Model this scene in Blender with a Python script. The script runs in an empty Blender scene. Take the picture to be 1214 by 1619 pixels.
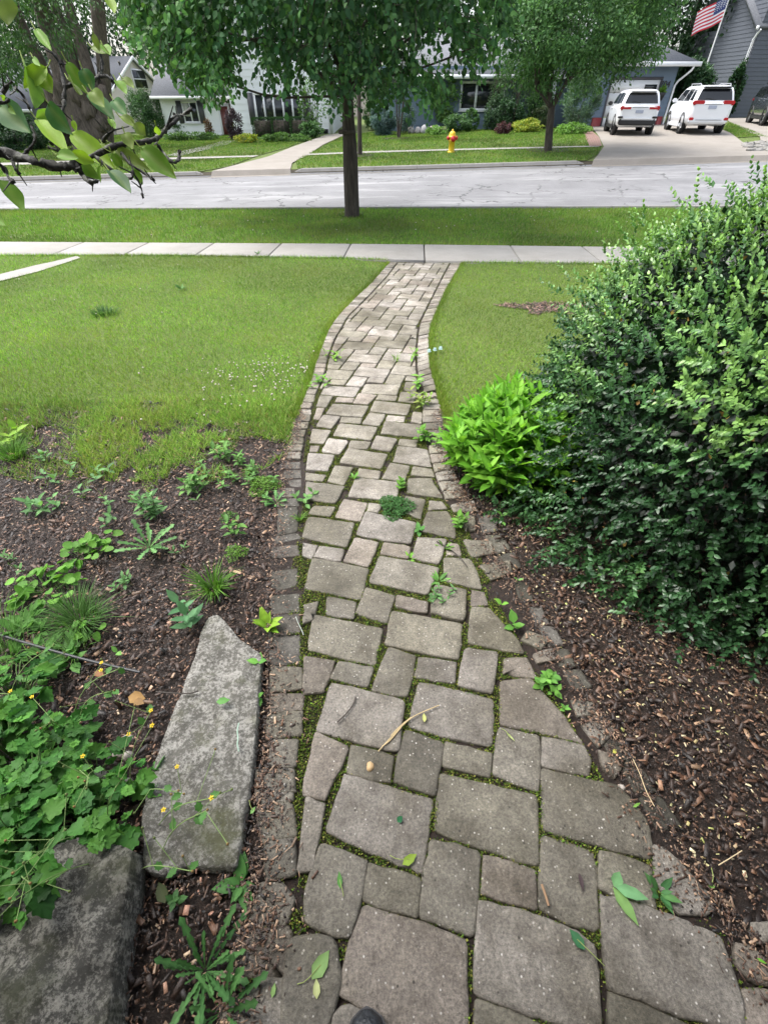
import bpy, bmesh, math, random
import numpy as np
from mathutils import Vector, Matrix
random.seed(5)
rng = np.random.default_rng(11)
S = bpy.context.scene
COL = S.collection
R_ = math.radians

# ------------------------------------------------------------------ camera
FPX, CX, CY, TH, CZ = 730.0, 607.0, 809.5, R_(42.1), 1.5
cam = bpy.data.cameras.new("camera"); camo = bpy.data.objects.new("camera", cam)
COL.objects.link(camo); S.camera = camo
camo.location = (0, 0, CZ); camo.rotation_euler = (math.pi/2 - TH, 0, 0)
cam.sensor_fit = 'VERTICAL'; cam.sensor_height = 36.0; cam.lens = 36.0*FPX/1619.0
cam.clip_start = 0.02; cam.clip_end = 2000

def ray(px, py):
    u = (px-CX)/FPX; v = (py-CY)/FPX
    return np.array([u, math.cos(TH) - v*math.sin(TH), -math.sin(TH) - v*math.cos(TH)])
BY = [-8, -1, 0, 7.75, 8.95, 12.72, 12.86, 16.8, 20.85, 20.97, 25.3, 28.5, 36, 70, 400]
BZ = [.05, .05, 0, -.388, -.41, -.47, -.60, -.53, -.60, -.44, -.37, -.24, -.2, 0, 1]
def zg(x, y):
    x = np.asarray(x, float); y = np.asarray(y, float)
    s = np.clip((y-11)/9, 0, 1); s = s*s*(3-2*s)
    return np.interp(y, BY, BZ) + .023*np.clip(x, -40, 40)*s
def G(px, py, dz=0.0):                      # the point of the ground seen in this direction
    r = ray(px, py); z = 0.0
    for _ in range(60):
        t = (CZ - z)/max(-r[2], 1e-4); t = min(t, 200)
        z = .5*z + .5*(float(zg(r[0]*t, r[1]*t)) + dz)
    t = (CZ - z)/max(-r[2], 1e-4)
    return np.array([r[0]*t, r[1]*t, z])
def G2(px, py): return G(px, py)[:2]
def PD(px, py, zc):
    r = ray(px, py); return np.array([0, 0, CZ]) + r*zc
def PY(px, py, Y):
    r = ray(px, py); return np.array([0, 0, CZ]) + r*(Y/r[1])

# ------------------------------------------------------------------ mesh helpers
def mk(name, V, F, mat, parent=None, col=None, smooth=False, loc=None, **tags):
    V = np.asarray(V, float).reshape(-1, 3)
    if isinstance(F, np.ndarray): F = [F]
    F = [np.asarray(f, np.int32) for f in F if len(f)]
    if loc is not None: V = V - np.asarray(loc, float)
    me = bpy.data.meshes.new(name)
    me.vertices.add(len(V)); me.vertices.foreach_set('co', V.astype(np.float32).ravel())
    lv = np.concatenate([f.ravel() for f in F]); lt = np.concatenate([np.full(len(f), f.shape[1], np.int32) for f in F])
    ls = np.concatenate([[0], np.cumsum(lt)[:-1]]).astype(np.int32)
    me.loops.add(len(lv)); me.loops.foreach_set('vertex_index', lv)
    me.polygons.add(len(lt)); me.polygons.foreach_set('loop_start', ls); me.polygons.foreach_set('loop_total', lt)
    if smooth: me.polygons.foreach_set('use_smooth', np.ones(len(lt), bool))
    me.update(calc_edges=True); me.validate()
    if col is not None:
        c = np.ones((len(V), 4), np.float32); c[:, :3] = np.asarray(col)[:, :3]
        a = me.attributes.new('col', 'FLOAT_COLOR', 'POINT'); a.data.foreach_set('color', c.ravel())
    if mat is not None: me.materials.append(mat)
    o = bpy.data.objects.new(name, me); COL.objects.link(o)
    if parent is not None: o.parent = parent
    if loc is not None: o.location = tuple(loc)
    for k, v in tags.items():
        if v: o[k] = v
    return o
def thing(name, label, cat, loc=(0, 0, 0), rz=0, group=None):
    o = bpy.data.objects.new(name, None); COL.objects.link(o)
    o.location = tuple(float(a) for a in loc); o.rotation_euler = (0, 0, rz); o.empty_display_size = .1
    o['label'] = label; o['category'] = cat
    if group: o['group'] = group
    return o

class MB:                                    # collects shapes into one mesh
    def __init__(s): s.V = []; s.F3 = []; s.F4 = []; s.n = 0; s.C = []
    def add(s, V, F, c=None):
        V = np.asarray(V, float).reshape(-1, 3)
        F = np.asarray(F, np.int64)
        (s.F3 if F.shape[1] == 3 else s.F4).append(F + s.n)
        s.V.append(V); s.n += len(V)
        s.C.append(np.tile(np.asarray(c if c is not None else (1, 1, 1), float), (len(V), 1)))
        return s
    def box(s, lo, hi, c=None):
        x0, y0, z0 = lo; x1, y1, z1 = hi
        V = [(x0,y0,z0),(x1,y0,z0),(x1,y1,z0),(x0,y1,z0),(x0,y0,z1),(x1,y0,z1),(x1,y1,z1),(x0,y1,z1)]
        return s.add(V, [(0,3,2,1),(4,5,6,7),(0,1,5,4),(1,2,6,5),(2,3,7,6),(3,0,4,7)], c)
    def tube(s, P, rad, n=8, c=None, cap=True):
        P = np.asarray(P, float); m = len(P); rad = np.broadcast_to(np.asarray(rad, float), (m,))
        V = []; up = np.array([0.13, .21, 1.0])
        T = np.gradient(P, axis=0); T /= np.linalg.norm(T, axis=1)[:, None] + 1e-9
        a = np.cross(T[0], up);  a = a/np.linalg.norm(a) if np.linalg.norm(a) > .05 else np.array([1., 0, 0])
        th = np.arange(n)*2*np.pi/n
        for i in range(m):
            a = a - T[i]*a.dot(T[i]); a /= np.linalg.norm(a) + 1e-9; b = np.cross(T[i], a)
            V.append(P[i] + rad[i]*(np.cos(th)[:, None]*a + np.sin(th)[:, None]*b))
        V = np.concatenate(V); F = []
        for i in range(m-1):
            for k in range(n): F.append((i*n+k, i*n+(k+1) % n, (i+1)*n+(k+1) % n, (i+1)*n+k))
        s.add(V, F, c)
        if cap:
            for i in (0, m-1):
                W = np.vstack([V[i*n:(i+1)*n], P[i]]); s.add(W, [(k, (k+1) % n, n) for k in range(n)], c)
        return s
    def lathe(s, prof, at=(0, 0, 0), axis='z', n=16, c=None):
        th = np.arange(n)*2*np.pi/n; V = []
        for r, h in prof:
            q = np.stack([r*np.cos(th), r*np.sin(th), np.full(n, h)], 1)
            if axis == 'x': q = q[:, [2, 0, 1]]
            if axis == 'y': q = np.stack([q[:, 1], q[:, 2], q[:, 0]], 1)
            V.append(q + np.asarray(at))
        V = np.concatenate(V); F = []
        for i in range(len(prof)-1):
            for k in range(n): F.append((i*n+k, i*n+(k+1) % n, (i+1)*n+(k+1) % n, (i+1)*n+k))
        return s.add(V, F, c)
    def quad(s, a, b, c_, d, c=None): return s.add([a, b, c_, d], [(0, 1, 2, 3)], c)
    def tri(s, a, b, c_, c=None): return s.add([a, b, c_], [(0, 1, 2)], c)
    def build(s, name, mat, parent=None, smooth=False, col=False, loc=None, **tags):
        F = []
        if s.F3: F.append(np.concatenate(s.F3))
        if s.F4: F.append(np.concatenate(s.F4))
        return mk(name, np.concatenate(s.V), F, mat, parent, np.concatenate(s.C) if col else None, smooth, loc, **tags)

def nrm(a): return a/(np.linalg.norm(a, axis=-1, keepdims=True) + 1e-9)
# leaf templates: (verts, tris); x across, y along, z up
L_S = (np.array([(0,0,0),(-.5,.45,.12),(.5,.45,.12),(0,1,-.05)], float), np.array([(0,3,1),(0,2,3)]))
L_O = (np.array([(0,0,0),(-.42,.28,.10),(0,.33,0),(.42,.28,.10),(-.38,.62,.08),(0,.66,0),(.38,.62,.08),(0,1,-.09)], float),
       np.array([(0,2,1),(0,3,2),(1,2,5),(1,5,4),(2,3,6),(2,6,5),(4,5,7),(5,6,7)]))
_t = np.linspace(0, 1, 9)
L_L = (np.concatenate([np.stack([-.5*np.sin(np.pi*_t**.8), _t, .16*np.sin(np.pi*_t) - .45*_t**2], 1), np.stack([0*_t, _t, -.45*_t**2], 1),
        np.stack([.5*np.sin(np.pi*_t**.8), _t, .16*np.sin(np.pi*_t) - .45*_t**2], 1)]),
       np.array([f for i in range(8) for f in ((i,9+i,10+i),(i,10+i,i+1),(9+i,18+i,19+i),(9+i,19+i,10+i))]))
_w = np.array([.10,.2,.12,.42,.16,.6,.26,.85,.36,1.0,.5,.9,.0]); _tt = np.linspace(0, 1, 13); _sh = np.array([0,0,0,-.05,0,-.06,0,-.07,0,-.06,0,.0,0])
L_D = (np.concatenate([np.stack([-.5*_w, _tt+_sh, .1*_w + .28*np.sin(np.pi*_tt*.8) - .2*_tt], 1), np.stack([0*_tt, _tt, .28*np.sin(np.pi*_tt*.8) - .2*_tt], 1),
        np.stack([.5*_w, _tt+_sh, .1*_w + .28*np.sin(np.pi*_tt*.8) - .2*_tt], 1)]),
       np.array([f for i in range(12) for f in ((i,13+i,14+i),(i,14+i,i+1),(13+i,26+i,27+i),(13+i,27+i,14+i))]))
_a = np.linspace(-2.55, 2.55, 25); _r = (.52 + .06*np.cos(_a*9) )*np.interp(np.abs(_a), [0,.5,.75,1.3,1.6,2.2,2.55],[1.05,.9,.72,.98,.8,.92,.75])
L_A = (np.vstack([[(0, 0, 0), (0, .5, -.03)], np.stack([_r*np.sin(_a), .5 + _r*np.cos(_a), .10*np.abs(np.sin(_a)) - .12*np.cos(_a)*(np.cos(_a) > 0) + .03*np.cos(_a*9)], 1)]),
       np.array([(1, 3+i, 2+i) for i in range(24)] + [(0, 1, 2), (0, 26, 1)]))
_a = np.linspace(-2.75, 2.75, 17); _r = np.interp(np.abs(_a), [0,1.2,2,2.75],[.6,.5,.52,.5])
L_H = (np.vstack([[(0, 0.06, 0), (0, .42, -.04)], np.stack([_r*np.sin(_a), .42 + _r*np.cos(_a), .12*np.abs(np.sin(_a))], 1)]),
       np.array([(1, 3+i, 2+i) for i in range(16)] + [(0, 1, 2), (0, 18, 1)]))
L_B = (np.array([(-.5,0,0),(.5,0,0),(-.4,.5,0.0),(.4,.5,.0),(0,1,-.22)], float), np.array([(0,1,3),(0,3,2),(2,3,4)]))
L_B1 = (np.array([(-.5,0,0),(.5,0,0),(0,1,0)], float), np.array([(0,1,2)]))

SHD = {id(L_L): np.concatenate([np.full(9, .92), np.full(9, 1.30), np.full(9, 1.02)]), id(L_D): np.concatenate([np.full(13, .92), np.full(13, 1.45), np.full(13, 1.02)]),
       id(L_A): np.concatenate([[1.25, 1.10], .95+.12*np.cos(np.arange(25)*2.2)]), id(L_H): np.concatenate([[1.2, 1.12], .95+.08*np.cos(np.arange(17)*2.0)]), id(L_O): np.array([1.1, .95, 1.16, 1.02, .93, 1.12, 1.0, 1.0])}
def scatter(T, P, D, N, Sz, W=None, col=None):
    P = np.asarray(P, float); n = len(P); tv, tf = T; k = len(tv)
    D = nrm(np.asarray(D, float)); X = nrm(np.cross(D, N)); N2 = np.cross(X, D)
    Sz = np.broadcast_to(np.asarray(Sz, float), (n,)); W = Sz if W is None else np.broadcast_to(np.asarray(W, float), (n,))
    V = P[:, None] + (W[:, None]*tv[:, 0])[:, :, None]*X[:, None] + (Sz[:, None]*tv[:, 1])[:, :, None]*D[:, None] + (W[:, None]*tv[:, 2])[:, :, None]*N2[:, None]
    F = (tf[None] + (np.arange(n)*k)[:, None, None]).reshape(-1, 3)
    c = None if col is None else np.repeat(np.asarray(col, float), k, axis=0)
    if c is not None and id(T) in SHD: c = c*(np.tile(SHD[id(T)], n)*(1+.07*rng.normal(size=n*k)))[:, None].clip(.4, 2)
    return V.reshape(-1, 3), F, c
def rvec(n): return nrm(rng.normal(size=(n, 3)))
def lin(r, g, b): return tuple(((c/255)/12.92 if c/255 <= .04045 else ((c/255+.055)/1.055)**2.4) for c in (r, g, b))
def pal(n, cols, jit=.18, w=None):           # n colours drawn between the given ones
    cols = np.array(cols, float); i = rng.choice(len(cols), n, p=w); j = rng.choice(len(cols), n, p=w); t = rng.random((n, 1))
    c = cols[i]*t + cols[j]*(1-t); return c*(1 + jit*rng.normal(size=(n, 1))).clip(.4, 1.8)
class LV:                                    # collects leaves of one mesh
    def __init__(s): s.V = []; s.F = []; s.C = []; s.n = 0
    def add(s, T, P, D, N, Sz, W=None, col=None):
        V, F, c = scatter(T, P, D, N, Sz, W, col); s.V.append(V); s.F.append(F+s.n); s.C.append(c); s.n += len(V)
    def raw(s, mb, c):
        V = np.concatenate(mb.V); 
        F = [f for f in mb.F3] + [np.concatenate([f[:, [0,1,2]], f[:, [0,2,3]]]) for f in mb.F4]
        s.V.append(V); s.F.append(np.concatenate(F)+s.n); s.C.append(np.tile(c, (len(V), 1))); s.n += len(V)
    def build(s, name, mat, parent=None, smooth=False, loc=None, **tags):
        return mk(name, np.concatenate(s.V), np.concatenate(s.F), mat, parent, np.concatenate(s.C), smooth, loc, **tags)

def inpoly(P, poly):
    P = np.asarray(P); poly = np.asarray(poly); x, y = P[:, 0], P[:, 1]; r = np.zeros(len(P), bool); j = len(poly)-1
    for i in range(len(poly)):
        xi, yi = poly[i]; xj, yj = poly[j]
        if yi != yj: r ^= ((yi > y) != (yj > y)) & (x < (xj-xi)*(y-yi)/(yj-yi) + xi)
        j = i
    return r
def samp(poly, dens, cap=10**7):
    poly = np.asarray(poly); lo, hi = poly.min(0), poly.max(0); n = int(min(cap, dens*(hi-lo).prod()))
    P = lo + rng.random((n, 2))*(hi-lo); return P[inpoly(P, poly)]
def vnoise(P, scale, seed=0):                # smooth value noise in 2-D, 0..1
    r = np.random.default_rng(seed); T = r.random((64, 64)); q = np.asarray(P)/scale; i = np.floor(q).astype(int); f = q-i; f = f*f*(3-2*f)
    g = lambda a, b: T[(i[:, 0]+a) % 64, (i[:, 1]+b) % 64]
    return (g(0,0)*(1-f[:,0])+g(1,0)*f[:,0])*(1-f[:,1]) + (g(0,1)*(1-f[:,0])+g(1,1)*f[:,0])*f[:,1]
def Z3(P): P = np.asarray(P); return np.column_stack([P[:, 0], P[:, 1], zg(P[:, 0], P[:, 1])])
def smoothline(pts, n=2):
    P = np.asarray(pts, float)
    for _ in range(n):
        a = P[:-1]*.75+P[1:]*.25; b = P[:-1]*.25+P[1:]*.75
        P = np.vstack([P[:1], np.stack([a, b], 1).reshape(-1, P.shape[1]), P[-1:]])
    return P

def sheet(name, poly, dz, mat, step=1.0, ylines=(), skirt=0.0, **tags):
    bm = bmesh.new(); vs = [bm.verts.new((float(p[0]), float(p[1]), 0)) for p in poly]; bm.faces.new(vs)
    P = np.asarray(poly); lo, hi = P.min(0), P.max(0)
    cuts = [(1, v) for v in list(np.arange(math.ceil(lo[1]/step)*step, hi[1], step)) + [b for b in BY if lo[1] < b < hi[1]]]
    cuts += [(0, v) for v in np.arange(math.ceil(lo[0]/(2*step))*2*step, hi[0], 2*step)]
    for ax, v in cuts:
        bmesh.ops.bisect_plane(bm, geom=bm.verts[:]+bm.edges[:]+bm.faces[:], dist=1e-5, plane_co=(v, v, 0), plane_no=(1, 0, 0) if ax == 0 else (0, 1, 0))
    bmesh.ops.triangulate(bm, faces=bm.faces[:])
    if skirt:
        ed = [e for e in bm.edges if e.is_boundary]
        r = bmesh.ops.extrude_edge_only(bm, edges=ed); nv = {v for v in r['geom'] if isinstance(v, bmesh.types.BMVert)}
    else: nv = set()
    for v in bm.verts: v.co.z = float(zg(v.co.x, v.co.y)) + dz - (skirt if v in nv else 0)
    bmesh.ops.recalc_face_normals(bm, faces=bm.faces[:])
    me = bpy.data.meshes.new(name); bm.to_mesh(me); bm.free(); me.materials.append(mat)
    o = bpy.data.objects.new(name, me); COL.objects.link(o)
    for k, v in tags.items(): o[k] = v
    return o

# ------------------------------------------------------------------ materials
class NT:
    def __init__(s, name):
        s.m = bpy.data.materials.new(name); s.m.use_nodes = True; s.t = s.m.node_tree; s.t.nodes.clear()
        s.out = s.N('ShaderNodeOutputMaterial')
    def N(s, ty, **kw):
        n = s.t.nodes.new(ty)
        for k, v in kw.items(): setattr(n, k, v)
        return n
    def L(s, a, b): s.t.links.new(a, b)
    def coord(s): return s.N('ShaderNodeTexCoord').outputs['Object']
    def pos(s): return s.N('ShaderNodeNewGeometry').outputs['Position']
    def noise(s, sc, det=4, rough=.6, vec=None, dist=0):
        n = s.N('ShaderNodeTexNoise'); n.inputs['Scale'].default_value = sc; n.inputs['Detail'].default_value = det
        n.inputs['Roughness'].default_value = rough; n.inputs['Distortion'].default_value = dist; s.L(vec if vec is not None else s.pos(), n.inputs['Vector']); return n.outputs['Fac']
    def vor(s, sc, feat='F1', vec=None):
        n = s.N('ShaderNodeTexVoronoi', feature=feat); n.inputs['Scale'].default_value = sc; s.L(vec if vec is not None else s.pos(), n.inputs['Vector']); return n
    def ramp(s, fac, stops):
        n = s.N('ShaderNodeValToRGB'); e = n.color_ramp.elements
        while len(e) < len(stops): e.new(.5)
        for q, (p, c) in zip(e, stops): q.position = p; q.color = (*c, 1) if len(c) == 3 else c
        s.L(fac, n.inputs['Fac']); return n.outputs['Color']
    def mix(s, fac, a, b, mode='MIX'):
        n = s.N('ShaderNodeMix', data_type='RGBA', blend_type=mode)
        for v, i in ((fac, 0), (a, 6), (b, 7)):
            if isinstance(v, (int, float)): n.inputs[i].default_value = v
            elif isinstance(v, tuple): n.inputs[i].default_value = (*v[:3], 1)
            else: s.L(v, n.inputs[i])
        return n.outputs[2]
    def math(s, op, a, b=0.0):
        n = s.N('ShaderNodeMath', operation=op)
        for i, v in enumerate((a, b)):
            if isinstance(v, (int, float)): n.inputs[i].default_value = v
            else: s.L(v, n.inputs[i])
        return n.outputs[0]
    def attr(s): return s.N('ShaderNodeAttribute', attribute_name='col').outputs['Color']
    def bsdf(s, col, rough=.7, bump=None, bstr=.3, bdist=.01, spec=.5, metal=0, coat=0):
        b = s.N('ShaderNodeBsdfPrincipled')
        for v, k in ((col, 'Base Color'), (rough, 'Roughness')):
            if isinstance(v, (int, float)): b.inputs[k].default_value = v
            elif isinstance(v, tuple): b.inputs[k].default_value = (*v[:3], 1)
            else: s.L(v, b.inputs[k])
        b.inputs['Specular IOR Level'].default_value = spec; b.inputs['Metallic'].default_value = metal; b.inputs['Coat Weight'].default_value = coat
        if bump is not None:
            n = s.N('ShaderNodeBump'); n.inputs['Strength'].default_value = bstr; n.inputs['Distance'].default_value = bdist
            s.L(bump, n.inputs['Height']); s.L(n.outputs[0], b.inputs['Normal'])
        s.b = b; return b.outputs[0]
    def end(s, sh): s.L(sh, s.out.inputs['Surface']); return s.m
def simple(name, col, rough=.6, var=.12, sc=8, bump=0, **kw):
    t = NT(name); n = t.noise(sc, 5); c = t.mix(t.math('MULTIPLY', n, 1.0), tuple(x*(1-var) for x in col), tuple(x*(1+var) for x in col))
    return t.end(t.bsdf(c, rough, n if bump else None, bump, .02, **kw))
def leafmat(name, rough=.45, trans=.3, spec=.4, tc=1.3):
    t = NT(name); a = t.attr(); n = t.noise(60, 3); c = t.mix(n, t.mix(1.0, a, (.8, .8, .8), 'MULTIPLY'), t.mix(1.0, a, (1.15, 1.15, 1.15), 'MULTIPLY'))
    sh = t.bsdf(c, rough, spec=spec)
    tr = t.N('ShaderNodeBsdfTranslucent'); t.L(t.mix(1.0, c, (tc, tc*1.05, tc*.6), 'MULTIPLY'), tr.inputs['Color'])
    m = t.N('ShaderNodeMixShader'); m.inputs[0].default_value = trans; t.L(sh, m.inputs[1]); t.L(tr.outputs[0], m.inputs[2])
    return t.end(m.outputs[0])
M = {}
M['leaf'] = leafmat('leaf', .55, .32, .18); M['gloss_leaf'] = leafmat('glossy_leaf', .34, .22, .4); M['grass'] = leafmat('grass_blade', .55, .3, .25); M['far_leaf'] = leafmat('far_leaf', .55, .28, .3)
t = NT('chip'); M['chip'] = t.end(t.bsdf(t.mix(t.noise(150, 4), t.mix(1.0, t.attr(), (.6, .6, .6), 'MULTIPLY'), t.mix(1.0, t.attr(), (1.4, 1.4, 1.4), 'MULTIPLY')), .5, t.noise(300, 3), .5, .003, .5))
t = NT('mulch'); M['mulch'] = t.end(t.bsdf(t.ramp(t.noise(60, 8, .75), [(.3, (.009, .006, .004)), (.55, (.026, .015, .010)), (.75, (.060, .033, .020))]), .7, t.noise(70, 8, .75), 1.0, .02))
t = NT('soil'); M['soil'] = t.end(t.bsdf(t.ramp(t.noise(6, 8, .7), [(.3, (.025, .02, .012)), (.7, (.06, .05, .03))]), .9, t.noise(40, 8), .6, .02))
t = NT('lawn'); M['lawn'] = t.end(t.bsdf(t.mix(t.noise(1.2, 5), t.ramp(t.noise(50, 6, .8), [(.3, (.035, .06, .010)), (.7, (.10, .17, .022))]), t.ramp(t.noise(45, 6, .8), [(.3, (.05, .065, .015)), (.7, (.16, .21, .035))])), .9, t.noise(60, 6), .8, .03))
# paver: concrete with pale flecks, dark blotches and damp stains
t = NT('paver'); a = t.attr(); n1 = t.noise(11, 6, .65); n2 = t.noise(150, 4, .8); n3 = t.noise(3.2, 5, .6); n4 = t.noise(48, 5, .7)
c = t.mix(1.0, a, t.ramp(n1, [(.25, (.50, .47, .43)), (.5, (.97, .96, .95)), (.75, (1.34, 1.33, 1.31))]), 'MULTIPLY')
c = t.mix(1.0, c, t.ramp(n2, [(.30, (.45, .45, .45)), (.5, (1, 1, 1)), (.68, (1.5, 1.5, 1.48))]), 'MULTIPLY'); c = t.mix(1.0, c, t.ramp(n4, [(.3, (.75, .75, .75)), (.7, (1.18, 1.18, 1.18))]), 'MULTIPLY')
v = t.vor(62); c = t.mix(t.math('MULTIPLY', t.ramp(v.outputs['Distance'], [(.10, (1, 1, 1)), (.18, (0, 0, 0))]), t.ramp(t.noise(26, 2), [(.40, (0, 0, 0)), (.58, (.95, .95, .95))])), c, (.47, .45, .42))
v2 = t.vor(38); c = t.mix(t.math('MULTIPLY', t.ramp(v2.outputs['Distance'], [(.08, (.85, .85, .85)), (.15, (0, 0, 0))]), t.ramp(t.noise(13, 2), [(.52, (0, 0, 0)), (.58, (1, 1, 1))])), c, (.025, .022, .018))
c = t.mix(t.ramp(n3, [(.42, (0, 0, 0)), (.62, (.75, .75, .75))]), c, t.mix(1.0, c, (.48, .46, .38), 'MULTIPLY'))
M['paver'] = t.end(t.bsdf(c, t.math('ADD', t.math('MULTIPLY', n3, -.3), .75), t.math('ADD', n2, t.math('MULTIPLY', n4, 1.5)), .7, .004, .35))
def conc(name, lo, hi, sc=3.0, rough=.85):
    t = NT(name); c = t.mix(t.noise(sc, 7, .65), lo, hi); c = t.mix(1.0, c, t.ramp(t.noise(120, 3, .7), [(.3, (.8, .8, .8)), (.7, (1.12, 1.12, 1.12))]), 'MULTIPLY')
    c = t.mix(t.ramp(t.noise(.9, 5, .7), [(.5, (0, 0, 0)), (.75, (.4, .4, .4))]), c, t.mix(1.0, c, (.66, .63, .57), 'MULTIPLY'))
    return t.end(t.bsdf(c, rough, t.noise(150, 4), .3, .004))
M['concrete'] = conc('concrete', (.215, .205, .185), (.33, .315, .29)); M['drive'] = conc('drive_concrete', (.185, .165, .14), (.30, .275, .245), 1.4); M['kerb'] = conc('kerb_concrete', (.155, .15, .14), (.27, .26, .245))
t = NT('asphalt'); P = t.pos(); base = t.ramp(t.noise(.8, 6, .7), [(.25, (.125, .125, .13)), (.75, (.20, .20, .207))]); g = t.ramp(t.noise(90, 4, .8), [(.3, (.72, .72, .72)), (.7, (1.25, 1.25, 1.25))])
c = t.mix(1.0, base, g, 'MULTIPLY'); mp = t.N('ShaderNodeMapping'); t.L(P, mp.inputs['Vector']); mp.inputs['Scale'].default_value = (.12, .7, 1); c = t.mix(t.ramp(t.noise(1.5, 6, .75, mp.outputs[0]), [(.52, (0, 0, 0)), (.66, (.75, .75, .75))]), c, (.31, .31, .312))
wv = t.N('ShaderNodeVectorMath', operation='ADD'); nz = t.N('ShaderNodeTexNoise'); nz.inputs['Scale'].default_value = 2.0; nz.inputs['Detail'].default_value = 5; t.L(P, nz.inputs['Vector']); t.L(P, wv.inputs[0]); t.L(nz.outputs['Color'], wv.inputs[1])
cr = t.ramp(t.vor(.75, 'DISTANCE_TO_EDGE', wv.outputs[0]).outputs['Distance'], [(.009, (1, 1, 1)), (.024, (0, 0, 0))])
c = t.mix(t.math('MULTIPLY', cr, t.ramp(t.noise(.35, 3), [(.44, (0, 0, 0)), (.54, (.85, .85, .85))])), c, (.035, .035, .035))
M['asphalt'] = t.end(t.bsdf(c, .75, t.noise(140, 4), .4, .01))
def stonemat(name, a, b, lich, moss):
    t = NT(name); n = t.noise(14, 8, .7); c = t.mix(n, a, b); f = t.noise(105, 7, .8)
    c = t.mix(t.ramp(t.math('ADD', t.math('MULTIPLY', f, .6), t.math('MULTIPLY', t.noise(24, 5, .7), .4)), [(.475, (0, 0, 0)), (.55, (.92, .92, .92))]), c, lich); c = t.mix(t.ramp(t.noise(5, 6, .7), [(.5, (0, 0, 0)), (.66, (.75, .75, .75))]), c, moss)
    c = t.mix(t.ramp(t.noise(120, 4, .8), [(.28, (.9, .9, .9)), (.42, (0, 0, 0))]), c, (.03, .028, .024))
    return t.end(t.bsdf(c, .8, t.math('ADD', f, n), .9, .012))
M['slab'] = stonemat('slab_stone', (.065, .062, .05), (.155, .148, .13), (.36, .35, .32), (.075, .08, .028))
M['boulder'] = stonemat('boulder_stone', (.025, .024, .020), (.08, .077, .066), (.28, .27, .235), (.05, .055, .025))
M['pebble'] = simple('pebble', (.30, .27, .24), .7, .3, 40, .4)
t = NT('bark'); mp = t.N('ShaderNodeMapping'); t.L(t.pos(), mp.inputs['Vector']); mp.inputs['Scale'].default_value = (6, 6, .9); n = t.noise(3, 8, .75, mp.outputs[0])
M['bark'] = t.end(t.bsdf(t.ramp(n, [(.3, (.018, .014, .011)), (.55, (.06, .048, .038)), (.75, (.13, .11, .09))]), .9, n, 1.0, .03))
t = NT('pale_bark'); mp = t.N('ShaderNodeMapping'); t.L(t.pos(), mp.inputs['Vector']); mp.inputs['Scale'].default_value = (4, 4, .8); n = t.noise(3, 8, .75, mp.outputs[0])
M['pale_bark'] = t.end(t.bsdf(t.ramp(n, [(.3, (.035, .028, .022)), (.55, (.13, .105, .085)), (.75, (.22, .18, .15))]), .9, n, 1.0, .05))
t = NT('twig_bark'); n = t.noise(90, 6, .7); M['twig'] = t.end(t.bsdf(t.mix(t.ramp(t.noise(45, 4), [(.55, (0, 0, 0)), (.65, (.7, .7, .7))]), t.ramp(n, [(.3, (.010, .010, .009)), (.7, (.05, .048, .042))]), (.20, .21, .17)), .8, n, .9, .004))
M['white'] = simple('white_siding', (.88, .89, .91), .6, .05, 2); M['beige'] = simple('beige_siding', (.62, .57, .53), .6, .06, 2); M['greyside'] = simple('grey_siding', (.085, .095, .115), .6, .12, 2)
M['blue'] = simple('blue_siding', (.13, .18, .24), .6, .1, 2); M['trim'] = simple('white_trim', (.80, .81, .82), .5, .04, 3); M['shutter'] = simple('dark_shutter', (.07, .07, .08), .5); M['reddoor'] = simple('red_door', (.13, .035, .03), .5)
M['redpaint'] = simple('red_paint', (.22, .025, .025), .5, .15, 6); M['dark'] = simple('dark_void', (.012, .013, .014), .8); M['gutter'] = M['trim']
t = NT('shingle'); n = t.noise(18, 6, .8); M['shingle'] = t.end(t.bsdf(t.ramp(n, [(.3, (.07, .075, .085)), (.7, (.19, .20, .22))]), .9, n, .6, .02))
M['glass'] = simple('window_glass', (.018, .022, .025), .08, .1, 1, spec=.7); M['carglass'] = simple('car_glass', (.012, .014, .016), .06, .1, 1, spec=.7)
M['curtain'] = simple('curtain', (.55, .55, .52), .8)
M['carwhite'] = simple('white_car_paint', (.78, .80, .83), .25, .02, 2, coat=.6); M['cargrey'] = simple('dark_car_paint', (.035, .042, .055), .22, .08, 2, coat=.8)
M['plastic'] = simple('black_plastic', (.018, .018, .019), .55); M['tyre'] = simple('tyre_rubber', (.014, .014, .014), .8, .2, 30); M['rim'] = simple('alloy', (.45, .46, .48), .3, .1, 20, metal=.7)
M['taillight'] = simple('tail_light_red', (.42, .012, .018), .2, .2, 8, coat=.6); M['headlight'] = simple('headlight_glass', (.55, .57, .6), .1, .1, 8, coat=.8); M['plate'] = simple('licence_plate', (.36, .40, .50), .5, .25, 25)
M['yellow'] = simple('hydrant_yellow', (.72, .47, .02), .5, .15, 12); M['hydred'] = simple('hydrant_red', (.50, .02, .03), .45, .15, 12)
M['brick'] = simple('brick_paving', (.22, .13, .11), .85, .3, 5); M['pole'] = simple('pole_white', (.72, .72, .70), .4, .05, 4); M['rubber'] = simple('black_rubber', (.022, .023, .026), .5, .2, 20); M['shoe'] = simple('shoe_leather', (.014, .016, .02), .42, .25, 60, .4)
t = NT('cloth_attr'); M['attr'] = t.end(t.bsdf(t.attr(), .8)); t = NT('moss'); M['moss'] = t.end(t.bsdf(t.attr(), .9, spec=.15))
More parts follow.
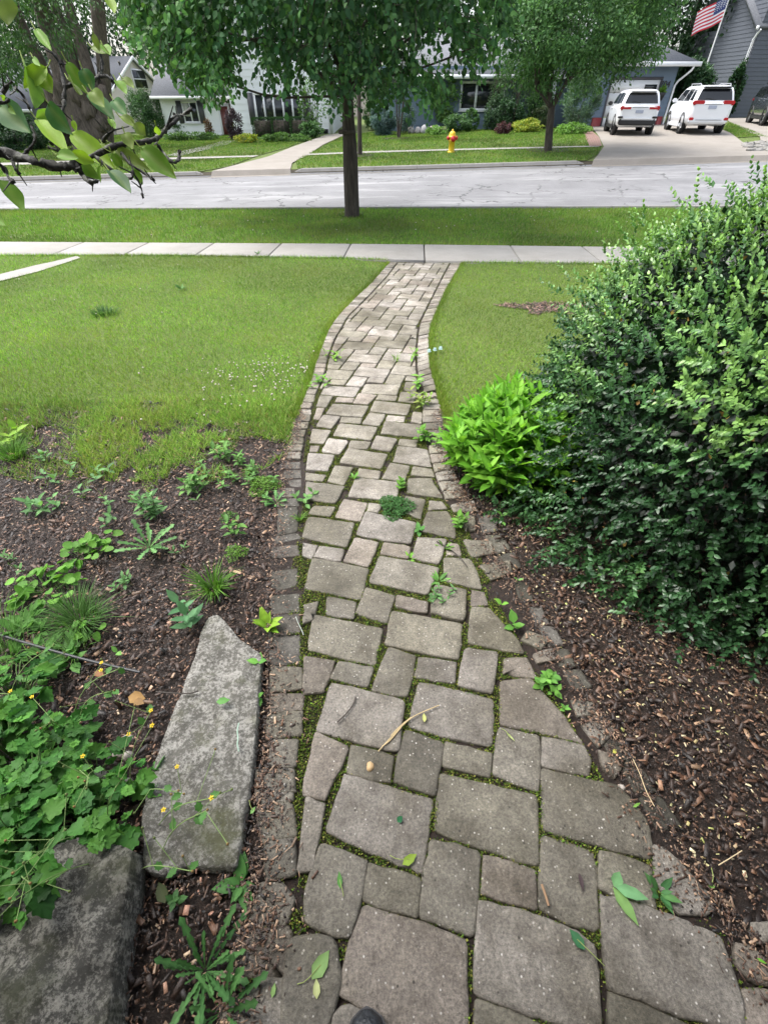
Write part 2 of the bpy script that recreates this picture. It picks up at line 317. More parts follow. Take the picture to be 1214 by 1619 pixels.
# ------------------------------------------------------------------ world and sun (bright overcast)
w = bpy.data.worlds.new("World"); S.world = w; w.use_nodes = True; nt = w.node_tree
bg = nt.nodes['Background']; sky = nt.nodes.new('ShaderNodeTexSky'); sky.sky_type = 'NISHITA'; sky.sun_disc = False
EL, AZ = R_(62), R_(-65)
sky.sun_elevation = EL; sky.sun_rotation = AZ; sky.dust_density = 4.0; sky.air_density = 1.0; sky.ozone_density = 1.5
hs = nt.nodes.new('ShaderNodeHueSaturation'); hs.inputs['Saturation'].default_value = .45
nt.links.new(sky.outputs[0], hs.inputs['Color']); nt.links.new(hs.outputs[0], bg.inputs['Color']); bg.inputs['Strength'].default_value = .15
sl = bpy.data.lights.new("sun", 'SUN'); sl.energy = 1.5; sl.angle = R_(35); sl.color = (1, .97, .92); so = bpy.data.objects.new("sun", sl); COL.objects.link(so)
_d = Vector((math.sin(AZ)*math.cos(EL), math.cos(AZ)*math.cos(EL), math.sin(EL)))
so.rotation_euler = (-_d).to_track_quat('-Z', 'Y').to_euler()
S.view_settings.view_transform = 'Standard'; S.view_settings.look = 'None'; S.view_settings.exposure = 1.52; S.view_settings.gamma = 1
S.cycles.max_bounces = 8; S.cycles.transparent_max_bounces = 8; S.cycles.use_denoising = True

# ------------------------------------------------------------------ ground, road, walks, drives
ST = dict(kind='structure')
nx = np.concatenate([np.linspace(-400, -42, 8), np.linspace(-40, 40, 41), np.linspace(42, 400, 8)]); ny = np.array(sorted(set(BY + list(np.arange(-6, 60, 1.0)) + [90, 130, 200, 300])))
gx, gy = np.meshgrid(nx, ny); Vg = np.column_stack([gx.ravel(), gy.ravel(), zg(gx.ravel(), gy.ravel()) - .035]); nX = len(nx)
mk('ground', Vg, np.array([(j*nX+i, j*nX+i+1, (j+1)*nX+i+1, (j+1)*nX+i) for j in range(len(ny)-1) for i in range(nX-1)]), M['soil'], kind='structure')

# path edges traced on the ground
def ZC(c, pts):
    x0, y0, s = {'A': (380,900,3.035), 'B': (640,940,3.035), 'C': (340,1240,3.035), 'D': (720,1240,3.035), 'E': (420,780,3.035), 'F': (420,600,3.372), 'G': (470,400,4.336), 'H': (914,1240,4.047), 'L': (0,1000,2.89), 'M': (0,620,2.639), 'K': (0,0,4.047)}[c]
    return [(x0+a/s, y0+b/s) for a, b in pts]
LO = ZC('G', [(635,66),(560,150),(500,220),(420,290),(330,380),(260,460),(215,530),(180,620),(150,700),(120,780),(100,880)]) + ZC('F', [(205,100),(185,150),(170,230),(145,305),(115,385),(90,500),(65,600)]) + [(432,840),(426,900),(424,1000),(424,1080),(420,1180),(410,1250),(405,1300),(398,1400),(385,1470),(365,1530),(350,1619),(330,1720)]
LI = ZC('G', [(688,66),(620,160),(545,240),(480,310),(410,380),(340,450),(300,530),(260,590),(225,680),(200,780),(185,850)]) + ZC('F', [(262,100),(248,160),(230,240),(212,345),(200,440),(205,560),(205,650)])
RO = ZC('G', [(1125,70),(1060,180),(1010,270),(960,380),(920,480),(902,560),(902,650),(905,740),(918,820)]) + ZC('F', [(910,50),(915,100),(935,150),(942,230),(948,345),(985,470),(1040,590),(1060,640)]) + [(753,806),(779,875),(805,905),(840,975),(884,1042),(941,1121),(969,1154),(1000,1210),(1050,1300),(1112,1400),(1180,1470),(1250,1550),(1300,1640),(1340,1720)]
RI = ZC('G', [(1048,70),(1000,160),(960,240),(920,320),(880,400),(840,480),(830,540),(822,620),(815,700),(820,800),(830,900)]) + ZC('F', [(838,20),(836,100),(836,200),(842,300),(865,380),(895,500),(945,640)])
W2 = lambda L: np.array([G2(*p) for p in L])
wLO, wLI, wRO, wRI = (smoothline(W2(x), 1) for x in (LO, LI, RO, RI))
path_poly = np.vstack([wLO, wRO[::-1]])
sheet('path_bed', path_poly, -.003, M['mulch'], .5, **ST)

# walk in front: edges follow the photo
swN = [G2(-900, 405), G2(240, 403.5), G2(540, 408), G2(735, 415), G2(905, 416.5), G2(1500, 420)]
swF = [G2(-900, 378), G2(0, 383), G2(600, 386.5), G2(960, 391), G2(1500, 396)]
def lerp_line(L, x): L = np.asarray(L); return np.interp(x, L[:, 0], L[:, 1])
# panels of the near walk, one mesh of slabs with open joints
def slabs(name, quads, dz, th, mat, gap=.006):
    mb = MB()
    for q in quads:
        q = np.asarray(q, float); c = q.mean(0); e = c + (q-c)*(1 - gap*2/np.linalg.norm(q-c, axis=1).mean())
        i = c + (q-c)*(1 - (gap*2+.016)/np.linalg.norm(q-c, axis=1).mean())
        z = zg(e[:, 0], e[:, 1])+dz
        V = np.vstack([np.column_stack([e, z-th]), np.column_stack([e, z-.007]), np.column_stack([i, zg(i[:, 0], i[:, 1])+dz])])
        F = [(8, 9, 10, 11)] + [(k, (k+1) % 4, 4+(k+1) % 4, 4+k) for k in range(4)] + [(4+k, 4+(k+1) % 4, 8+(k+1) % 4, 8+k) for k in range(4)]
        mb.add(V, F)
    return mb.build(name, mat, **ST)
J = [G2(p, q)[0] for p, q in ((-60,397),(98,397),(208,397),(318,397),(430,398),(546,398),(668,400),(812,402))]
dj = np.median(np.diff(J)); J = [J[0]-dj*k for k in range(8, 0, -1)] + J + [J[-1]+dj*k for k in range(1, 9)]
sk = .06   # joints lean a little
sheet('walk_base', [(-25, 7.0), (25, 7.0), (25, 9.0), (-25, 9.0)][0:0] or [(J[0], lerp_line(swN, J[0])+.02), (J[-1], lerp_line(swN, J[-1])+.02), (J[-1], lerp_line(swF, J[-1])-.02), (J[0], lerp_line(swF, J[0])-.02)], -.03, M['soil'], 1.0, **ST)
slabs('sidewalk', [[(a, lerp_line(swN, a)), (b, lerp_line(swN, b)), (b+sk, lerp_line(swF, b)), (a+sk, lerp_line(swF, a))] for a, b in zip(J[:-1], J[1:])], .012, .08, M['concrete'])
# short service walk at the left
sw = [(122,405),(60,419),(0,434),(-200,480),(-200,492),(0,445),(60,430),(110,414),(128,408)]
sheet('service_walk', [G2(*p) for p in sw], .004, M['concrete'], .7, **ST)

# road and kerbs
sheet('road', [(-60, 12.84), (60, 12.84), (60, 20.88), (-60, 20.88)], .006, M['asphalt'], 1.0, **ST)
def kerb(x0, x1, y, s, h0=1, h1=1):         # s=+1: road lies towards +y
    n = max(2, int((x1-x0)/1.5)); mb = MB(); xs = np.unique(np.concatenate([np.linspace(x0, x1, n+1), [x0+.15, x0+.3, x0+.45, x1-.45, x1-.3, x1-.15]]))
    for a, b in zip(xs[:-1], xs[1:]):
        V = []
        for x in (a+.004, b-.004):
            hh = np.interp(x, [x0, x0+.45, x1-.45, x1], [h0, 1, 1, h1]); r = float(zg(x, y+s*.3)); t = r + .018 + .145*hh
            for q, z in ((-.13, r-.1), (-.13, t), (-.012, t), (.012, t-.02*hh), (.028, r+.014), (.40, r+.009), (.40, r-.05)): V.append((x, y+s*q, z))
        mb.add(V, [(i, i+1, 8+i, 7+i) for i in range(6)])
    return mb.build('kerb', M['kerb'], **ST)
dl0, dl1 = G2(336, 275)[0], G2(448, 270)[0]; dr0 = G2(936, 262)[0]
kerb(-40, 40, 12.80, 1)
kerb(-40, dl0-.2, 20.95, -1, 1, .12); kerb(dl1+.2, dr0-.1, 20.95, -1, .12, .12); kerb(dr0+9.5, 40, 20.95, -1, .12, 1)
yk = 21.06
def drive(name, L, R, mat=M['drive'], dz=.012): return sheet(name, L + R[::-1], dz, mat, 1.0, **ST)
gl = lambda pts: [tuple(G2(*p)) for p in pts]
drive('driveway', [(dl0-.2, 20.56)] + gl([(366,263),(420,249),(470,230),(500,219),(515,213.5)]), [(dl1+.3, 20.56)] + gl([(462,258),(500,236.5),(537,217),(566,208)]))
drL = [(dr0-.15, 20.56)] + gl([(945,245),(954,232),(949,222),(938,205),(935,197)]); drR = [(dr0+9.6, 20.56)] + gl([(1195,238),(1164,218),(1140,205),(1130,196)])
drive('driveway', drL, drR)
drive('driveway', gl([(1205,232),(1200,216),(1185,210),(1152,193),(1147,186)]), gl([(1420,240),(1400,225),(1340,205),(1300,190)]))
bk = gl([(920,208),(925,219),(931,231.5)]); bk2 = gl([(935.5,208),(947,219),(951,231.5)])
mbk = MB()
for i in range(14):                          # brick edging beside the drive
    t0, t1 = i/14, (i+1)/14
    f = lambda L, t_: np.array([np.interp(t_, [0, .5, 1], [p[k] for p in L]) for k in (0, 1)])
    for j in range(6):
        u0, u1 = j/6+.008, (j+1)/6-.008; q = [f(bk, t0+.004)*(1-u0)+f(bk2, t0+.004)*u0, f(bk, t0+.004)*(1-u1)+f(bk2, t0+.004)*u1, f(bk, t1-.004)*(1-u1)+f(bk2, t1-.004)*u1, f(bk, t1-.004)*(1-u0)+f(bk2, t1-.004)*u0]
        mbk.add([(a[0], a[1], float(zg(*a))+.02) for a in q], [(0, 1, 2, 3)])
mbk.build('brick_border', M['brick'], **ST)
# far pavement strip across the road
fs = [(-700,273),(0,262),(250,253),(400,248.6)]; fs2 = [(-700,268.5),(0,258),(250,250),(409,246)]
sheet('far_sidewalk', gl(fs) + gl(fs2)[::-1], .010, M['concrete'], 1.0, **ST)
fs = [(478,246),(568,242.5),(700,238.5),(800,236),(945,232.2)]; fs2 = [(486,243.6),(568,240),(700,236.3),(800,233.8),(950,230.5)]
sheet('far_sidewalk', gl(fs) + gl(fs2)[::-1], .010, M['concrete'], 1.0, **ST)
sheet('garden_walk', gl([(262,246),(300,236.5),(340,227),(352,222.5),(372,222.5),(360,228),(330,236),(285,247)]), .010, M['concrete'], 1.0, **ST)
sheet('yard', [(-60, 21.07), (60, 21.07), (60, 62), (-60, 62)], -.022, M['lawn'], 2.0, **ST)
# lawns: soil-green sheets under the blades
near_lawn = np.vstack([[(-9, lerp_line(swN, -9)+.0)], [p for p in swN if -9 < p[0] < wLO[0][0]-.05], [(wLO[0][0], wLO[0][1])], wLO[1:20], [G2(455,700), G2(300,640), G2(200,655), G2(100,645), G2(0,648), G2(-250,640), (-9, 3.2)]])
near_lawn = np.array([p for p in near_lawn]); 
right_lawn = np.vstack([[wRO[0]], [(4.9, lerp_line(swN, 4.9))], [(4.9, 2.75), (1.6, 2.75), (1.0, 2.7)], [p for p in wRO[1:] if p[1] > 2.62][::-1]])
sheet('lawn', near_lawn, -.006, M['lawn'], .7, **ST); sheet('lawn', right_lawn, -.006, M['lawn'], .7, **ST)
pk_lawn = np.array([(-22, lerp_line(swF, -22)), (-8, lerp_line(swF, -8)), (0, lerp_line(swF, 0)), (4, lerp_line(swF, 4)), (7, lerp_line(swF, 7)), (14, lerp_line(swF, 14)), (14, 12.68), (-22, 12.68)])
sheet('lawn', pk_lawn, -.002, M['lawn'], 1.0, **ST)
far_lawns = [np.array([(-34, yk)] + [(dl0-.5, yk)] + gl([(362,263),(399,249.2)]) + gl([(250,253.6),(0,262.8),(-300,268)])),
             np.array(gl([(-300,261),(0,257.3),(250,249.4),(408,245.5),(455,233),(498,217.5),(400,214),(200,214),(0,218),(-300,222)])),
             np.array([(dl1+.5, yk), (dr0-.2, yk)] + gl([(943,245),(949,233)]) + gl([(800,236.6),(700,239),(568,243),(480,246.6),(468,255)])),
             np.array(gl([(488,243),(568,239.5),(700,235.8),(800,233.3),(931,231),(922,210),(900,204),(700,206),(590,209),(545,215),(510,233)])),
             np.array(gl([(1142,204),(1164,217.5),(1196,215.5),(1214,217.5),(1195,210),(1152,193.5)]))]
for q in far_lawns: sheet('lawn', q, .0, M['lawn'], 1.0, **ST)
# mulch beds
lbed = np.vstack([[G2(458,690)], wLO[24:], [(-3.5, -.45), (-3.5, 3.3), G2(0,640), G2(100,640), G2(300,632)]])
# from the path edge inwards only
lbed = np.array(lbed)
rbed = np.vstack([wRO[15:], [(3.6, -.45), (3.8, 3.25), (1.15, 3.2)]])
sheet('mulch_bed', lbed, -.012, M['mulch'], .5, **ST); sheet('mulch_bed', rbed, -.012, M['mulch'], .5, **ST)
c0 = G2(868, 487); patch = np.array([c0 + np.array([.42*math.cos(a)*(1+.35*math.sin(3*a)+.2*math.sin(7*a)), .28*math.sin(a)*(1+.3*math.cos(2*a)+.2*math.sin(5*a))]) for a in np.linspace(0, 2*math.pi, 40)[:-1]])
sheet('mulch_patch', patch, .0, M['mulch'], .5, **ST)

# ------------------------------------------------------------------ pavers
PV = [('C',[(625,-40),(1040,80),(990,432),(540,230)]),('C',[(515,290),(728,380),(700,530),(650,725),(560,715),(432,655),(440,520),(475,400)]),('C',[(735,385),(980,460),(965,640),(715,560)]),('C',[(1035,275),(1268,335),(1238,728),(978,630)]),
('C',[(715,590),(1195,745),(1200,1250),(840,1150),(690,1055),(600,1010),(640,800)]),('C',[(481,-242),(641,-167),(525,75),(428,45)]),('C',[(440,70),(530,110),(470,410),(400,420)]),('C',[(205,115),(365,95),(392,245),(235,280)]),('C',[(240,285),(375,265),(388,430),(250,460)]),
('C',[(225,478),(310,480),(375,560),(345,668),(168,665)]),('C',[(135,690),(360,690),(345,925),(75,910)]),('C',[(150,1000),(250,940),(330,945),(325,1260),(20,1260),(40,1080)]),('C',[(368,745),(475,735),(575,760),(598,960),(555,1110),(520,1230),(328,1230),(335,960)]),('C',[(570,1110),(640,1065),(860,1165),(850,1280),(560,1280)]),('C',[(200,-60),(375,-70),(370,85),(210,95)]),
('D',[(-75,-45),(382,62),(388,400),(-95,228)]),('D',[(140,345),(375,420),(378,600),(125,530)]),('D',[(415,250),(655,335),(672,480),(680,690),(550,670),(400,590)]),('D',[(412,-70),(640,-10),(765,10),(860,110),(915,200),(928,280),(922,360),(700,300),(420,220)]),('D',[(690,330),(922,395),(948,590),(840,560),(690,505)]),
('D',[(110,565),(345,625),(540,700),(660,770),(672,900),(688,1170),(400,1115),(95,1000)]),('D',[(695,535),(900,590),(1100,670),(1255,735),(1295,862),(1365,1080),(1350,1170),(1050,1100),(735,980)]),('D',[(740,1005),(1010,1115),(1150,1180),(1150,1300),(730,1300)]),('D',[(110,1040),(400,1150),(395,1300),(80,1300)]),('D',[(945,300),(1009,322),(1189,510),(1226,600),(1174,622),(1069,615),(964,480)]),
('H',[(1000,1030),(1110,1060),(1260,1200),(1280,1300),(1100,1260),(1010,1160)]),('H',[(1030,1320),(1280,1340),(1330,1600),(1060,1600)]),('H',[(1090,900),(1214,900),(1260,1020),(1120,1010)]),
('A',[(355,225),(680,290),(640,465),(330,390)]),('A',[(730,210),(1060,270),(1040,440),(700,370)]),('A',[(421,136),(551,166),(541,241),(416,220)]),('A',[(605,95),(740,135),(700,265),(560,215)]),('A',[(755,130),(895,165),(890,215),(745,185)]),('A',[(935,90),(1080,110),(1070,250),(915,215)]),('A',[(310,430),(455,450),(400,590),(305,600)]),('A',[(475,450),(635,480),(605,570),(440,530)]),('A',[(710,385),(840,425),(800,615),(630,585)]),('A',[(860,430),(1030,455),(1020,555),(840,520)]),
('B',[(290,265),(440,285),(415,480),(255,440)]),('A',[(440,550),(780,640),(755,880),(370,780)]),('B',[(70,425),(420,510),(410,730),(20,640)]),('A',[(535,850),(730,905),(715,1030),(515,980)]),('A',[(790,780),(970,840),(935,1090),(735,1020)]),('B',[(200,715),(410,770),(400,875),(190,830)]),('A',[(140,700),(295,690),(290,800),(130,815)]),('A',[(160,830),(270,825),(265,950),(145,950)]),('A',[(150,970),(260,970),(265,1070),(140,1075)]),('A',[(150,475),(295,485),(295,580),(150,588)]),('A',[(150,605),(295,605),(295,680),(150,690)]),('A',[(310,180),(375,165),(350,245),(300,270)]),
('E',[(230,320),(490,370),(455,515),(190,460)]),('B',[(320,70),(400,75),(450,130),(545,230),(565,290),(305,235)]),('B',[(480,315),(580,310),(625,405),(470,385)]),('B',[(460,425),(600,410),(650,470),(760,590),(850,720),(640,660),(460,625)]),('B',[(450,645),(640,690),(635,950),(425,865)]),('B',[(660,690),(850,730),(885,800),(870,870),(770,850),(655,825)]),
('B',[(800,510),(905,525),(915,575),(830,585)]),('B',[(925,590),(1000,650),(930,730),(850,630)]),('B',[(590,180),(690,220),(650,265),(560,225)]),('B',[(620,290),(700,265),(740,310),(640,330)]),('B',[(930,755),(1050,800),(1000,880),(950,830)]),
('E',[(210,120),(425,150),(385,265),(180,215)]),('E',[(375,30),(490,50),(455,140),(335,120)]),('E',[(495,52),(560,60),(540,98),(487,90)]),('E',[(480,95),(720,150),(690,250),(440,205)]),('E',[(670,20),(765,35),(745,130),(660,95)]),('E',[(785,40),(845,45),(870,80),(780,85)]),('E',[(775,95),(870,95),(900,150),(910,220),(750,185)]),('E',[(180,245),(250,260),(222,318),(180,300)]),('E',[(262,262),(375,275),(355,332),(237,310)]),('E',[(430,220),(540,245),(490,358),(378,330)]),('E',[(570,245),(690,265),(680,318),(555,295)]),('E',[(730,220),(865,228),(830,342),(705,315)]),('E',[(875,245),(920,250),(935,300),(868,300)]),('E',[(550,305),(830,365),(770,490),(500,430)]),('E',[(855,315),(975,320),(1010,380),(1035,465),(860,425)]),('E',[(235,65),(335,72),(310,118),(205,103)]),('E',[(990,470),(1045,480),(1060,540),(985,540)]),
('E',[(890,60),(1000,40),(1010,90),(900,95)]),('E',[(950,230),(1080,240),(1090,290),(990,310)]),('E',[(1030,350),(1170,330),(1170,380),(1080,420)]),('E',[(930,110),(1000,120),(1000,180),(960,190)]),('E',[(30,260),(150,250),(165,300),(40,310)]),('E',[(60,190),(150,190),(170,215),(40,240)])]
for q in [(315,35,505,45,475,100,295,85),(530,25,720,35,700,90,505,75),(745,20,815,20,800,75,735,65),(290,92,360,95,325,155,270,148),(380,100,475,105,465,130,370,125),(495,78,595,90,545,140,465,132),(600,88,705,95,690,122,585,115),(720,72,805,78,790,132,705,122),(360,132,550,150,515,208,320,185),(580,120,775,140,755,198,555,178),(275,158,315,160,290,220,255,215),(310,195,400,205,350,270,270,255),(405,205,515,212,505,243,395,232),(555,182,640,192,605,255,515,242),(650,195,745,205,735,235,640,225),(785,178,832,182,832,242,775,230),(395,240,595,262,560,332,360,305),(635,232,835,248,840,315,615,295),(250,272,350,280,310,350,235,345),(335,320,440,335,395,405,300,390),(455,330,560,340,540,378,440,370),(590,303,700,325,665,392,560,372),(715,322,810,330,800,365,705,355),(240,358,290,360,275,392,235,390),(440,375,650,405,615,482,395,450),(705,362,860,380,885,475,680,445),(230,398,370,410,330,495,218,485),(370,465,465,475,420,570,330,552),(500,480,615,495,600,538,480,525),(665,452,770,468,740,548,620,535),(785,470,885,485,900,528,775,515),(215,502,325,515,305,550,212,540),(215,550,425,575,370,668,215,645),(480,530,720,555,690,652,440,632),(760,530,880,530,945,640,755,610),
 (205,103,265,103,255,125,195,125),(195,130,250,130,240,158,185,155),(190,165,240,165,245,192,180,190),(180,197,240,197,235,228,170,228),(170,235,230,235,225,268,160,268),(160,275,215,275,205,310,145,305),(145,315,205,318,200,348,130,345),(135,352,200,355,190,388,115,385),(125,395,190,395,185,430,110,428),(110,440,185,440,185,475,100,472),(105,482,190,485,190,525,90,525),(80,535,190,530,190,572,70,572),(65,580,155,580,160,625,65,630),(70,635,175,635,180,674,60,680),
 (850,80,905,78,915,100,840,105),(835,110,920,108,925,135,835,135),(835,140,930,140,930,165,840,165),(840,170,935,170,940,195,840,200),(838,205,940,200,940,230,840,235),(840,240,935,235,940,265,845,272),(860,280,935,275,935,300,865,305),(885,315,945,310,945,345,882,352),(872,360,960,350,970,395,877,400),(877,405,972,400,970,440,887,450),(892,455,978,445,985,485,902,498),(907,505,1003,490,1018,535,920,545),(922,552,1028,545,1038,590,945,600),(947,605,1030,595,1060,635,960,640)]:
    PV.append(('F', [(q[i], q[i+1]) for i in (0, 2, 4, 6)]))
EDG = [[(440,806),(470,802),(470,840),(440,846)],[(430,905),(470,898),(470,925),(430,935)],[(428,942),(472,938),(474,966),(428,972)],[(427,976),(474,970),(474,1000),(427,1006)],[(427,1010),(474,1004),(474,1048),(428,1052)],[(425,1218),(466,1222),(462,1270),(412,1272)],
 [(757,816),(778,814),(786,838),(764,842)],[(768,846),(792,846),(806,868),(778,876)],[(785,880),(812,874),(822,896),(797,902)],[(812,918),(834,924),(842,950),(822,946)],[(836,958),(856,962),(868,986),(848,984)],[(852,990),(874,992),(890,1018),(866,1020)],[(872,1026),(896,1028),(908,1052),(884,1052)],[(892,1060),(918,1060),(934,1086),(906,1086)],[(950,1165),(985,1175),(1005,1210),(968,1204)],[(985,1215),(1012,1215),(1035,1250),(1005,1252)],[(1012,1262),(1045,1262),(1075,1305),(1040,1310)]]
polys = [np.array([G2(*p) for p in ZC(c, q)]) for c, q in PV]
n_edge0 = len(polys); polys += [np.array([G2(*p) for p in q]) for q in EDG]; edge_ids = set(range(n_edge0, len(polys)))
# the laying pattern of three stone sizes, continued towards the walk in front
big = {(0,0):(315,35,505,45,475,100,295,85),(2,-1):(530,25,720,35,700,90,505,75),(1,3):(360,132,550,150,515,208,320,185),(3,2):(580,120,775,140,755,198,555,178),(2,6):(395,240,595,262,560,332,360,305),(4,5):(635,232,835,248,840,315,615,295),(3,9):(440,375,650,405,615,482,395,450),(4,12):(480,530,720,555,690,652,440,632)}
A_, B_ = [], []
for (u, v), q in big.items():
    for k, (du, dv) in enumerate(((.04,.04),(1.96,.04),(1.96,1.96),(.04,1.96))):
        A_.append((1, u+du, v+dv)); B_.append(G2(*ZC('F', [(q[2*k], q[2*k+1])])[0]))
LAT, *_ = np.linalg.lstsq(np.array(A_), np.array(B_), rcond=None)
ou, ov = LAT[1], LAT[2]; sc_u = .1335*1.045; sc_v = .085
lat = lambda u, v: LAT[0] + u*ou + v*ov
def clip(poly, p, n):
    out = []; d = (poly-p) @ n
    for i in range(len(poly)):
        a, b = poly[i], poly[(i+1) % len(poly)]; da, db = d[i], d[(i+1) % len(poly)]
        if da >= 0: out.append(a)
        if (da >= 0) != (db >= 0): out.append(a + (b-a)*da/(da-db))
    return np.array(out).reshape(-1, 2)
def area(p): x, y = p[:, 0], p[:, 1]; return .5*(np.dot(x, np.roll(y, -1)) - np.dot(y, np.roll(x, -1)))
def edge_clip(q, line, side, off):
    c = q.mean(0); m = (line[1:]+line[:-1])/2; i = int(np.argmin(np.linalg.norm(m-c, axis=1))); tdir = nrm(line[i+1]-line[i])
    n = np.array([-tdir[1], tdir[0]]); n = n if n[0]*side > 0 else -n; return clip(q, line[i]+n*off, n)
ytop = [G2(470+p/4.336, 416.5) for p in (640, 1120)]
ylow = lat(0, .5)
g = .045
for i in range(-60, 12):
    for j in range(-40, 40):
        o = np.array([i*1 + j*2, i*3 - j])
        for (u0, v0, u1, v1) in ((0,0,2,2),(0,2,1,4),(1,2,2,3)):
            cu, cv = o[0]+(u0+u1)/2, o[1]+(v0+v1)/2; c = lat(cu, cv)
            if cv > 40 or c[1] > 8.2 or abs(c[0]) > 3: continue
            q = np.array([lat(o[0]+a, o[1]+b) for a, b in ((u0+g, v0+g*1.3),(u1-g, v0+g*1.3),(u1-g, v1-g*1.3),(u0+g, v1-g*1.3))])
            # only beyond the traced stones
            if any(inpoly(q*.6+c*.4, p_).any() or inpoly(np.array([c]), p_).any() for p_ in polys[:130] if np.linalg.norm(p_.mean(0)-c) < .5) or c[1] < 2.95: continue
            if area(q) < 0: q = q[::-1]
            q = edge_clip(q, wLI, 1, .012) if len(q) else q
            if len(q) < 3: continue
            q = edge_clip(q, wRI, -1, .012)
            if len(q) < 3: continue
            q = clip(q, np.array([0, ytop[0][1]-.012]), np.array([.0, -1.0]))
            if len(q) < 3 or abs(area(q)) < .0015: continue
            polys.append(q)
def border(inner, outer, n0):                # row of edging stones along the curved edges
    li = np.concatenate([[0], np.cumsum(np.linalg.norm(np.diff(inner, axis=0), axis=1))]); lo = np.concatenate([[0], np.cumsum(np.linalg.norm(np.diff(outer, axis=0), axis=1))])
    fi = lambda t: np.array([np.interp(t*li[-1], li, inner[:, k]) for k in (0, 1)]); fo = lambda t: np.array([np.interp(t*lo[-1], lo, outer[:, k]) for k in (0, 1)])
    t = 0.004
    while t < 1:
        d = (.085 + .03*rng.random())/li[-1]; t1 = min(1, t+d); e = .004/li[-1]
        a, b, c, d_ = fi(t+e), fi(t1-e), fo(t1-e), fo(t+e)
        q = np.array([a*.93+d_*.07, b*.93+c*.07, c*.97+b*.03, d_*.97+a*.03]); t = t1
        if area(q) < 0: q = q[::-1]
        if any(inpoly(np.array([q.mean(0)]), p_).any() for p_ in polys[:160]): continue
        polys.append(q)
cutL = np.argmin(np.abs(wLI[:, 1]-G2(490, 632)[1])); cutLo = np.argmin(np.abs(wLO[:, 1]-G2(490, 632)[1]))
border(wLI[:cutL+1], wLO[:cutLo+1], 0)
cutR = np.argmin(np.abs(wRI[:, 1]-G2(670, 622)[1])); cutRo = np.argmin(np.abs(wRO[:, 1]-G2(670, 622)[1]))
border(wRI[:cutR+1], wRO[:cutRo+1], 0)
mb = MB()
def roundpoly(p, cut):
    out = []
    for i in range(len(p)):
        a, b, c = p[i-1], p[i], p[(i+1) % len(p)]; la, lc = np.linalg.norm(a-b), np.linalg.norm(c-b); ka, kc = min(cut, la*.35), min(cut, lc*.35)
        q0, q1 = b+(a-b)/la*ka, b+(c-b)/lc*kc; out += [q0, .25*q0+.5*b+.25*q1, q1]
        m = int(np.linalg.norm(c-b)/.03)
        e1 = c + (b-c)/lc*kc
        for k in range(1, m): out.append(q1 + (e1-q1)*k/m)
    return np.array(out)
PCOL = np.array([lin(150,145,134), lin(164,158,149), lin(138,133,121), lin(158,149,139), lin(166,160,152), lin(147,142,128)])*.455
for qi, q in enumerate(polys):
    if abs(area(q)) < 1e-4: continue
    if area(q) < 0: q = q[::-1]
    p = roundpoly(q, min(.012, .08*math.sqrt(area(q)))); n = len(p); p = p + rng.normal(size=p.shape)*.0014; c = p.mean(0)
    r = np.linalg.norm(p-c, axis=1)[:, None]; ins = lambda d: c + (p-c)*(1-d/r.clip(.03))
    tilt = rng.normal(size=2)*.012; zt = rng.normal()*.0018
    zz = lambda P_, d: np.column_stack([P_, zg(P_[:, 0], P_[:, 1]) + .012 + zt - d + (P_-c) @ tilt])
    g_ = .0075 if c[1] < 1.7 else .0035 if c[1] < 2.9 else .0015
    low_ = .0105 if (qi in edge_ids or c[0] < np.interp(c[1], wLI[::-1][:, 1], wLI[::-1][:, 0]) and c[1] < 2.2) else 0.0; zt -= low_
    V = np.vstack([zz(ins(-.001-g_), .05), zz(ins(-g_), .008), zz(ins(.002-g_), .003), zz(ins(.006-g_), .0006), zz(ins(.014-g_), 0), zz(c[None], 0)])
    far = np.interp(c[1], [.8, 3.2], [0, 1]); k = (PCOL[rng.integers(len(PCOL))]*(1+.11*np.clip(rng.normal(),-1.6,1.6)))*(1.0+.72*far)  # pavers painted lighter with distance, as though leaving the shade near the viewpoint
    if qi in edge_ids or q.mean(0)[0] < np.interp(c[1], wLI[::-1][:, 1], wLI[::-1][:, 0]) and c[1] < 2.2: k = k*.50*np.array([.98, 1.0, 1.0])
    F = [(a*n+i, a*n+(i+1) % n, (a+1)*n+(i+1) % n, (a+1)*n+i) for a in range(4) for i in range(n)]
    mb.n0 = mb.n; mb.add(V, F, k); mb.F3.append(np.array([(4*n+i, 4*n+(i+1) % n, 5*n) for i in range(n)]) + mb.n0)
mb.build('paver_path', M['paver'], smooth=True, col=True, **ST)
# ------------------------------------------------------------------ moss in the joints
def in_any(P, pl):
    r = np.zeros(len(P), bool)
    for q in pl:
        lo, hi = q.min(0)-.01, q.max(0)+.01; k = np.where((P[:, 0] > lo[0]) & (P[:, 0] < hi[0]) & (P[:, 1] > lo[1]) & (P[:, 1] < hi[1]) & ~r)[0]
        if len(k): r[k] = inpoly(P[k], q)
    return r
moss_poly = np.vstack([wLI[:-1], [G2(*p) for p in ((462,900),(455,1000),(452,1150),(450,1300),(440,1400),(400,1500),(380,1700))], [G2(*p) for p in ((1290,1700),(1190,1540),(1120,1450),(1010,1330),(950,1230),(900,1140),(840,1050),(790,960),(760,880),(728,820))], wRI[::-1]])
P = samp(moss_poly, 120000); P = P[~in_any(P, polys)]
m = vnoise(P, .11, 3)*.6 + vnoise(P, .035, 4)*.4; P = P[(m > .38 + .12*(P[:, 1] > 3.4)) | (rng.random(len(P)) < .08)]; P = P[rng.random(len(P)) < np.interp(P[:, 1], [0, 1.5, 3, 7], [1, .8, .5, .28])]
n = len(P); h = np.interp(vnoise(P, .05, 9), [0, 1], [.2, 1.0])
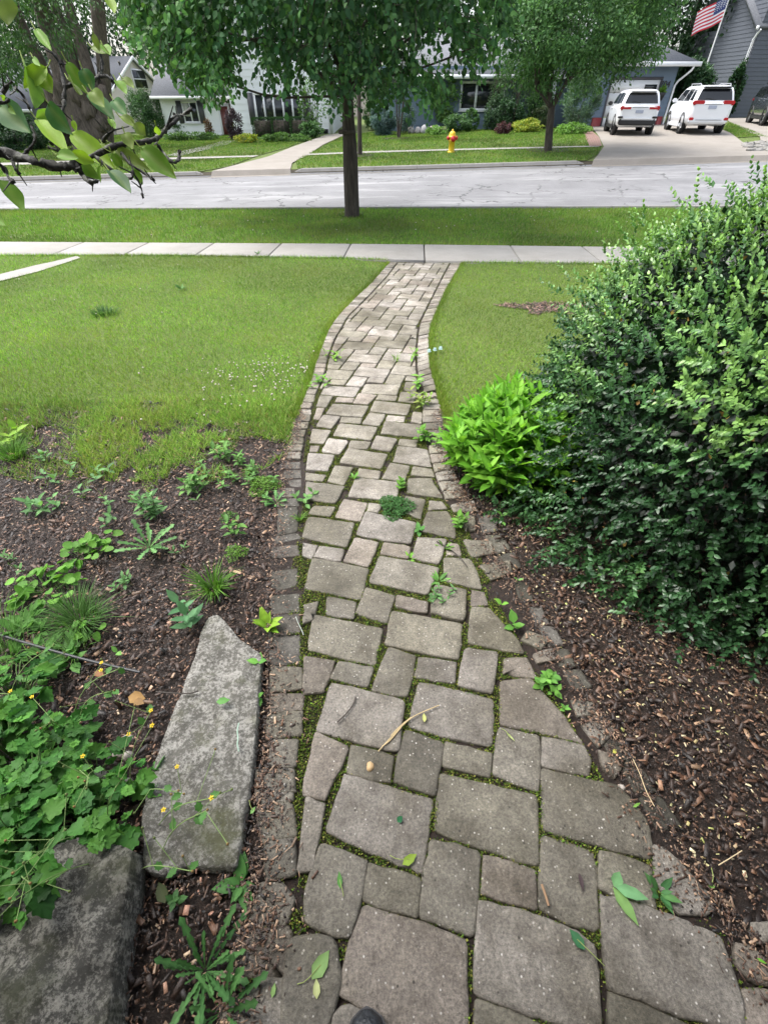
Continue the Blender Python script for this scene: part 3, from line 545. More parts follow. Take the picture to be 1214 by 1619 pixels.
lv = LV(); Q = Z3(P); Q[:, 2] += -.001 + .013*h*rng.random(n)
fr = np.interp(P[:, 1], [1.5, 4], [0, 1])[:, None]
mc = pal(n, [(.05,.11,.014),(.09,.17,.022),(.15,.20,.03),(.20,.19,.05),(.035,.03,.015)], .2)*(1-fr*.6) + fr*.6*pal(n, [(.16,.17,.05),(.12,.17,.03),(.17,.12,.05)], .2)
D = nrm(rvec(n) + [0, 0, .7]); lv.add(L_S, Q, D, rvec(n), .0035+.0045*rng.random(n), .003+.0035*rng.random(n), mc)
lv.build('joint_moss', M['moss'], kind='stuff')

# ------------------------------------------------------------------ mulch chips
CH = (np.array([(-.5,0,0),(.5,0,0),(.42,1,0),(-.38,1,0),(-.42,.04,.22),(.36,.08,.3),(.28,.93,.22),(-.34,.9,.3)], float), np.array([(4,5,6),(4,6,7),(0,1,5),(0,5,4),(1,2,6),(1,6,5),(2,3,7),(2,7,6),(3,0,4),(3,4,7)]))
def chips(poly, dens, cols, wts, smin, smax, name, keep=None, jit=.35):
    P = samp(poly, dens)
    P = P[~(in_any(P, polys) & (rng.random(len(P)) < .93))]
    if keep is not None: P = P[keep(P)]
    n = len(P); d = rvec(n); d[:, 2] *= .30; N = nrm(rvec(n)*.35 + [0, 0, 1]); Q = Z3(P); Q[:, 2] += .016*rng.random(n) - .004
    L = smin + (smax-smin)*rng.random(n)**2; W = L*(.22+.3*rng.random(n)); W = np.clip(W*(.6+.9*rng.random(n)), .0022, .015)
    lv = LV(); c = pal(n, cols, jit, wts); lv.add(CH, Q, d, N, L, W, c); lv.build(name, M['chip'], kind='stuff')
BR = [(.019,.0105,.007),(.036,.019,.0115),(.070,.034,.019),(.12,.062,.035),(.009,.007,.006)]
near_l = np.vstack([lbed, ])
BR2 = BR + [(.20,.11,.065),(.28,.18,.11)]; WT = [.30,.26,.15,.06,.15,.05,.03]
cut1 = lambda P: (P[:, 1] < 1.9) & (P[:, 0] > -2.15); cut2 = lambda P: (P[:, 1] >= 1.9) & (P[:, 0] > -3.4); cut3 = lambda P: (P[:, 0] < 2.0) & (P[:, 1] < 2.3)
for bed, ct, d1, d2 in ((lbed, cut1, 9500, 1700), (lbed, cut2, 6000, 1500), (rbed, cut3, 9500, 2600)):
    chips(bed, d1*1.25, BR2, WT, .004, .015, 'wood_chips', ct); chips(bed, d2*.8, BR2, WT, .012, .042, 'wood_chips', ct)
chips(rbed, 900, [(.42,.34,.21),(.33,.22,.12),(.50,.44,.28),(.30,.32,.10)], None, .006, .016, 'pale_chips', lambda P: (P[:, 0] < 1.9) & (P[:, 1] < 1.9), .2)
chips(lbed, 420, [(.38,.24,.16),(.30,.16,.11),(.40,.30,.20)], None, .006, .020, 'pale_chips', lambda P: (P[:, 0] > -2.2) & (P[:, 1] < 2.6), .2)
chips(patch, 3000, [(.16,.09,.065),(.10,.06,.045),(.22,.13,.095),(.05,.035,.025)], None, .015, .05, 'wood_chips')
# debris swept over the buried edging stones
for side in (1, -1):
    L = wLO if side > 0 else wRO; k = L[:, 1] < 2.9; L = L[k]; i = rng.integers(len(L)-1, size=3600); f = rng.random((3600, 1)); P = L[i]*(1-f) + L[i+1]*f
    P[:, 0] += side*(np.abs(rng.normal(size=3600))*.06-.01)*np.interp(P[:, 1], [0, 2.5], [1, .6]); n = len(P); Q = Z3(P); Q[:, 2] += .013+.006*rng.random(n); d = rvec(n); d[:, 2] *= .1
    lv = LV(); lv.add(CH, Q, d, nrm(rvec(n)*.2+[0,0,1]), .004+.020*rng.random(n)**3, .002+.005*rng.random(n)**2, pal(n, BR+[(.3,.2,.13)], .35)); lv.build('edge_debris', M['chip'], kind='stuff')

# ------------------------------------------------------------------ grass
GR = [(.165,.315,.045),(.22,.39,.055),(.28,.42,.07),(.10,.23,.04)]
def grass(name, P, hmin, hmax, wd, cols=GR, T=L_B1, lean=.55, tint=None):
    n = len(P); Q = Z3(P); D = nrm(rvec(n)*[lean, lean, .15] + [0, 0, 1]); big_ = vnoise(P, .9, 5)*.5 + vnoise(P, .3, 6)*.5
    c = pal(n, cols, .26)*(.70+.6*big_)[:, None]; yel = np.clip((vnoise(P, .55, 8)-.52)*4, 0, 1)[:, None]*rng.random((n, 1)); c = c*(1-yel*.5) + yel*.5*np.array([.30, .33, .065]); dry = (rng.random(n) < .06)[:, None]; c = np.where(dry, np.array([.34, .29, .13]), c)
    dk = np.clip((vnoise(P, 1.3, 21)-.55)*4, 0, 1)[:, None]; c = c*(1-.35*dk)
    if tint is not None: c = c*tint
    lv = LV(); lv.add(T, Q, D, rvec(n), hmin+(hmax-hmin)*rng.random(n)*(.6+.6*big_), wd*(.7+.6*rng.random(n)), c); lv.build(name, M['grass'], kind='stuff')
off = lambda P, L, s, d: s*(P[:, 0] - np.interp(P[:, 1], L[::-1, 1], L[::-1, 0])) < -d
P = samp(near_lawn, 9000); P = P[(P[:, 0] > -.93*P[:, 1]-.3)]; P = P[rng.random(len(P)) < np.interp(P[:, 1], [2.3, 4, 7.7], [1, .7, .42])]; P = P[off(P, wLO, 1, -.015)]
sp = np.array(sw); swp = np.array([G2(*p) for p in sw]); P = P[~inpoly(P, swp)]
grass('lawn_grass', P, .016, .042, .0045, lean=.85)
P = samp(right_lawn, 7000); P = P[P[:, 0] < 1.02*P[:, 1]+.3]; P = P[rng.random(len(P)) < np.interp(P[:, 1], [2.8, 4, 7.7], [1, .7, .42])]; P = P[~((inpoly(P, patch)) & (rng.random(len(P)) < .72))]; P = P[off(P, wRO, -1, -.012)]
grass('lawn_grass', P, .016, .042, .0045, [(.17,.31,.042),(.22,.36,.05),(.27,.37,.06),(.125,.24,.036)], lean=.85)
P = samp(pk_lawn, 1900); P = P[np.abs(P[:, 0]) < .92*P[:, 1]+1]
grass('parkway_grass', P, .03, .07, .008, [(.12,.25,.036),(.16,.31,.044),(.20,.34,.055),(.09,.19,.03)])
for q in far_lawns:
    P = samp(q, 420); P = P[np.abs(P[:, 0]) < .95*P[:, 1]+2]
    if len(P): grass('far_grass', P, .04, .085, .02, [(.085,.18,.026),(.115,.225,.032),(.15,.26,.042)])
# ragged turf spreading over the mulch
pt = [[(128,660),(260,648),(300,640),(462,640),(456,700),(400,690),(345,700),(300,722),(262,758),(200,765),(140,755),(118,708)], [(-60,640),(55,640),(80,675),(40,697),(-60,700)], [(0,636),(470,626),(470,660),(330,668),(200,668),(110,652),(0,650)]]
for q, dn in zip(pt, (13000, 11000, 8000)):
    q = np.array([G2(*p) for p in q]); P = samp(q, dn); P = P[(vnoise(P, .13, 14)*.6+vnoise(P, .05, 15)*.4) > .385]; grass('ragged_turf', P, .02, .075, .006, [(.20,.37,.065),(.28,.46,.09),(.15,.29,.055),(.36,.40,.15)], lean=.9)
q = np.array([G2(*p) for p in ((-80,640),(470,632),(455,720),(330,790),(180,800),(60,770),(-80,720))]); P = samp(q, 7000); m = vnoise(P, .16, 61)*.55+vnoise(P, .06, 62)*.45; fall = np.interp(P[:, 1], [1.7, 2.0, 2.45], [.74, .62, .44]); P = P[m > fall]; grass('ragged_turf', P, .025, .075, .005, [(.18,.34,.065),(.24,.42,.08),(.14,.27,.055),(.33,.36,.14)], lean=1.2)
# taller fringe along the path edges
for L, s in ((wLO, -1), (wRO, 1)):
    k = (L[:, 1] > 2.7); LL = L[k]; i = rng.integers(len(LL)-1, size=4200); f = rng.random((4200, 1)); P = LL[i]*(1-f)+LL[i+1]*f; P[:, 0] += s*np.abs(rng.normal(size=4200))*.03; grass('edge_grass', P, .025, .06, .0045, [(.15,.26,.035),(.20,.29,.045)], lean=.9)
for q, y0 in ((swN, -1), (swF, 1)):
    x = rng.uniform(-9, 5, 5000); P = np.column_stack([x, lerp_line(q, x) + y0*np.abs(rng.normal(size=5000))*.035]); P = P[~((P[:, 0] > wLO[0][0]-.03) & (P[:, 0] < wRO[0][0]+.03) & (y0 < 0))]; grass('edge_grass', P, .03, .07, .007, GR, lean=.9)
# clover flowers in the lawn
cc = [G2(*p) for p in ((425,600),(400,595),(452,590),(370,600),(440,620),(412,640),(345,612),(330,640),(460,650))]; P = np.vstack([c + rng.normal(size=(k, 2))*[.16, .14] for c, k in zip(cc, (30, 20, 30, 14, 22, 11, 9, 6, 7))])
P = P[off(P, wLO, 1, .03)]; P = np.vstack([P, samp(pk_lawn, 9)[:160], samp(near_lawn, .6)[:30]]); mb = MB()
for p in P:
    z = float(zg(*p))+.045+.03*rng.random(); r = .0045+.0028*rng.random(); r *= 1 + .5*(p[1] > 8); mb.lathe([(.0, -r*.8), (r*.8, -r*.45), (r, 0), (r*.75, r*.6), (0, r*.85)], (p[0], p[1], z), n=7, c=rng.choice([0, 1, 1])*np.array([.04, .02, .03]) + [.56, .50, .45])
    mb.tube([(p[0], p[1], z-.05), (p[0], p[1], z)], .0012, 4, c=(.1, .18, .04), cap=False)
mb.build('clover_flowers', M['attr'], col=True, kind='stuff')

# ------------------------------------------------------------------ boxwood
BC = np.array([2.07, 1.94]); 
def make_boxwood():
    t_ = thing('boxwood_bush', 'big dense dark green boxwood bush with small glossy leaves right of the path', 'bush', (BC[0], BC[1], float(zg(*BC))))
    r9 = np.random.default_rng(23); lob = nrm(r9.normal(size=(38, 3))); la = r9.uniform(-.12, .15, 38); lk = r9.uniform(12, 34, 38); la = np.where((lob[:, 0] < -.2) & (la > 0), la*.4, la); la = np.where(lob[:, 2] > .45, la*1.5, la)
    def rad(d):
        r = 1 + (la*np.exp(lk*(d @ lob.T - 1))).sum(1)
        return r
    zb = float(zg(*BC)); ctr = np.array([BC[0], BC[1], zb+.50])
    def surf(d, k=1.0):
        sc = np.array([1.22, 1.22, .87]); q = np.sign(d)*np.abs(d)**.9; q = q/np.linalg.norm(q, axis=1, keepdims=True)
        p = ctr + q*sc*(rad(d)*k)[:, None]
        dn = np.clip((ctr[2]-p[:, 2])/.87, 0, .92)[:, None]; p[:, :2] = ctr[:2] + (p[:, :2]-ctr[:2])/np.sqrt(1-dn**2)*(1+.09*np.clip(dn*2, 0, 1))
        p[:, 2] = np.maximum(p[:, 2], zb + .05 + .06*rng.random(len(p))); return p
    def vis(d): return d[(d[:, 2] > -.62)]
    d = vis(rvec(7700)); front = (d[:, 1] < .45); d = d[front | (rng.random(len(d)) < .45)]
    k = 1 - .10*rng.random(len(d))**1.5; k += (rng.random(len(d)) < .13)*(.03+.10*rng.random(len(d)))*np.where(d[:, 2] > .3, 1.3, .6)
    base = surf(d, k); ax = nrm(d*[1, 1, 1.1] + [0, 0, .30] + .42*rng.normal(size=d.shape)); ln = .065+.085*rng.random(len(d))
    top = np.clip(d[:, 2], 0, 1); clump = vnoise(base[:, :2]*1 + base[:, 2:3]*.7, .22, 31)
    lv = LV(); young = np.clip(.20 + .65*top + 1.5*(clump-.5) + .14*rng.normal(size=len(d)) + .25*(d[:, 2] > .25), 0, 1)  # tone for young shoots, also painted lighter on top as if sky-lit
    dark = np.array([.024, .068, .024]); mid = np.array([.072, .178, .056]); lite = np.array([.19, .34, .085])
    tw = MB()
    for j in range(7):
        s = (j+.6)/7
        for sd in (-1, 1):
            rr = nrm(np.cross(ax, rvec(len(ax)) if j % 2 else np.roll(ax, 1, axis=1))); P = base + ax*(ln*s)[:, None]; D = nrm(ax*.75 + sd*rr*.85); N = nrm(ax*.6 - sd*rr*.2 + [0, 0, .55] + .25*rng.normal(size=ax.shape))
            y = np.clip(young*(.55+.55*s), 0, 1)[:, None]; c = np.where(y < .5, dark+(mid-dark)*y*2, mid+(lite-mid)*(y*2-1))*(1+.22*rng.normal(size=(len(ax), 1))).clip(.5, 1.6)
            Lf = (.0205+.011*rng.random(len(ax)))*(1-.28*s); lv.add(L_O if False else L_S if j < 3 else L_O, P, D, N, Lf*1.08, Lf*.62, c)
    # older inner leaves behind the shoots, painted near black as gap shade
    for kk, m in ((.88, 26000), (.74, 22000), (.60, 12000)):
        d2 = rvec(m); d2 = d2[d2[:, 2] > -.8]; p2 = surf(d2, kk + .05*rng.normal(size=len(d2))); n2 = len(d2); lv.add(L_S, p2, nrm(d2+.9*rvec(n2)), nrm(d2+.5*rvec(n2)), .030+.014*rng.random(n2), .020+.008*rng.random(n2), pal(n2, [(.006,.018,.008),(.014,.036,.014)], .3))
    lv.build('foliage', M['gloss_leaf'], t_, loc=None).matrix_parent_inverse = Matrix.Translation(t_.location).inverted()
    for i in range(26):
        a = rng.uniform(0, 6.28); e = surf(nrm(np.array([[math.cos(a), math.sin(a), rng.uniform(-.2, 1.2)]])), np.array([.62]))[0]; b = np.array([BC[0]+.12*math.cos(a), BC[1]+.12*math.sin(a), zb-.05]); m_ = b*.45+e*.55 + rng.normal(size=3)*.06
        tw.tube(smoothline([b, m_, e], 2), np.linspace(.016, .004, 9)[:9] if False else .009, 6)
    # dead yellow leaves caught inside
    o = tw.build('stems', M['bark'], t_); o.matrix_parent_inverse = Matrix.Translation(t_.location).inverted()
    lv = LV(); d3 = vis(rvec(500)); p3 = surf(d3, np.full(len(d3), .93)); lv.add(L_O, p3, rvec(len(d3)), rvec(len(d3)), .026, .016, pal(len(d3), [(.35,.28,.06),(.30,.18,.06)], .2)); o = lv.build('yellowed_leaves', M['leaf'], t_); o.matrix_parent_inverse = Matrix.Translation(t_.location).inverted()
make_boxwood()
def part_of(o, t_): o.parent = t_; o.matrix_parent_inverse = Matrix.Translation(t_.location).inverted() ; return o

# bright perennial clump beside the bend
def perennial():
    c = G2(810, 762); t_ = thing('perennial_clump', 'bright lime green leafy perennial clump between the paver path and the boxwood', 'plant', (c[0], c[1], float(zg(*c))))
    lv = LV(); st = MB()
    for i in range(120):
        a = rng.uniform(0, 6.28); r = .30*math.sqrt(rng.random()); b = np.array([c[0]+.01+r*math.cos(a)*1.0, c[1]+.14+r*math.sin(a)*1.15]); zb = float(zg(*b)); h = (.47 - .27*(r/.30)**2.2)*(.85+.3*rng.random())
        tip = np.array([b[0]+.25*r*math.cos(a)+.02*rng.normal(), b[1]+.2*r*math.sin(a)+.02*rng.normal(), zb+h]); P0 = np.array([b[0], b[1], zb]); st.tube([P0, (P0+tip)/2+[0, 0, .01], tip], [.003, .0026, .0016], 5, c=(.10, .2, .04), cap=False)
        k = 7; ph = rng.uniform(0, 6.28)
        for j in range(k):
            s = (j+1.6)/(k+.8); P = P0+(tip-P0)*s; ln = .125*(1-.30*abs(s-.6)/.5)*(1 if j < k-1 else .65)*(.8+.4*rng.random())
            for q in (0, 1):
                an = ph + j*1.57 + q*3.14 + .3*rng.normal(); el = np.interp(s, [0, .7, 1], [.25, .45, 1.1]) + .15*rng.normal()
                D = np.array([math.cos(an)*math.cos(el), math.sin(an)*math.cos(el), math.sin(el)]); N = np.array([-math.cos(an)*math.sin(el), -math.sin(an)*math.sin(el), math.cos(el)])+.15*rng.normal(size=3)
                cl = pal(1, [(.09,.24,.022),(.13,.31,.03),(.17,.36,.04)], .1)*np.interp(s, [0, .6, 1], [.62, .95, 1.15]); lv.add(L_L, P[None], D[None], N[None], ln, ln*.36, cl)
    for i in range(46):                       # broader low leaves at the front skirt
        a = rng.uniform(3.0, 6.4); b = np.array([c[0]+.03+.26*math.cos(a), c[1]+.10+.30*math.sin(a)]); zb = float(zg(*b)); D = np.array([math.cos(a)*.8, math.sin(a)*.8, .1+.3*rng.random()]); lv.add(L_L, np.array([[b[0], b[1], zb+.05+.08*rng.random()]]), D[None], np.array([[0, 0, 1.]])+.3*rvec(1), .075+.03*rng.random(), .044, pal(1, [(.07,.20,.03),(.11,.27,.04)], .12))
    part_of(lv.build('leaves', M['leaf']), t_); part_of(st.build('stems', M['attr'], col=True), t_)
perennial()

# ------------------------------------------------------------------ small weeds, each a plant of its own
def weed(name, label, cat, px, py, build, mat='leaf', group='weeds in the mulch and path joints'):
    c = G(px, py); lv = LV(); build(lv, c)
    o = lv.build(name, M[mat], loc=c, label=label, category=cat, group=group); return o
def rosette(n, ln, T=L_D, wd=.30, cols=((.055,.14,.04),(.085,.19,.06)), el=(.1, .6), lo=.55):
    def f(lv, c):
        for i in range(n):
            a = i*2.4 + .6*rng.normal(); e = rng.uniform(*el); L = ln*(lo+(1-lo)*rng.random()); D = np.array([math.cos(a)*math.cos(e), math.sin(a)*math.cos(e), math.sin(e)]); N = np.array([-math.cos(a)*math.sin(e), -math.sin(a)*math.sin(e), math.cos(e)])+.12*rng.normal(size=3)
            lv.add(T, (c+D*.006)[None], D[None], N[None], L, L*wd, pal(1, cols, .12))
    return f
def seedling(h, ln, pairs=2, wd=.6, T=L_O, cols=((.09,.24,.05),(.13,.31,.06)), n=1, spread=0.0):
    def f(lv, c):
        for q in range(n):
            b = c + np.array([rng.normal()*spread, rng.normal()*spread, 0]); b[2] = float(zg(b[0], b[1])); hh = h*(.7+.5*rng.random()); tip = b+[.2*hh*rng.normal(), .2*hh*rng.normal(), hh]; mb = MB(); mb.tube([b, tip], [.0016, .0012], 4, cap=False)
            if n > 1: mb.tube([c+[0, 0, .004], (b+c)/2+[0, 0, .003], b+[0, 0, .002]], .0012, 4, cap=False)
            lv.raw(mb, (.12, .2, .05)); ph = rng.uniform(0, 3.14)
            for j in range(pairs+1):
                s = (j+1)/(pairs+1)
                for k in ((0, 1) if j < pairs or pairs == 0 else (0, 1)):
                    an = ph+j*1.57+k*3.14+.2*rng.normal(); e = .25+.4*s*(j == pairs)+.2*rng.normal(); D = np.array([math.cos(an)*math.cos(e), math.sin(an)*math.cos(e), math.sin(e)]); N = np.array([-math.cos(an)*math.sin(e), -math.sin(an)*math.sin(e), math.cos(e)]); L = ln*(.75+.4*rng.random()); lv.add(T, (b+(tip-b)*s)[None], D[None], N[None], L, L*wd, pal(1, cols, .12))
    return f
def tuft(n, ln, wd=.005, r=.02, cols=((.07,.17,.025),(.11,.23,.04)), lean=.55):
    def f(lv, c):
        a = rng.uniform(0, 6.28, n); rr = r*np.sqrt(rng.random(n)); P = np.column_stack([c[0]+rr*np.cos(a), c[1]+rr*np.sin(a), np.full(n, c[2])]); D = nrm(np.column_stack([np.cos(a)*lean*rng.random(n), np.sin(a)*lean*rng.random(n), np.ones(n)])+.18*rng.normal(size=(n, 3))); L = ln*(.5+.5*rng.random(n))
        V, F, _ = scatter(L_B, P, D, D*[1, 1, 0]*-1+[0, 0, .5]+.1*rvec(n), L, wd, None); V = V.reshape(n, 5, 3); out = np.column_stack([np.cos(a), np.sin(a), 0*a]); V[:, 2:4] += (out*(L*.10)[:, None])[:, None]; V[:, 4] += out*(L*.42)[:, None]; V[:, 4, 2] -= L*.25
        lv.V.append(V.reshape(-1, 3)); lv.F.append(F+lv.n); lv.C.append(np.repeat(pal(n, cols, .15), 5, axis=0)); lv.n += n*5
    return f
def hearts(n, r, ln, h=.05, cols=((.085,.22,.03),(.13,.29,.045))):
    def f(lv, c):
        for i in range(n):
            a = rng.uniform(0, 6.28); q = r*math.sqrt(rng.random()); p = np.array([c[0]+q*1.3*math.cos(a), c[1]+q*math.sin(a)]); z = float(zg(*p)); tp = np.array([p[0], p[1], z+h*(.4+.8*rng.random())]); mb = MB(); mb.tube([np.array([c[0]+.3*(p[0]-c[0]), c[1]+.3*(p[1]-c[1]), z]), tp], .0013, 4, cap=False); lv.raw(mb, (.1, .18, .05))
            N = nrm(np.array([.3*math.cos(a), .3*math.sin(a), 1])+.25*rng.normal(size=3)); D = nrm(np.array([math.cos(a), math.sin(a), -.05])+.35*rng.normal(size=3)); lv.add(L_H, tp[None], D[None], N[None], ln*(.7+.5*rng.random()), ln*(.7+.5*rng.random()), pal(1, cols, .13))
    return f
def mat_(n, r, ln=.008, h=.02, cols=((.06,.15,.03),(.10,.21,.05)), ry=1.0):
    def f(lv, c):
        a = rng.uniform(0, 6.28, n); q = r*np.sqrt(rng.random(n))*(1+.25*np.sin(3*a+1)); P = np.column_stack([c[0]+q*np.cos(a), c[1]+ry*q*np.sin(a)]); Q = Z3(P); Q[:, 2] += .012+h*rng.random(n)*(1-.6*(q/r)**2); lv.add(L_S, Q, nrm(rvec(n)+[0, 0, .3]), nrm(rvec(n)*.6+[0, 0, 1]), ln*(.7+.6*rng.random(n)), ln*.65, pal(n, cols, .18))
    return f
GRW = 'weeds growing out of the mulch and the path joints'
DEEP = ((.045,.12,.035),(.07,.165,.05)); BLUEG = ((.08,.19,.085),(.115,.25,.115)); LIME = ((.16,.30,.03),(.24,.38,.05)); GREYG = ((.085,.19,.065),(.12,.25,.085))
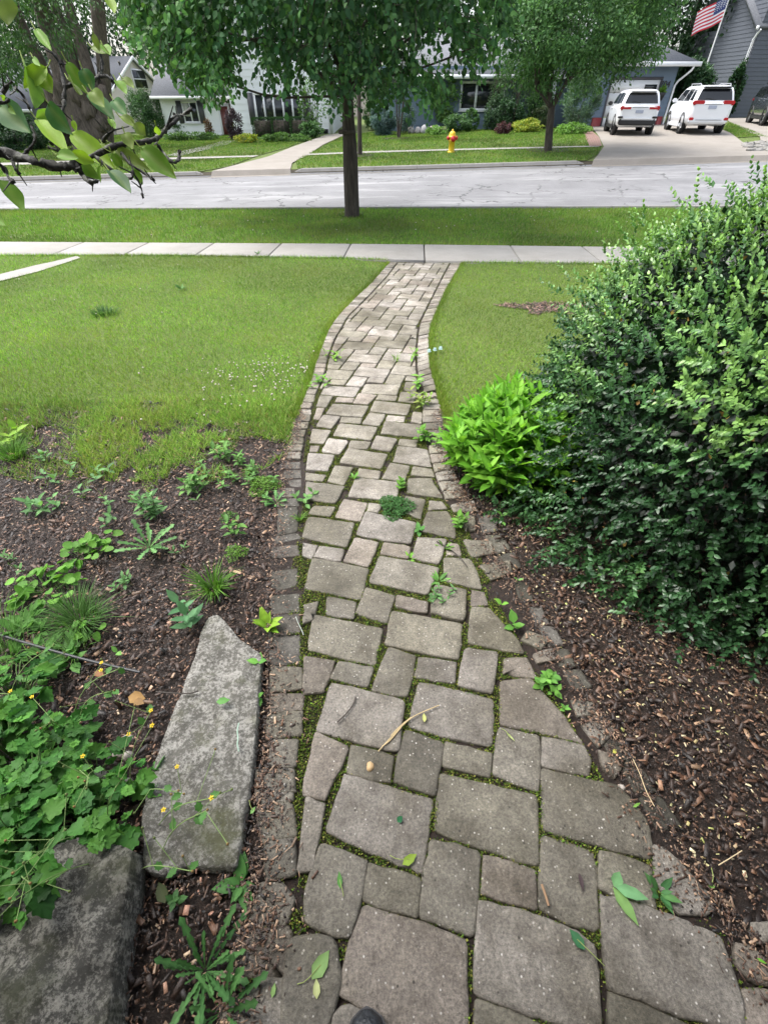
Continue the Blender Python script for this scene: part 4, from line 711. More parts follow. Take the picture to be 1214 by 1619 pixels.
WD = [('dandelion_plant','largest dandelion rosette, many pale jagged leaves spread on the open mulch left of the path','weed',237,866,rosette(19,.165,wd=.20,cols=GREYG,el=(.02,.9),lo=.4)),
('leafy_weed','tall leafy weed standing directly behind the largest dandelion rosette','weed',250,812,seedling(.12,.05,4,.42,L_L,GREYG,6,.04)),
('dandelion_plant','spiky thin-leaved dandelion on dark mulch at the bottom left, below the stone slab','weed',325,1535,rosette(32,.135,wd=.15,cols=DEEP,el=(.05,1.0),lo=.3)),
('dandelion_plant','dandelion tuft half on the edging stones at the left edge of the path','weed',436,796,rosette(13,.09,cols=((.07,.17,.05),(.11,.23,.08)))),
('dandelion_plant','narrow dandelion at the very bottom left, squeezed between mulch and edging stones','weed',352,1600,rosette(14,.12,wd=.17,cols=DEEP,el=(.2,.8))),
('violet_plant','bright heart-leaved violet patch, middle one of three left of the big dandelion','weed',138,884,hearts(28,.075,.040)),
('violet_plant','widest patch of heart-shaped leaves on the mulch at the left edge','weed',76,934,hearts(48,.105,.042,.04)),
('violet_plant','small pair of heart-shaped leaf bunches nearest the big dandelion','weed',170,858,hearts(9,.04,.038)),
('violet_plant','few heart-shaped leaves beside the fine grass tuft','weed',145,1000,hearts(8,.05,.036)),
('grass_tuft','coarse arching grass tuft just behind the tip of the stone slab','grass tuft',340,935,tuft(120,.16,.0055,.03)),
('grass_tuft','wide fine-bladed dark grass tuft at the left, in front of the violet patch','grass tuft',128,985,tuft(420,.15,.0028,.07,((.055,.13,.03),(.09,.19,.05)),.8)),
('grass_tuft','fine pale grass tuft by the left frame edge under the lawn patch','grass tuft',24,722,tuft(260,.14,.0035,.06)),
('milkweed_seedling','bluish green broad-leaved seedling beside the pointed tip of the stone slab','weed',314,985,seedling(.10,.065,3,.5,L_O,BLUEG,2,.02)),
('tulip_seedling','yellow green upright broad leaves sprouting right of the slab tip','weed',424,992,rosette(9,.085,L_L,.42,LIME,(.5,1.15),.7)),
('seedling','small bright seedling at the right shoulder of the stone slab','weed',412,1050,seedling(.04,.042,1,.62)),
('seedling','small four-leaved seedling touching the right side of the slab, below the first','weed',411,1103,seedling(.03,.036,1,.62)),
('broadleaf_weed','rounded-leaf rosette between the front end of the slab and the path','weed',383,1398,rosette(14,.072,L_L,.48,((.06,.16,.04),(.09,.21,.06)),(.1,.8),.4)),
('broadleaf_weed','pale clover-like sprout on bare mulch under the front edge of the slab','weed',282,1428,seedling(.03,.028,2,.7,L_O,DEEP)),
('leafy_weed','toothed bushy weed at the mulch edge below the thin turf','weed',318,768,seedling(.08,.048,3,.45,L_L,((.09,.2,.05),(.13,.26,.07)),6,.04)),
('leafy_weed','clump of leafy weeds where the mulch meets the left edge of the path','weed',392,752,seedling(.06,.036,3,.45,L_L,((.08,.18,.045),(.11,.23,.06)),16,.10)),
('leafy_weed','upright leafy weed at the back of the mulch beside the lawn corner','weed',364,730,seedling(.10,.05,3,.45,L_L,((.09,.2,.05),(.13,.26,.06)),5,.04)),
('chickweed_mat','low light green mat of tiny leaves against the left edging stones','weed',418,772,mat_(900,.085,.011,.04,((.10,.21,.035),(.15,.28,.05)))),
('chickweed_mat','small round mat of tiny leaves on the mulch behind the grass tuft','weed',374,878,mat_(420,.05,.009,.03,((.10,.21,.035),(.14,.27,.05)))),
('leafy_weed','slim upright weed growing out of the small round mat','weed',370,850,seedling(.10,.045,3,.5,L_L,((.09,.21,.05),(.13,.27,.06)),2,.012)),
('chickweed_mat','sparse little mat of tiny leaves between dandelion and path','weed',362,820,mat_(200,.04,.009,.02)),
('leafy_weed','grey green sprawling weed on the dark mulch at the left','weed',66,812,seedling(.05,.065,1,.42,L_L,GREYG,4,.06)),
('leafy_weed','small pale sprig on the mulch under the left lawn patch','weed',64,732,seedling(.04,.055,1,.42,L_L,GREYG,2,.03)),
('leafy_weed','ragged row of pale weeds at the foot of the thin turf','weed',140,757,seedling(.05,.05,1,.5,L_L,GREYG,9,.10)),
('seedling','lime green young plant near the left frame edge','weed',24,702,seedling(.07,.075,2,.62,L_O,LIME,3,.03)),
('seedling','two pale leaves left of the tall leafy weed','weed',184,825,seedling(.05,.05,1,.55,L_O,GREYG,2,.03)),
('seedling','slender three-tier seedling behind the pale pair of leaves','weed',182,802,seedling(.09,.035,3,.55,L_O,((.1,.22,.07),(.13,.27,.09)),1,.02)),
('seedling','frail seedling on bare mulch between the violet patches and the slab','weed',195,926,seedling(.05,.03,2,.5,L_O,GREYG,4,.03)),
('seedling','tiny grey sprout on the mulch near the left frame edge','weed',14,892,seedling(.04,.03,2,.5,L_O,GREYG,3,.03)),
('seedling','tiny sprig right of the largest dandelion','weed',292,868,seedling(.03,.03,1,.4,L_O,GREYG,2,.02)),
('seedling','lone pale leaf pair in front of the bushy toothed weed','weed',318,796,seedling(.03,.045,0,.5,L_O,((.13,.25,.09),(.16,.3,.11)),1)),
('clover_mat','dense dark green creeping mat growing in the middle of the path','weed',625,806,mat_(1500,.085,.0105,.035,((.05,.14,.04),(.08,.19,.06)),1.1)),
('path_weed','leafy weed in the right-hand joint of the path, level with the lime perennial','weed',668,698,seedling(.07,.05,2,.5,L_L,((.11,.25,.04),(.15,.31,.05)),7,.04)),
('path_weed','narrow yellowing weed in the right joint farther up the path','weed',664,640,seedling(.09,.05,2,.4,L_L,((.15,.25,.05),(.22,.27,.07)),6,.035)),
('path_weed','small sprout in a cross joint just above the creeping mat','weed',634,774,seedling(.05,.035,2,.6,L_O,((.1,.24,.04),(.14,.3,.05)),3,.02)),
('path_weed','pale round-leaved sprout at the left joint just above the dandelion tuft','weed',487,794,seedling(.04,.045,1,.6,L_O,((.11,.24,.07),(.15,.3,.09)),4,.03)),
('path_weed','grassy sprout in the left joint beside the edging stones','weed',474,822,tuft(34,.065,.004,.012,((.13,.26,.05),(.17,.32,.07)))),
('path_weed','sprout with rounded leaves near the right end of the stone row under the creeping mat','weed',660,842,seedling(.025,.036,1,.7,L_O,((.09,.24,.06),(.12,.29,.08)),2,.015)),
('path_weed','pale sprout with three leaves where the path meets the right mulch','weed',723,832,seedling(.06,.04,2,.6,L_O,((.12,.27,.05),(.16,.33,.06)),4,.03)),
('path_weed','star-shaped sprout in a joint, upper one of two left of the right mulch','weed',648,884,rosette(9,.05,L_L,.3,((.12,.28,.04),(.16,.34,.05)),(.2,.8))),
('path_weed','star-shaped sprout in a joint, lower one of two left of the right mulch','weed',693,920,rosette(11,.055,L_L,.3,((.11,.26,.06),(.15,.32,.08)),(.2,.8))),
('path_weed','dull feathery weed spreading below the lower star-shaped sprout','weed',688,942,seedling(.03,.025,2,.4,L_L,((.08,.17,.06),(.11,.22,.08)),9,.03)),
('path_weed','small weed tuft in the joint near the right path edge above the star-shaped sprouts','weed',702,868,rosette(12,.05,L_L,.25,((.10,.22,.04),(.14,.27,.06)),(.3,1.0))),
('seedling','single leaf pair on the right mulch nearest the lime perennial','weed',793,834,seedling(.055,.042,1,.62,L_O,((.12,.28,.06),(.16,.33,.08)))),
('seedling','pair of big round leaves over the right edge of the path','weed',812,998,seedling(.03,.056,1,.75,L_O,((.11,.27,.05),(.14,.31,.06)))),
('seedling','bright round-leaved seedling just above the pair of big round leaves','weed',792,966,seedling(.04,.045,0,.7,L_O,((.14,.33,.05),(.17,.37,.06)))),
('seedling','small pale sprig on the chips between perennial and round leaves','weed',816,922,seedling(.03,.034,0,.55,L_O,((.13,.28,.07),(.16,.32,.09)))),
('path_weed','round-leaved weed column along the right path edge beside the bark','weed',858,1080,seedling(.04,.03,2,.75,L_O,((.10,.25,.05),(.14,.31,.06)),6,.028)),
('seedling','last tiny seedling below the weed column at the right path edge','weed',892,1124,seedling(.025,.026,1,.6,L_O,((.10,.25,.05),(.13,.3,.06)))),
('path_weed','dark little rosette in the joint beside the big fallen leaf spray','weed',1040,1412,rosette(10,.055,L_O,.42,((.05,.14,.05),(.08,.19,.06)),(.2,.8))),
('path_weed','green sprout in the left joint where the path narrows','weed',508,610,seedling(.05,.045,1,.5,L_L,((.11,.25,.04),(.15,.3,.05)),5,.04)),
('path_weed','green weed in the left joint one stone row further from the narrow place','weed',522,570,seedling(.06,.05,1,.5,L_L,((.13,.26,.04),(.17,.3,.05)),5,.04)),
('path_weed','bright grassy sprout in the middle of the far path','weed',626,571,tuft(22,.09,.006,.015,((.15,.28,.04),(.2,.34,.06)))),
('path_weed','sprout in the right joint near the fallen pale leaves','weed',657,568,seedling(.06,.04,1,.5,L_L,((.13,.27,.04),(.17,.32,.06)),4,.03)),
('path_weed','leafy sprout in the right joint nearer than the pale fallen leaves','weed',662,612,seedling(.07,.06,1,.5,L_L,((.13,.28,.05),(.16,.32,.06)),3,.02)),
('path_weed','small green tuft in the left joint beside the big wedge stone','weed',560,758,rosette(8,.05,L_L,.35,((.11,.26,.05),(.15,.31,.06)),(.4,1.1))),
('seedling','curled leaf sprig on the bark left of the stone slab','weed',190,1036,seedling(.03,.04,0,.6,L_O,((.12,.28,.06),(.15,.3,.08)))),
('lawn_weed','broad-leaved weed standing out of the left lawn','weed',288,458,rosette(9,.11,L_L,.3,((.06,.15,.04),(.09,.19,.05)),(.3,.9))),
('lawn_weed','dark coarse grass clump in the left lawn','weed',165,497,tuft(160,.10,.008,.12,((.05,.12,.03),(.07,.15,.04)))),
('lawn_weed','little weed sprouting at the near edge of the pavement','weed',408,402,rosette(7,.10,L_L,.3,((.06,.14,.05),(.09,.18,.06)),(.3,.9)))]
for w_ in WD: weed(*w_, group=GRW)

# avens: big lobed leaves and thin stalks with yellow flowers, lower left
def avens(label, spots, nflow, seed):
    c0 = G(*spots[0][:2]); t_ = thing('avens_plant', label, 'plant', c0, group='yellow flowered avens plants'); lv = LV(); st = MB(); fls = []
    for px, py, n, r, h in spots:
        c = G(px, py)
        for i in range(n):
            a = rng.uniform(0, 6.28); q = r*math.sqrt(rng.random()); hh = h*(.35+.75*rng.random()); p = np.array([c[0]+q*math.cos(a), c[1]+q*math.sin(a), float(zg(c[0], c[1]))+hh]); an = a+.8*rng.normal(); L = .030+.034*rng.random()
            b = np.array([c[0]+.3*q*math.cos(a), c[1]+.3*q*math.sin(a), p[2]-hh]); st.tube(smoothline([b, (b+p)/2+[0, 0, hh*.3], p], 1), .0016, 4, c=(.10, .19, .05), cap=False)
            cl = pal(1, [(.032,.115,.022),(.055,.17,.032),(.10,.25,.045)], .18)
            for da, sc, T in ((0, 1, L_A), (1.25, .62, L_A), (-1.25, .62, L_A)):
                D = np.array([math.cos(an+da), math.sin(an+da), -.22+.15*rng.normal()]); lv.add(T, (p-D*.01)[None], D[None], (np.array([.3*math.cos(an), .3*math.sin(an), 1])+.38*rng.normal(size=3))[None], L*sc, L*sc*.85, cl*(1+.08*rng.normal()))
    def flower(p):
        fl = MB()
        for k in range(5):
            a = k*1.2566+p[0]*50; fl.add([p+[0, 0, .001], p+np.array([.0045*math.cos(a-.5), .0045*math.sin(a-.5), .003]), p+np.array([.0068*math.cos(a), .0068*math.sin(a), .002+.003*rng.random()]), p+np.array([.0045*math.cos(a+.5), .0045*math.sin(a+.5), .003])], [(0, 1, 2, 3)], np.array((.70, .50, .02))*(.8+.3*rng.random()))
        fl.lathe([(.003, .000), (.0024, .004), (0, .005)], tuple(p), n=6, c=(.5, .40, .03)); fls.append(fl)
    for i in range(nflow):
        px, py, n, r, h = spots[rng.integers(len(spots))]; c = G(px, py); a = rng.uniform(-1.9, 1.2); b = c + np.array([.04*rng.normal(), .04*rng.normal(), 0]); ln = .16+.22*rng.random(); tip = b + np.array([ln*math.cos(a)*.75, ln*math.sin(a)*.6, h*1.0+.06+.10*rng.random()]); mid = (b+tip)/2+[0, 0, .07]; L = smoothline([b, mid, tip], 2); st.tube(L, .0013, 4, c=(.17, .26, .08), cap=False)
        tips = [tip]
        for s in (5, 8, 10):
            q = L[min(s, len(L)-1)]; e = q + np.array([.05*rng.normal(), .05*rng.normal(), .02+.04*rng.random()]); st.tube([q, e], .0009, 4, c=(.17, .26, .08), cap=False); tips.append(e)
            lv.add(L_A, q[None], nrm(rvec(1)*[1, 1, .3]), np.array([[0, 0, 1.]])+.3*rvec(1), .026, .02, pal(1, [(.05,.14,.03),(.08,.2,.05)], .12))
        for e in tips:
            if rng.random() < .24: flower(e)
            else: st.lathe([(0, -.003), (.0035, 0), (.0022, .004), (0, .005)], tuple(e), n=6, c=rng.choice([0, 1])*np.array([.1, -.02, .0])+[.13, .17, .05])
    part_of(lv.build('leaves', M['leaf']), t_); part_of(st.build('stalks', M['attr'], col=True), t_); [part_of(fl.build('flower', M['attr'], col=True), t_) for fl in fls]
avens('largest leafy avens with little yellow flowers, spilling over the dark boulder at the lower left', [(70,1270,80,.13,.13),(150,1235,32,.09,.12),(20,1330,60,.12,.14),(150,1300,32,.07,.11),(60,1360,36,.10,.17),(15,1420,40,.09,.17),(95,1415,16,.06,.20),(175,1350,15,.05,.14)], 9, 1)
avens('leafy avens at the left frame edge between the black strap and the largest avens', [(30,1110,56,.13,.10),(100,1165,26,.09,.10),(20,1200,44,.10,.11)], 6, 2)
avens('small avens whose stalks lean across the pointed stone slab', [(190,1265,14,.06,.10),(235,1245,7,.05,.10),(215,1330,5,.05,.12)], 5, 3)
weed('bellflower_weeds', 'long-stalked pale weeds and grass in a loose mass along the left frame edge behind the black strap', 'weed', 30, 1020, lambda lv, c: [f(lv, c+np.array([.10*rng.normal(), .07*rng.normal(), 0])) for f in [tuft(40,.20,.003,.05,((.07,.16,.03),(.1,.2,.05)),.9)]*3+[rosette(9,.09,L_O,.4,((.08,.2,.04),(.11,.25,.06)),(.2,1.0))]*6], group=GRW)
weed('broadleaf_weed', 'leafy weed lying against the black strap', 'weed', 105, 1040, lambda lv, c: [f(lv, c+np.array([.05*rng.normal(), .04*rng.normal(), 0])) for f in [rosette(8,.085,L_O,.45,((.08,.2,.05),(.12,.26,.07)),(.1,.8))]*4+[tuft(25,.14,.003,.03)]], group=GRW)

# ------------------------------------------------------------------ stones
def rock(name, label, cat, poly, top, mat, amp=.004, side=.9, group=None, res=.012, dome=0.0, zpx=None):
    P = roundpoly(poly, .012); c = P.mean(0); zb = float(zg(*c))-.05
    bm = bmesh.new(); bm.faces.new([bm.verts.new((p[0], p[1], 0)) for p in P]); lo, hi = P.min(0), P.max(0)
    for ax in (0, 1):
        for v in np.arange(lo[ax]+res, hi[ax], res): bmesh.ops.bisect_plane(bm, geom=bm.verts[:]+bm.edges[:]+bm.faces[:], dist=1e-6, plane_co=(v, v, 0), plane_no=(1, 0, 0) if ax == 0 else (0, 1, 0))
    ed = [e for e in bm.edges if e.is_boundary]; bv = {v for e in ed for v in e.verts}; r = bmesh.ops.extrude_edge_only(bm, edges=ed); nv = [v for v in r['geom'] if isinstance(v, bmesh.types.BMVert)]; ns = set(nv)
    V = np.array([v.co[:2] for v in bm.verts]); 
    nz = (vnoise(V, .05, 41)-.5)*2*amp*2 + (vnoise(V, .018, 42)-.5)*amp*1.6 + (vnoise(V, .16, 43)-.5)*amp*3
    e = np.min(np.linalg.norm(V[:, None]-P[None], axis=2), axis=1) if len(V)*len(P) < 4e6 else np.full(len(V), .05)
    span = (hi-lo).min()/2; prof = dome*np.sqrt(np.clip(e/span, 0, 1)*(2-np.clip(e/span, 0, 1))) - .006*np.exp(-e/.008)
    for i, v in enumerate(bm.verts):
        if v in ns: v.co.z = zb; v.co.x = c[0]+(v.co.x-c[0])*1.03; v.co.y = c[1]+(v.co.y-c[1])*1.03
        else: v.co.z = float(zg(v.co.x, v.co.y)) + top + nz[i] + prof[i]
    bmesh.ops.triangulate(bm, faces=bm.faces[:]); bmesh.ops.recalc_face_normals(bm, faces=bm.faces[:])
    for v in bm.verts: v.co -= Vector((c[0], c[1], zb))
    me = bpy.data.meshes.new(name); bm.to_mesh(me); bm.free(); me.materials.append(mat); me.polygons.foreach_set('use_smooth', np.ones(len(me.polygons), bool))
    o = bpy.data.objects.new(name, me); COL.objects.link(o); o.location = (c[0], c[1], zb); o['label'] = label; o['category'] = cat
    if group: o['group'] = group
    return o
gp = lambda pts, dz: np.array([G(p[0], p[1], dz)[:2] for p in pts])
rock('stone_slab', 'long flat grey stone slab with a pointed end, lying on the mulch beside the path', 'stone', gp([(345,972),(362,990),(378,1010),(413,1033),(408,1100),(404,1160),(398,1220),(386,1290),(374,1372),(330,1372),(300,1366),(278,1374),(255,1384),(229,1376),(230,1335),(225,1295),(240,1232),(252,1190),(262,1160),(285,1098),(298,1062),(310,1040),(318,1000),(330,976)], .034), .034, M['slab'], .0045)
rock('boulder', 'large dark weathered boulder in the bottom left corner under the avens leaves', 'stone', gp([(110,1325),(150,1322),(190,1336),(212,1345),(206,1390),(192,1450),(178,1530),(168,1610),(160,1720),(-60,1720),(-110,1560),(-60,1440),(30,1390),(70,1345)], .10), .085, M['boulder'], .008, dome=.03)
for i, (px, py, s, lb) in enumerate([(203,1196,.020,'smooth pale grey pebble, right one of the pair left of the stone slab'),(187,1193,.018,'smooth grey pebble, left one of the pair left of the stone slab'),(203,1168,.019,'brown oval pebble just behind the pair of grey pebbles'),(158,1228,.026,'flat grey stone half under the avens leaves'),(203,1237,.016,'small mauve pebble in front of the pair of pebbles'),(982,1246,.014,'pinkish pebble at the edge of the right mulch')]):
    a = np.linspace(0, 6.28, 10)[:-1]; q = G2(px, py); ph = rng.uniform(0, 3); rock('pebble', lb, 'pebble', np.column_stack([q[0]+s*np.cos(a)*(1+.12*np.cos(2*a+ph)), q[1]+s*.8*np.sin(a)]), .004, M['pebble'], .001, res=.006, dome=s*.7, group='pebbles in the mulch')
q = G2(585, 1214); a = np.linspace(0, 6.28, 9)[:-1]; o = rock('pebble', 'tan flat pebble lying on a small paver in the middle of the path', 'pebble', np.column_stack([q[0]+.0125*np.cos(a)*(1+.15*np.cos(3*a)), q[1]+.016*np.sin(a)]), .016, simple('tan_stone', (.42, .29, .15), .7, .3, 60), .0008, res=.005, dome=.006)

# ------------------------------------------------------------------ fallen leaves, twigs, strap
def flat_leaf(label, base, tip, wd, col, stem=None, T=L_O, dz=.020, cat='leaf', extra=None, name='fallen_leaf', curl=.25):
    b = G(*base, dz); t_ = G(*tip, dz); L = np.linalg.norm(t_-b); lv = LV(); lv.add(T, b[None], (t_-b)[None], np.array([[.1, -.15, 1.]]), L, L*wd, np.array([col]))
    if stem: 
        s = G(*stem, dz); mb = MB(); mb.tube(smoothline([s, (s+b)/2+[.003, 0, .004], b + (t_-b)*.5], 1), [.0011]*5 if 0 else .0011, 5); lv.raw(mb, (.3, .36, .13))
    for e in extra or []:
        b2, t2 = G(*e[0], dz+.004), G(*e[1], dz+.012); L = np.linalg.norm(t2-b2); lv.add(T, b2[None], (t2-b2)[None], np.array([[.15, -.1, 1.]]), L, L*e[2], np.array([e[3]]))
    return lv.build(name, M['leaf'], loc=b, label=label, category=cat, group='fallen leaves on the path and mulch')
flat_leaf('large pale green fallen leaf with a stem near the bottom of the path', (493,1549), (521,1502), .62, (.22,.36,.13), (470,1556), L_O)
flat_leaf('pale yellow fallen leaf with a dark hole touching the large pale green one', (501,1580), (500,1546), .55, (.40,.44,.20))
flat_leaf('small pale green fallen leaf on the left edging stones at the bottom', (430,1578), (435,1553), .5, (.20,.33,.11))
flat_leaf('spray of three pale green fallen leaves on the lower right paver', (968,1402), (1010,1464), .40, (.19,.34,.11), None, L_O, .022, extra=[((970,1402),(980,1378),.9,(.16,.34,.15)),((972,1402),(1026,1422),.42,(.15,.33,.15))])
flat_leaf('dark glossy green fallen leaf with a yellow stem on the big lower paver', (924,1502), (900,1468), .62, (.04,.14,.06), (955,1527))
flat_leaf('small folded yellow green leaf on the left big paver', (636,1367), (659,1350), .55, (.26,.38,.06), (616,1352))
flat_leaf('narrow crinkled green leaf standing on a left paver', (538,1405), (536,1377), .42, (.08,.22,.05), (543,1417))
flat_leaf('tiny dark green leaf on the big left paver', (628,1300), (636,1290), .9, (.03,.14,.06))
flat_leaf('small yellowish oval leaf beside the twig', (671,1142), (670,1127), .5, (.42,.44,.16))
flat_leaf('slim pale leaf on a right-hand paver by the moss', (800,1158), (814,1172), .22, (.36,.42,.18), (792,1152))
flat_leaf('green folded leaf lying on the stone slab', (342,1110), (364,1106), .6, (.12,.30,.08), None, L_O, .062)
flat_leaf('green leaf caught at the right edge of the slab', (396,1287), (404,1275), .55, (.17,.34,.10), (394,1265))
flat_leaf('clover-shaped green leaf on the right mulch', (1125,1404), (1122,1396), 1.5, (.16,.36,.07), (1124,1372), L_H)
flat_leaf('bright green leaf at the right frame edge', (1196,1515), (1212,1524), .35, (.14,.38,.04))
flat_leaf('tiny green blade on the mulch beside the large right paver', (1000,1276), (1012,1269), .3, (.20,.40,.08))
flat_leaf('yellow scrap leaf on the dark mulch right of the cut pavers', (968,1190), (975,1185), .7, (.45,.44,.10))
flat_leaf('dry tan curled leaf on the mulch left of the slab', (203,1102), (230,1104), .8, (.34,.20,.07), extra=[((212,1108),(228,1112),.7,(.25,.15,.06))])
flat_leaf('dry brown leaf on the mulch just behind the strap end', (150,1062), (165,1068), .7, (.26,.13,.06))
flat_leaf('purplish wilted leaf on the right-hand paver', (915,1380), (922,1410), .35, (.07,.05,.055))
flat_leaf('dark wet leaf lying in the soil below the slab', (262,1428), (250,1394), .6, (.045,.06,.02))
for i, (x, y) in enumerate(((676, 555), (685, 553), (694, 551))): flat_leaf(['pale bluish leaf scrap on the right path edge, left of three', 'pale bluish leaf scrap on the right path edge, middle of three', 'pale bluish leaf scrap lying in the grass, right of three'][i], (x, y+2), (x+5, y-1), .8, (.30,.42,.43), None, L_O, .03, extra=[((x+1, y), (x+4, y-4), .7, (.32,.44,.44))])
def twig(label, paths, r, col, cat='twig', name='twig', dz=.02, mat=None):
    mb = MB(); c = G(*paths[0][0], 0)
    for p in paths: mb.tube(smoothline([G(a, b, dz) for a, b in p], 2), r, 6, c=col)
    o = mb.build(name, mat or M['attr'], col=True, loc=c, smooth=True, label=label, category=cat); return o
twig('forked tan twig lying across two pavers in the middle of the path', [[(598,1188),(625,1158),(650,1134),(672,1124),(694,1115)],[(650,1134),(630,1150),(618,1163)],[(634,1150),(616,1172),(604,1180)]], .0019, (.40,.31,.17))
twig('short dark twig on the paver left of the tan twig', [[(533,1142),(548,1128),(560,1112),(562,1102)]], .0022, (.045,.035,.03))
twig('pale brown stick on the right-hand paver', [[(856,1398),(862,1415),(867,1432)]], .0035, (.24,.15,.085))
twig('dark twig bridging the mulch and the stone slab', [[(247,1094),(275,1096),(300,1097),(314,1092)]], .0024, (.05,.042,.036), dz=.05)
twig('lichen-covered twig on the soil left of the path', [[(468,975),(471,984),(473,988),(478,998),(480,1004)]], .0019, (.26,.29,.26))
twig('turquoise lichen-covered twig lying on the slab', [[(378,1143),(375,1155),(377,1168),(375,1176),(378,1188)]], .002, (.30,.42,.34), dz=.058)
twig('thin pale straw stalk on the right mulch', [[(1000,1200),(1012,1225),(1020,1250),(1034,1275)]], .0012, (.5,.40,.24))
twig('tan straw lying on the right mulch near the paver edge', [[(1135,1368),(1155,1356),(1172,1345)]], .0014, (.45,.36,.22))
twig('long dark twig against the right edge of the path', [[(690,856),(712,868),(730,884),(738,896)]], .0026, (.05,.042,.035))
twig('black flat garden strap running in from the left frame edge onto the mulch', [[(-120,968),(-40,990),(0,1004),(60,1022),(130,1042),(190,1056),(222,1063)]], .0055, (.02,.02,.022), 'strap', 'garden_strap', .05, M['rubber'])

# ------------------------------------------------------------------ the photographer's shoe tips
def shoe(label, px, py, rot):
    tip = G(px, py, .05); t_ = thing('shoe', label, 'shoe', (tip[0], tip[1]-.02, float(zg(tip[0], tip[1]))+.012), rot, 'the pair of black shoes')
    st = [(0, .012, .030), (.012, .030, .046), (.035, .040, .056), (.075, .047, .062), (.12, .046, .075), (.17, .038, .095), (.22, .036, .10), (.26, .034, .10), (.285, .018, .09)]
    V = []; n = 16
    for y, w_, h in st:
        for k in range(n):
            a = 2*math.pi*k/n; x = w_*np.sign(math.cos(a))*abs(math.cos(a))**.8; z = .018 + (h-.018)*(max(0, math.sin(a))**.9) if math.sin(a) > 0 else .018+.008*math.sin(a); V.append((x, .02-y, z))
    F = [(i*n+k, i*n+(k+1) % n, (i+1)*n+(k+1) % n, (i+1)*n+k) for i in range(len(st)-1) for k in range(n)]
    mb = MB(); mb.add(V, F); mb.add([V[k] for k in range(n)]+[(0, .022, .022)], [(k, (k+1) % n, n) for k in range(n)]); mb.add([V[(len(st)-1)*n+k] for k in range(n)]+[(0, -.268, .05)], [((k+1) % n, k, n) for k in range(n)]); mb.build('upper', M['shoe'], t_, True)
    so_ = MB(); pl = [(w_+.004, .02-y) for y, w_, h in st]; pl = [(0, .026)]+pl+[(-a, b) for a, b in pl[::-1]]; m = len(pl); so_.add([(x, y, 0) for x, y in pl]+[(x, y, .020) for x, y in pl]+[(0, -.1, 0), (0, -.1, .02)], [(i, (i+1) % m, m+(i+1) % m, m+i) for i in range(m)]); so_.add([(x, y, .020) for x, y in pl]+[(0, -.1, .02)], [(i, (i+1) % m, m) for i in range(m)]); so_.build('sole', M['rubber'], t_)
shoe('toe of a black shoe at the bottom edge, left one of the pair', 580, 1596, R_(4)); shoe('toe of a black shoe at the bottom edge, right one of the pair', 771, 1640, R_(-4))
# ------------------------------------------------------------------ trees
def limb(mb, a, b, r0, r1, sag=.0, n=7, k=7):
    a, b = np.asarray(a, float), np.asarray(b, float); m = (a+b)/2 + rng.normal(size=3)*np.linalg.norm(b-a)*.06 + [0, 0, sag]; L = smoothline([a, m, b], 2); mb.tube(L, np.linspace(r0, r1, len(L)), k)
def crown_pts(c, R, n, ncl, cr, low=-1.0, fill=.25):
    cd = rvec(ncl); cd[:, 2] = np.where(cd[:, 2] < low, -cd[:, 2], cd[:, 2]); cc = cd*(.55+.42*rng.random((ncl, 1))**.6)
    i = rng.integers(ncl, size=n); p = cc[i] + rvec(n)*(cr*rng.random((n, 1))**.45)
    return np.asarray(c) + p*np.asarray(R), i, cc
def crown(lv, c, R, n, ls, cols, ncl=60, cr=.26, droop=.4, low=-.6, wd=.6, T=L_S, var=.16):
    p, i, cc = crown_pts(c, R, n, ncl, cr, low); tint = (1+var*rng.normal(size=ncl)).clip(.6, 1.5)[i][:, None]
    out = nrm((p-np.asarray(c))/np.asarray(R)); D = nrm(out*.5 + rvec(n)*.8 + [0, 0, -droop]); N = nrm(out*.5 + [0, 0, .6] + .6*rvec(n)); s = ls*(.7+.6*rng.random(n)); lv.add(T, p, D, N, s, s*wd, pal(n, cols, .14)*tint)
    return np.asarray(c) + cc*np.asarray(R)
def tree(name, label, x, y, h, R, zc, n, ls, cols, tr=.18, ncl=60, cr=.28, droop=.4, low=-.6, group='trees behind the houses', bark='bark', stems=1, T=L_S, wd=.6, cat='tree', limbs=10):
    z = float(zg(x, y)); t_ = thing(name, label, cat, (x, y, z), group=group); lv = LV(); c = np.array([x, y, z+zc]); cc = crown(lv, c, R, n, ls, cols, ncl, cr, droop, low, wd, T); mb = MB()
    for s in range(stems):
        a = rng.uniform(0, 6.28); b = np.array([x, y, z-.05]) + (np.array([math.cos(a), math.sin(a), 0])*tr*1.1 if stems > 1 else 0); tp = c + np.array([math.cos(a)*R[0]*.3*(stems > 1), math.sin(a)*R[1]*.3*(stems > 1), R[2]*.35]); L = smoothline([b, b*.6+tp*.4+rng.normal(size=3)*.04, tp], 2); mb.tube(L, np.linspace(tr, tr*.35, len(L)), 10)
    for k in range(limbs): q = cc[k % len(cc)]; limb(mb, [x, y, z+max(.4, zc-R[2]*.8)], q, tr*.38, tr*.08)
    part_of(mb.build('trunk', M[bark], t_, True), t_); part_of(lv.build('crown', M['far_leaf'], t_), t_); return t_

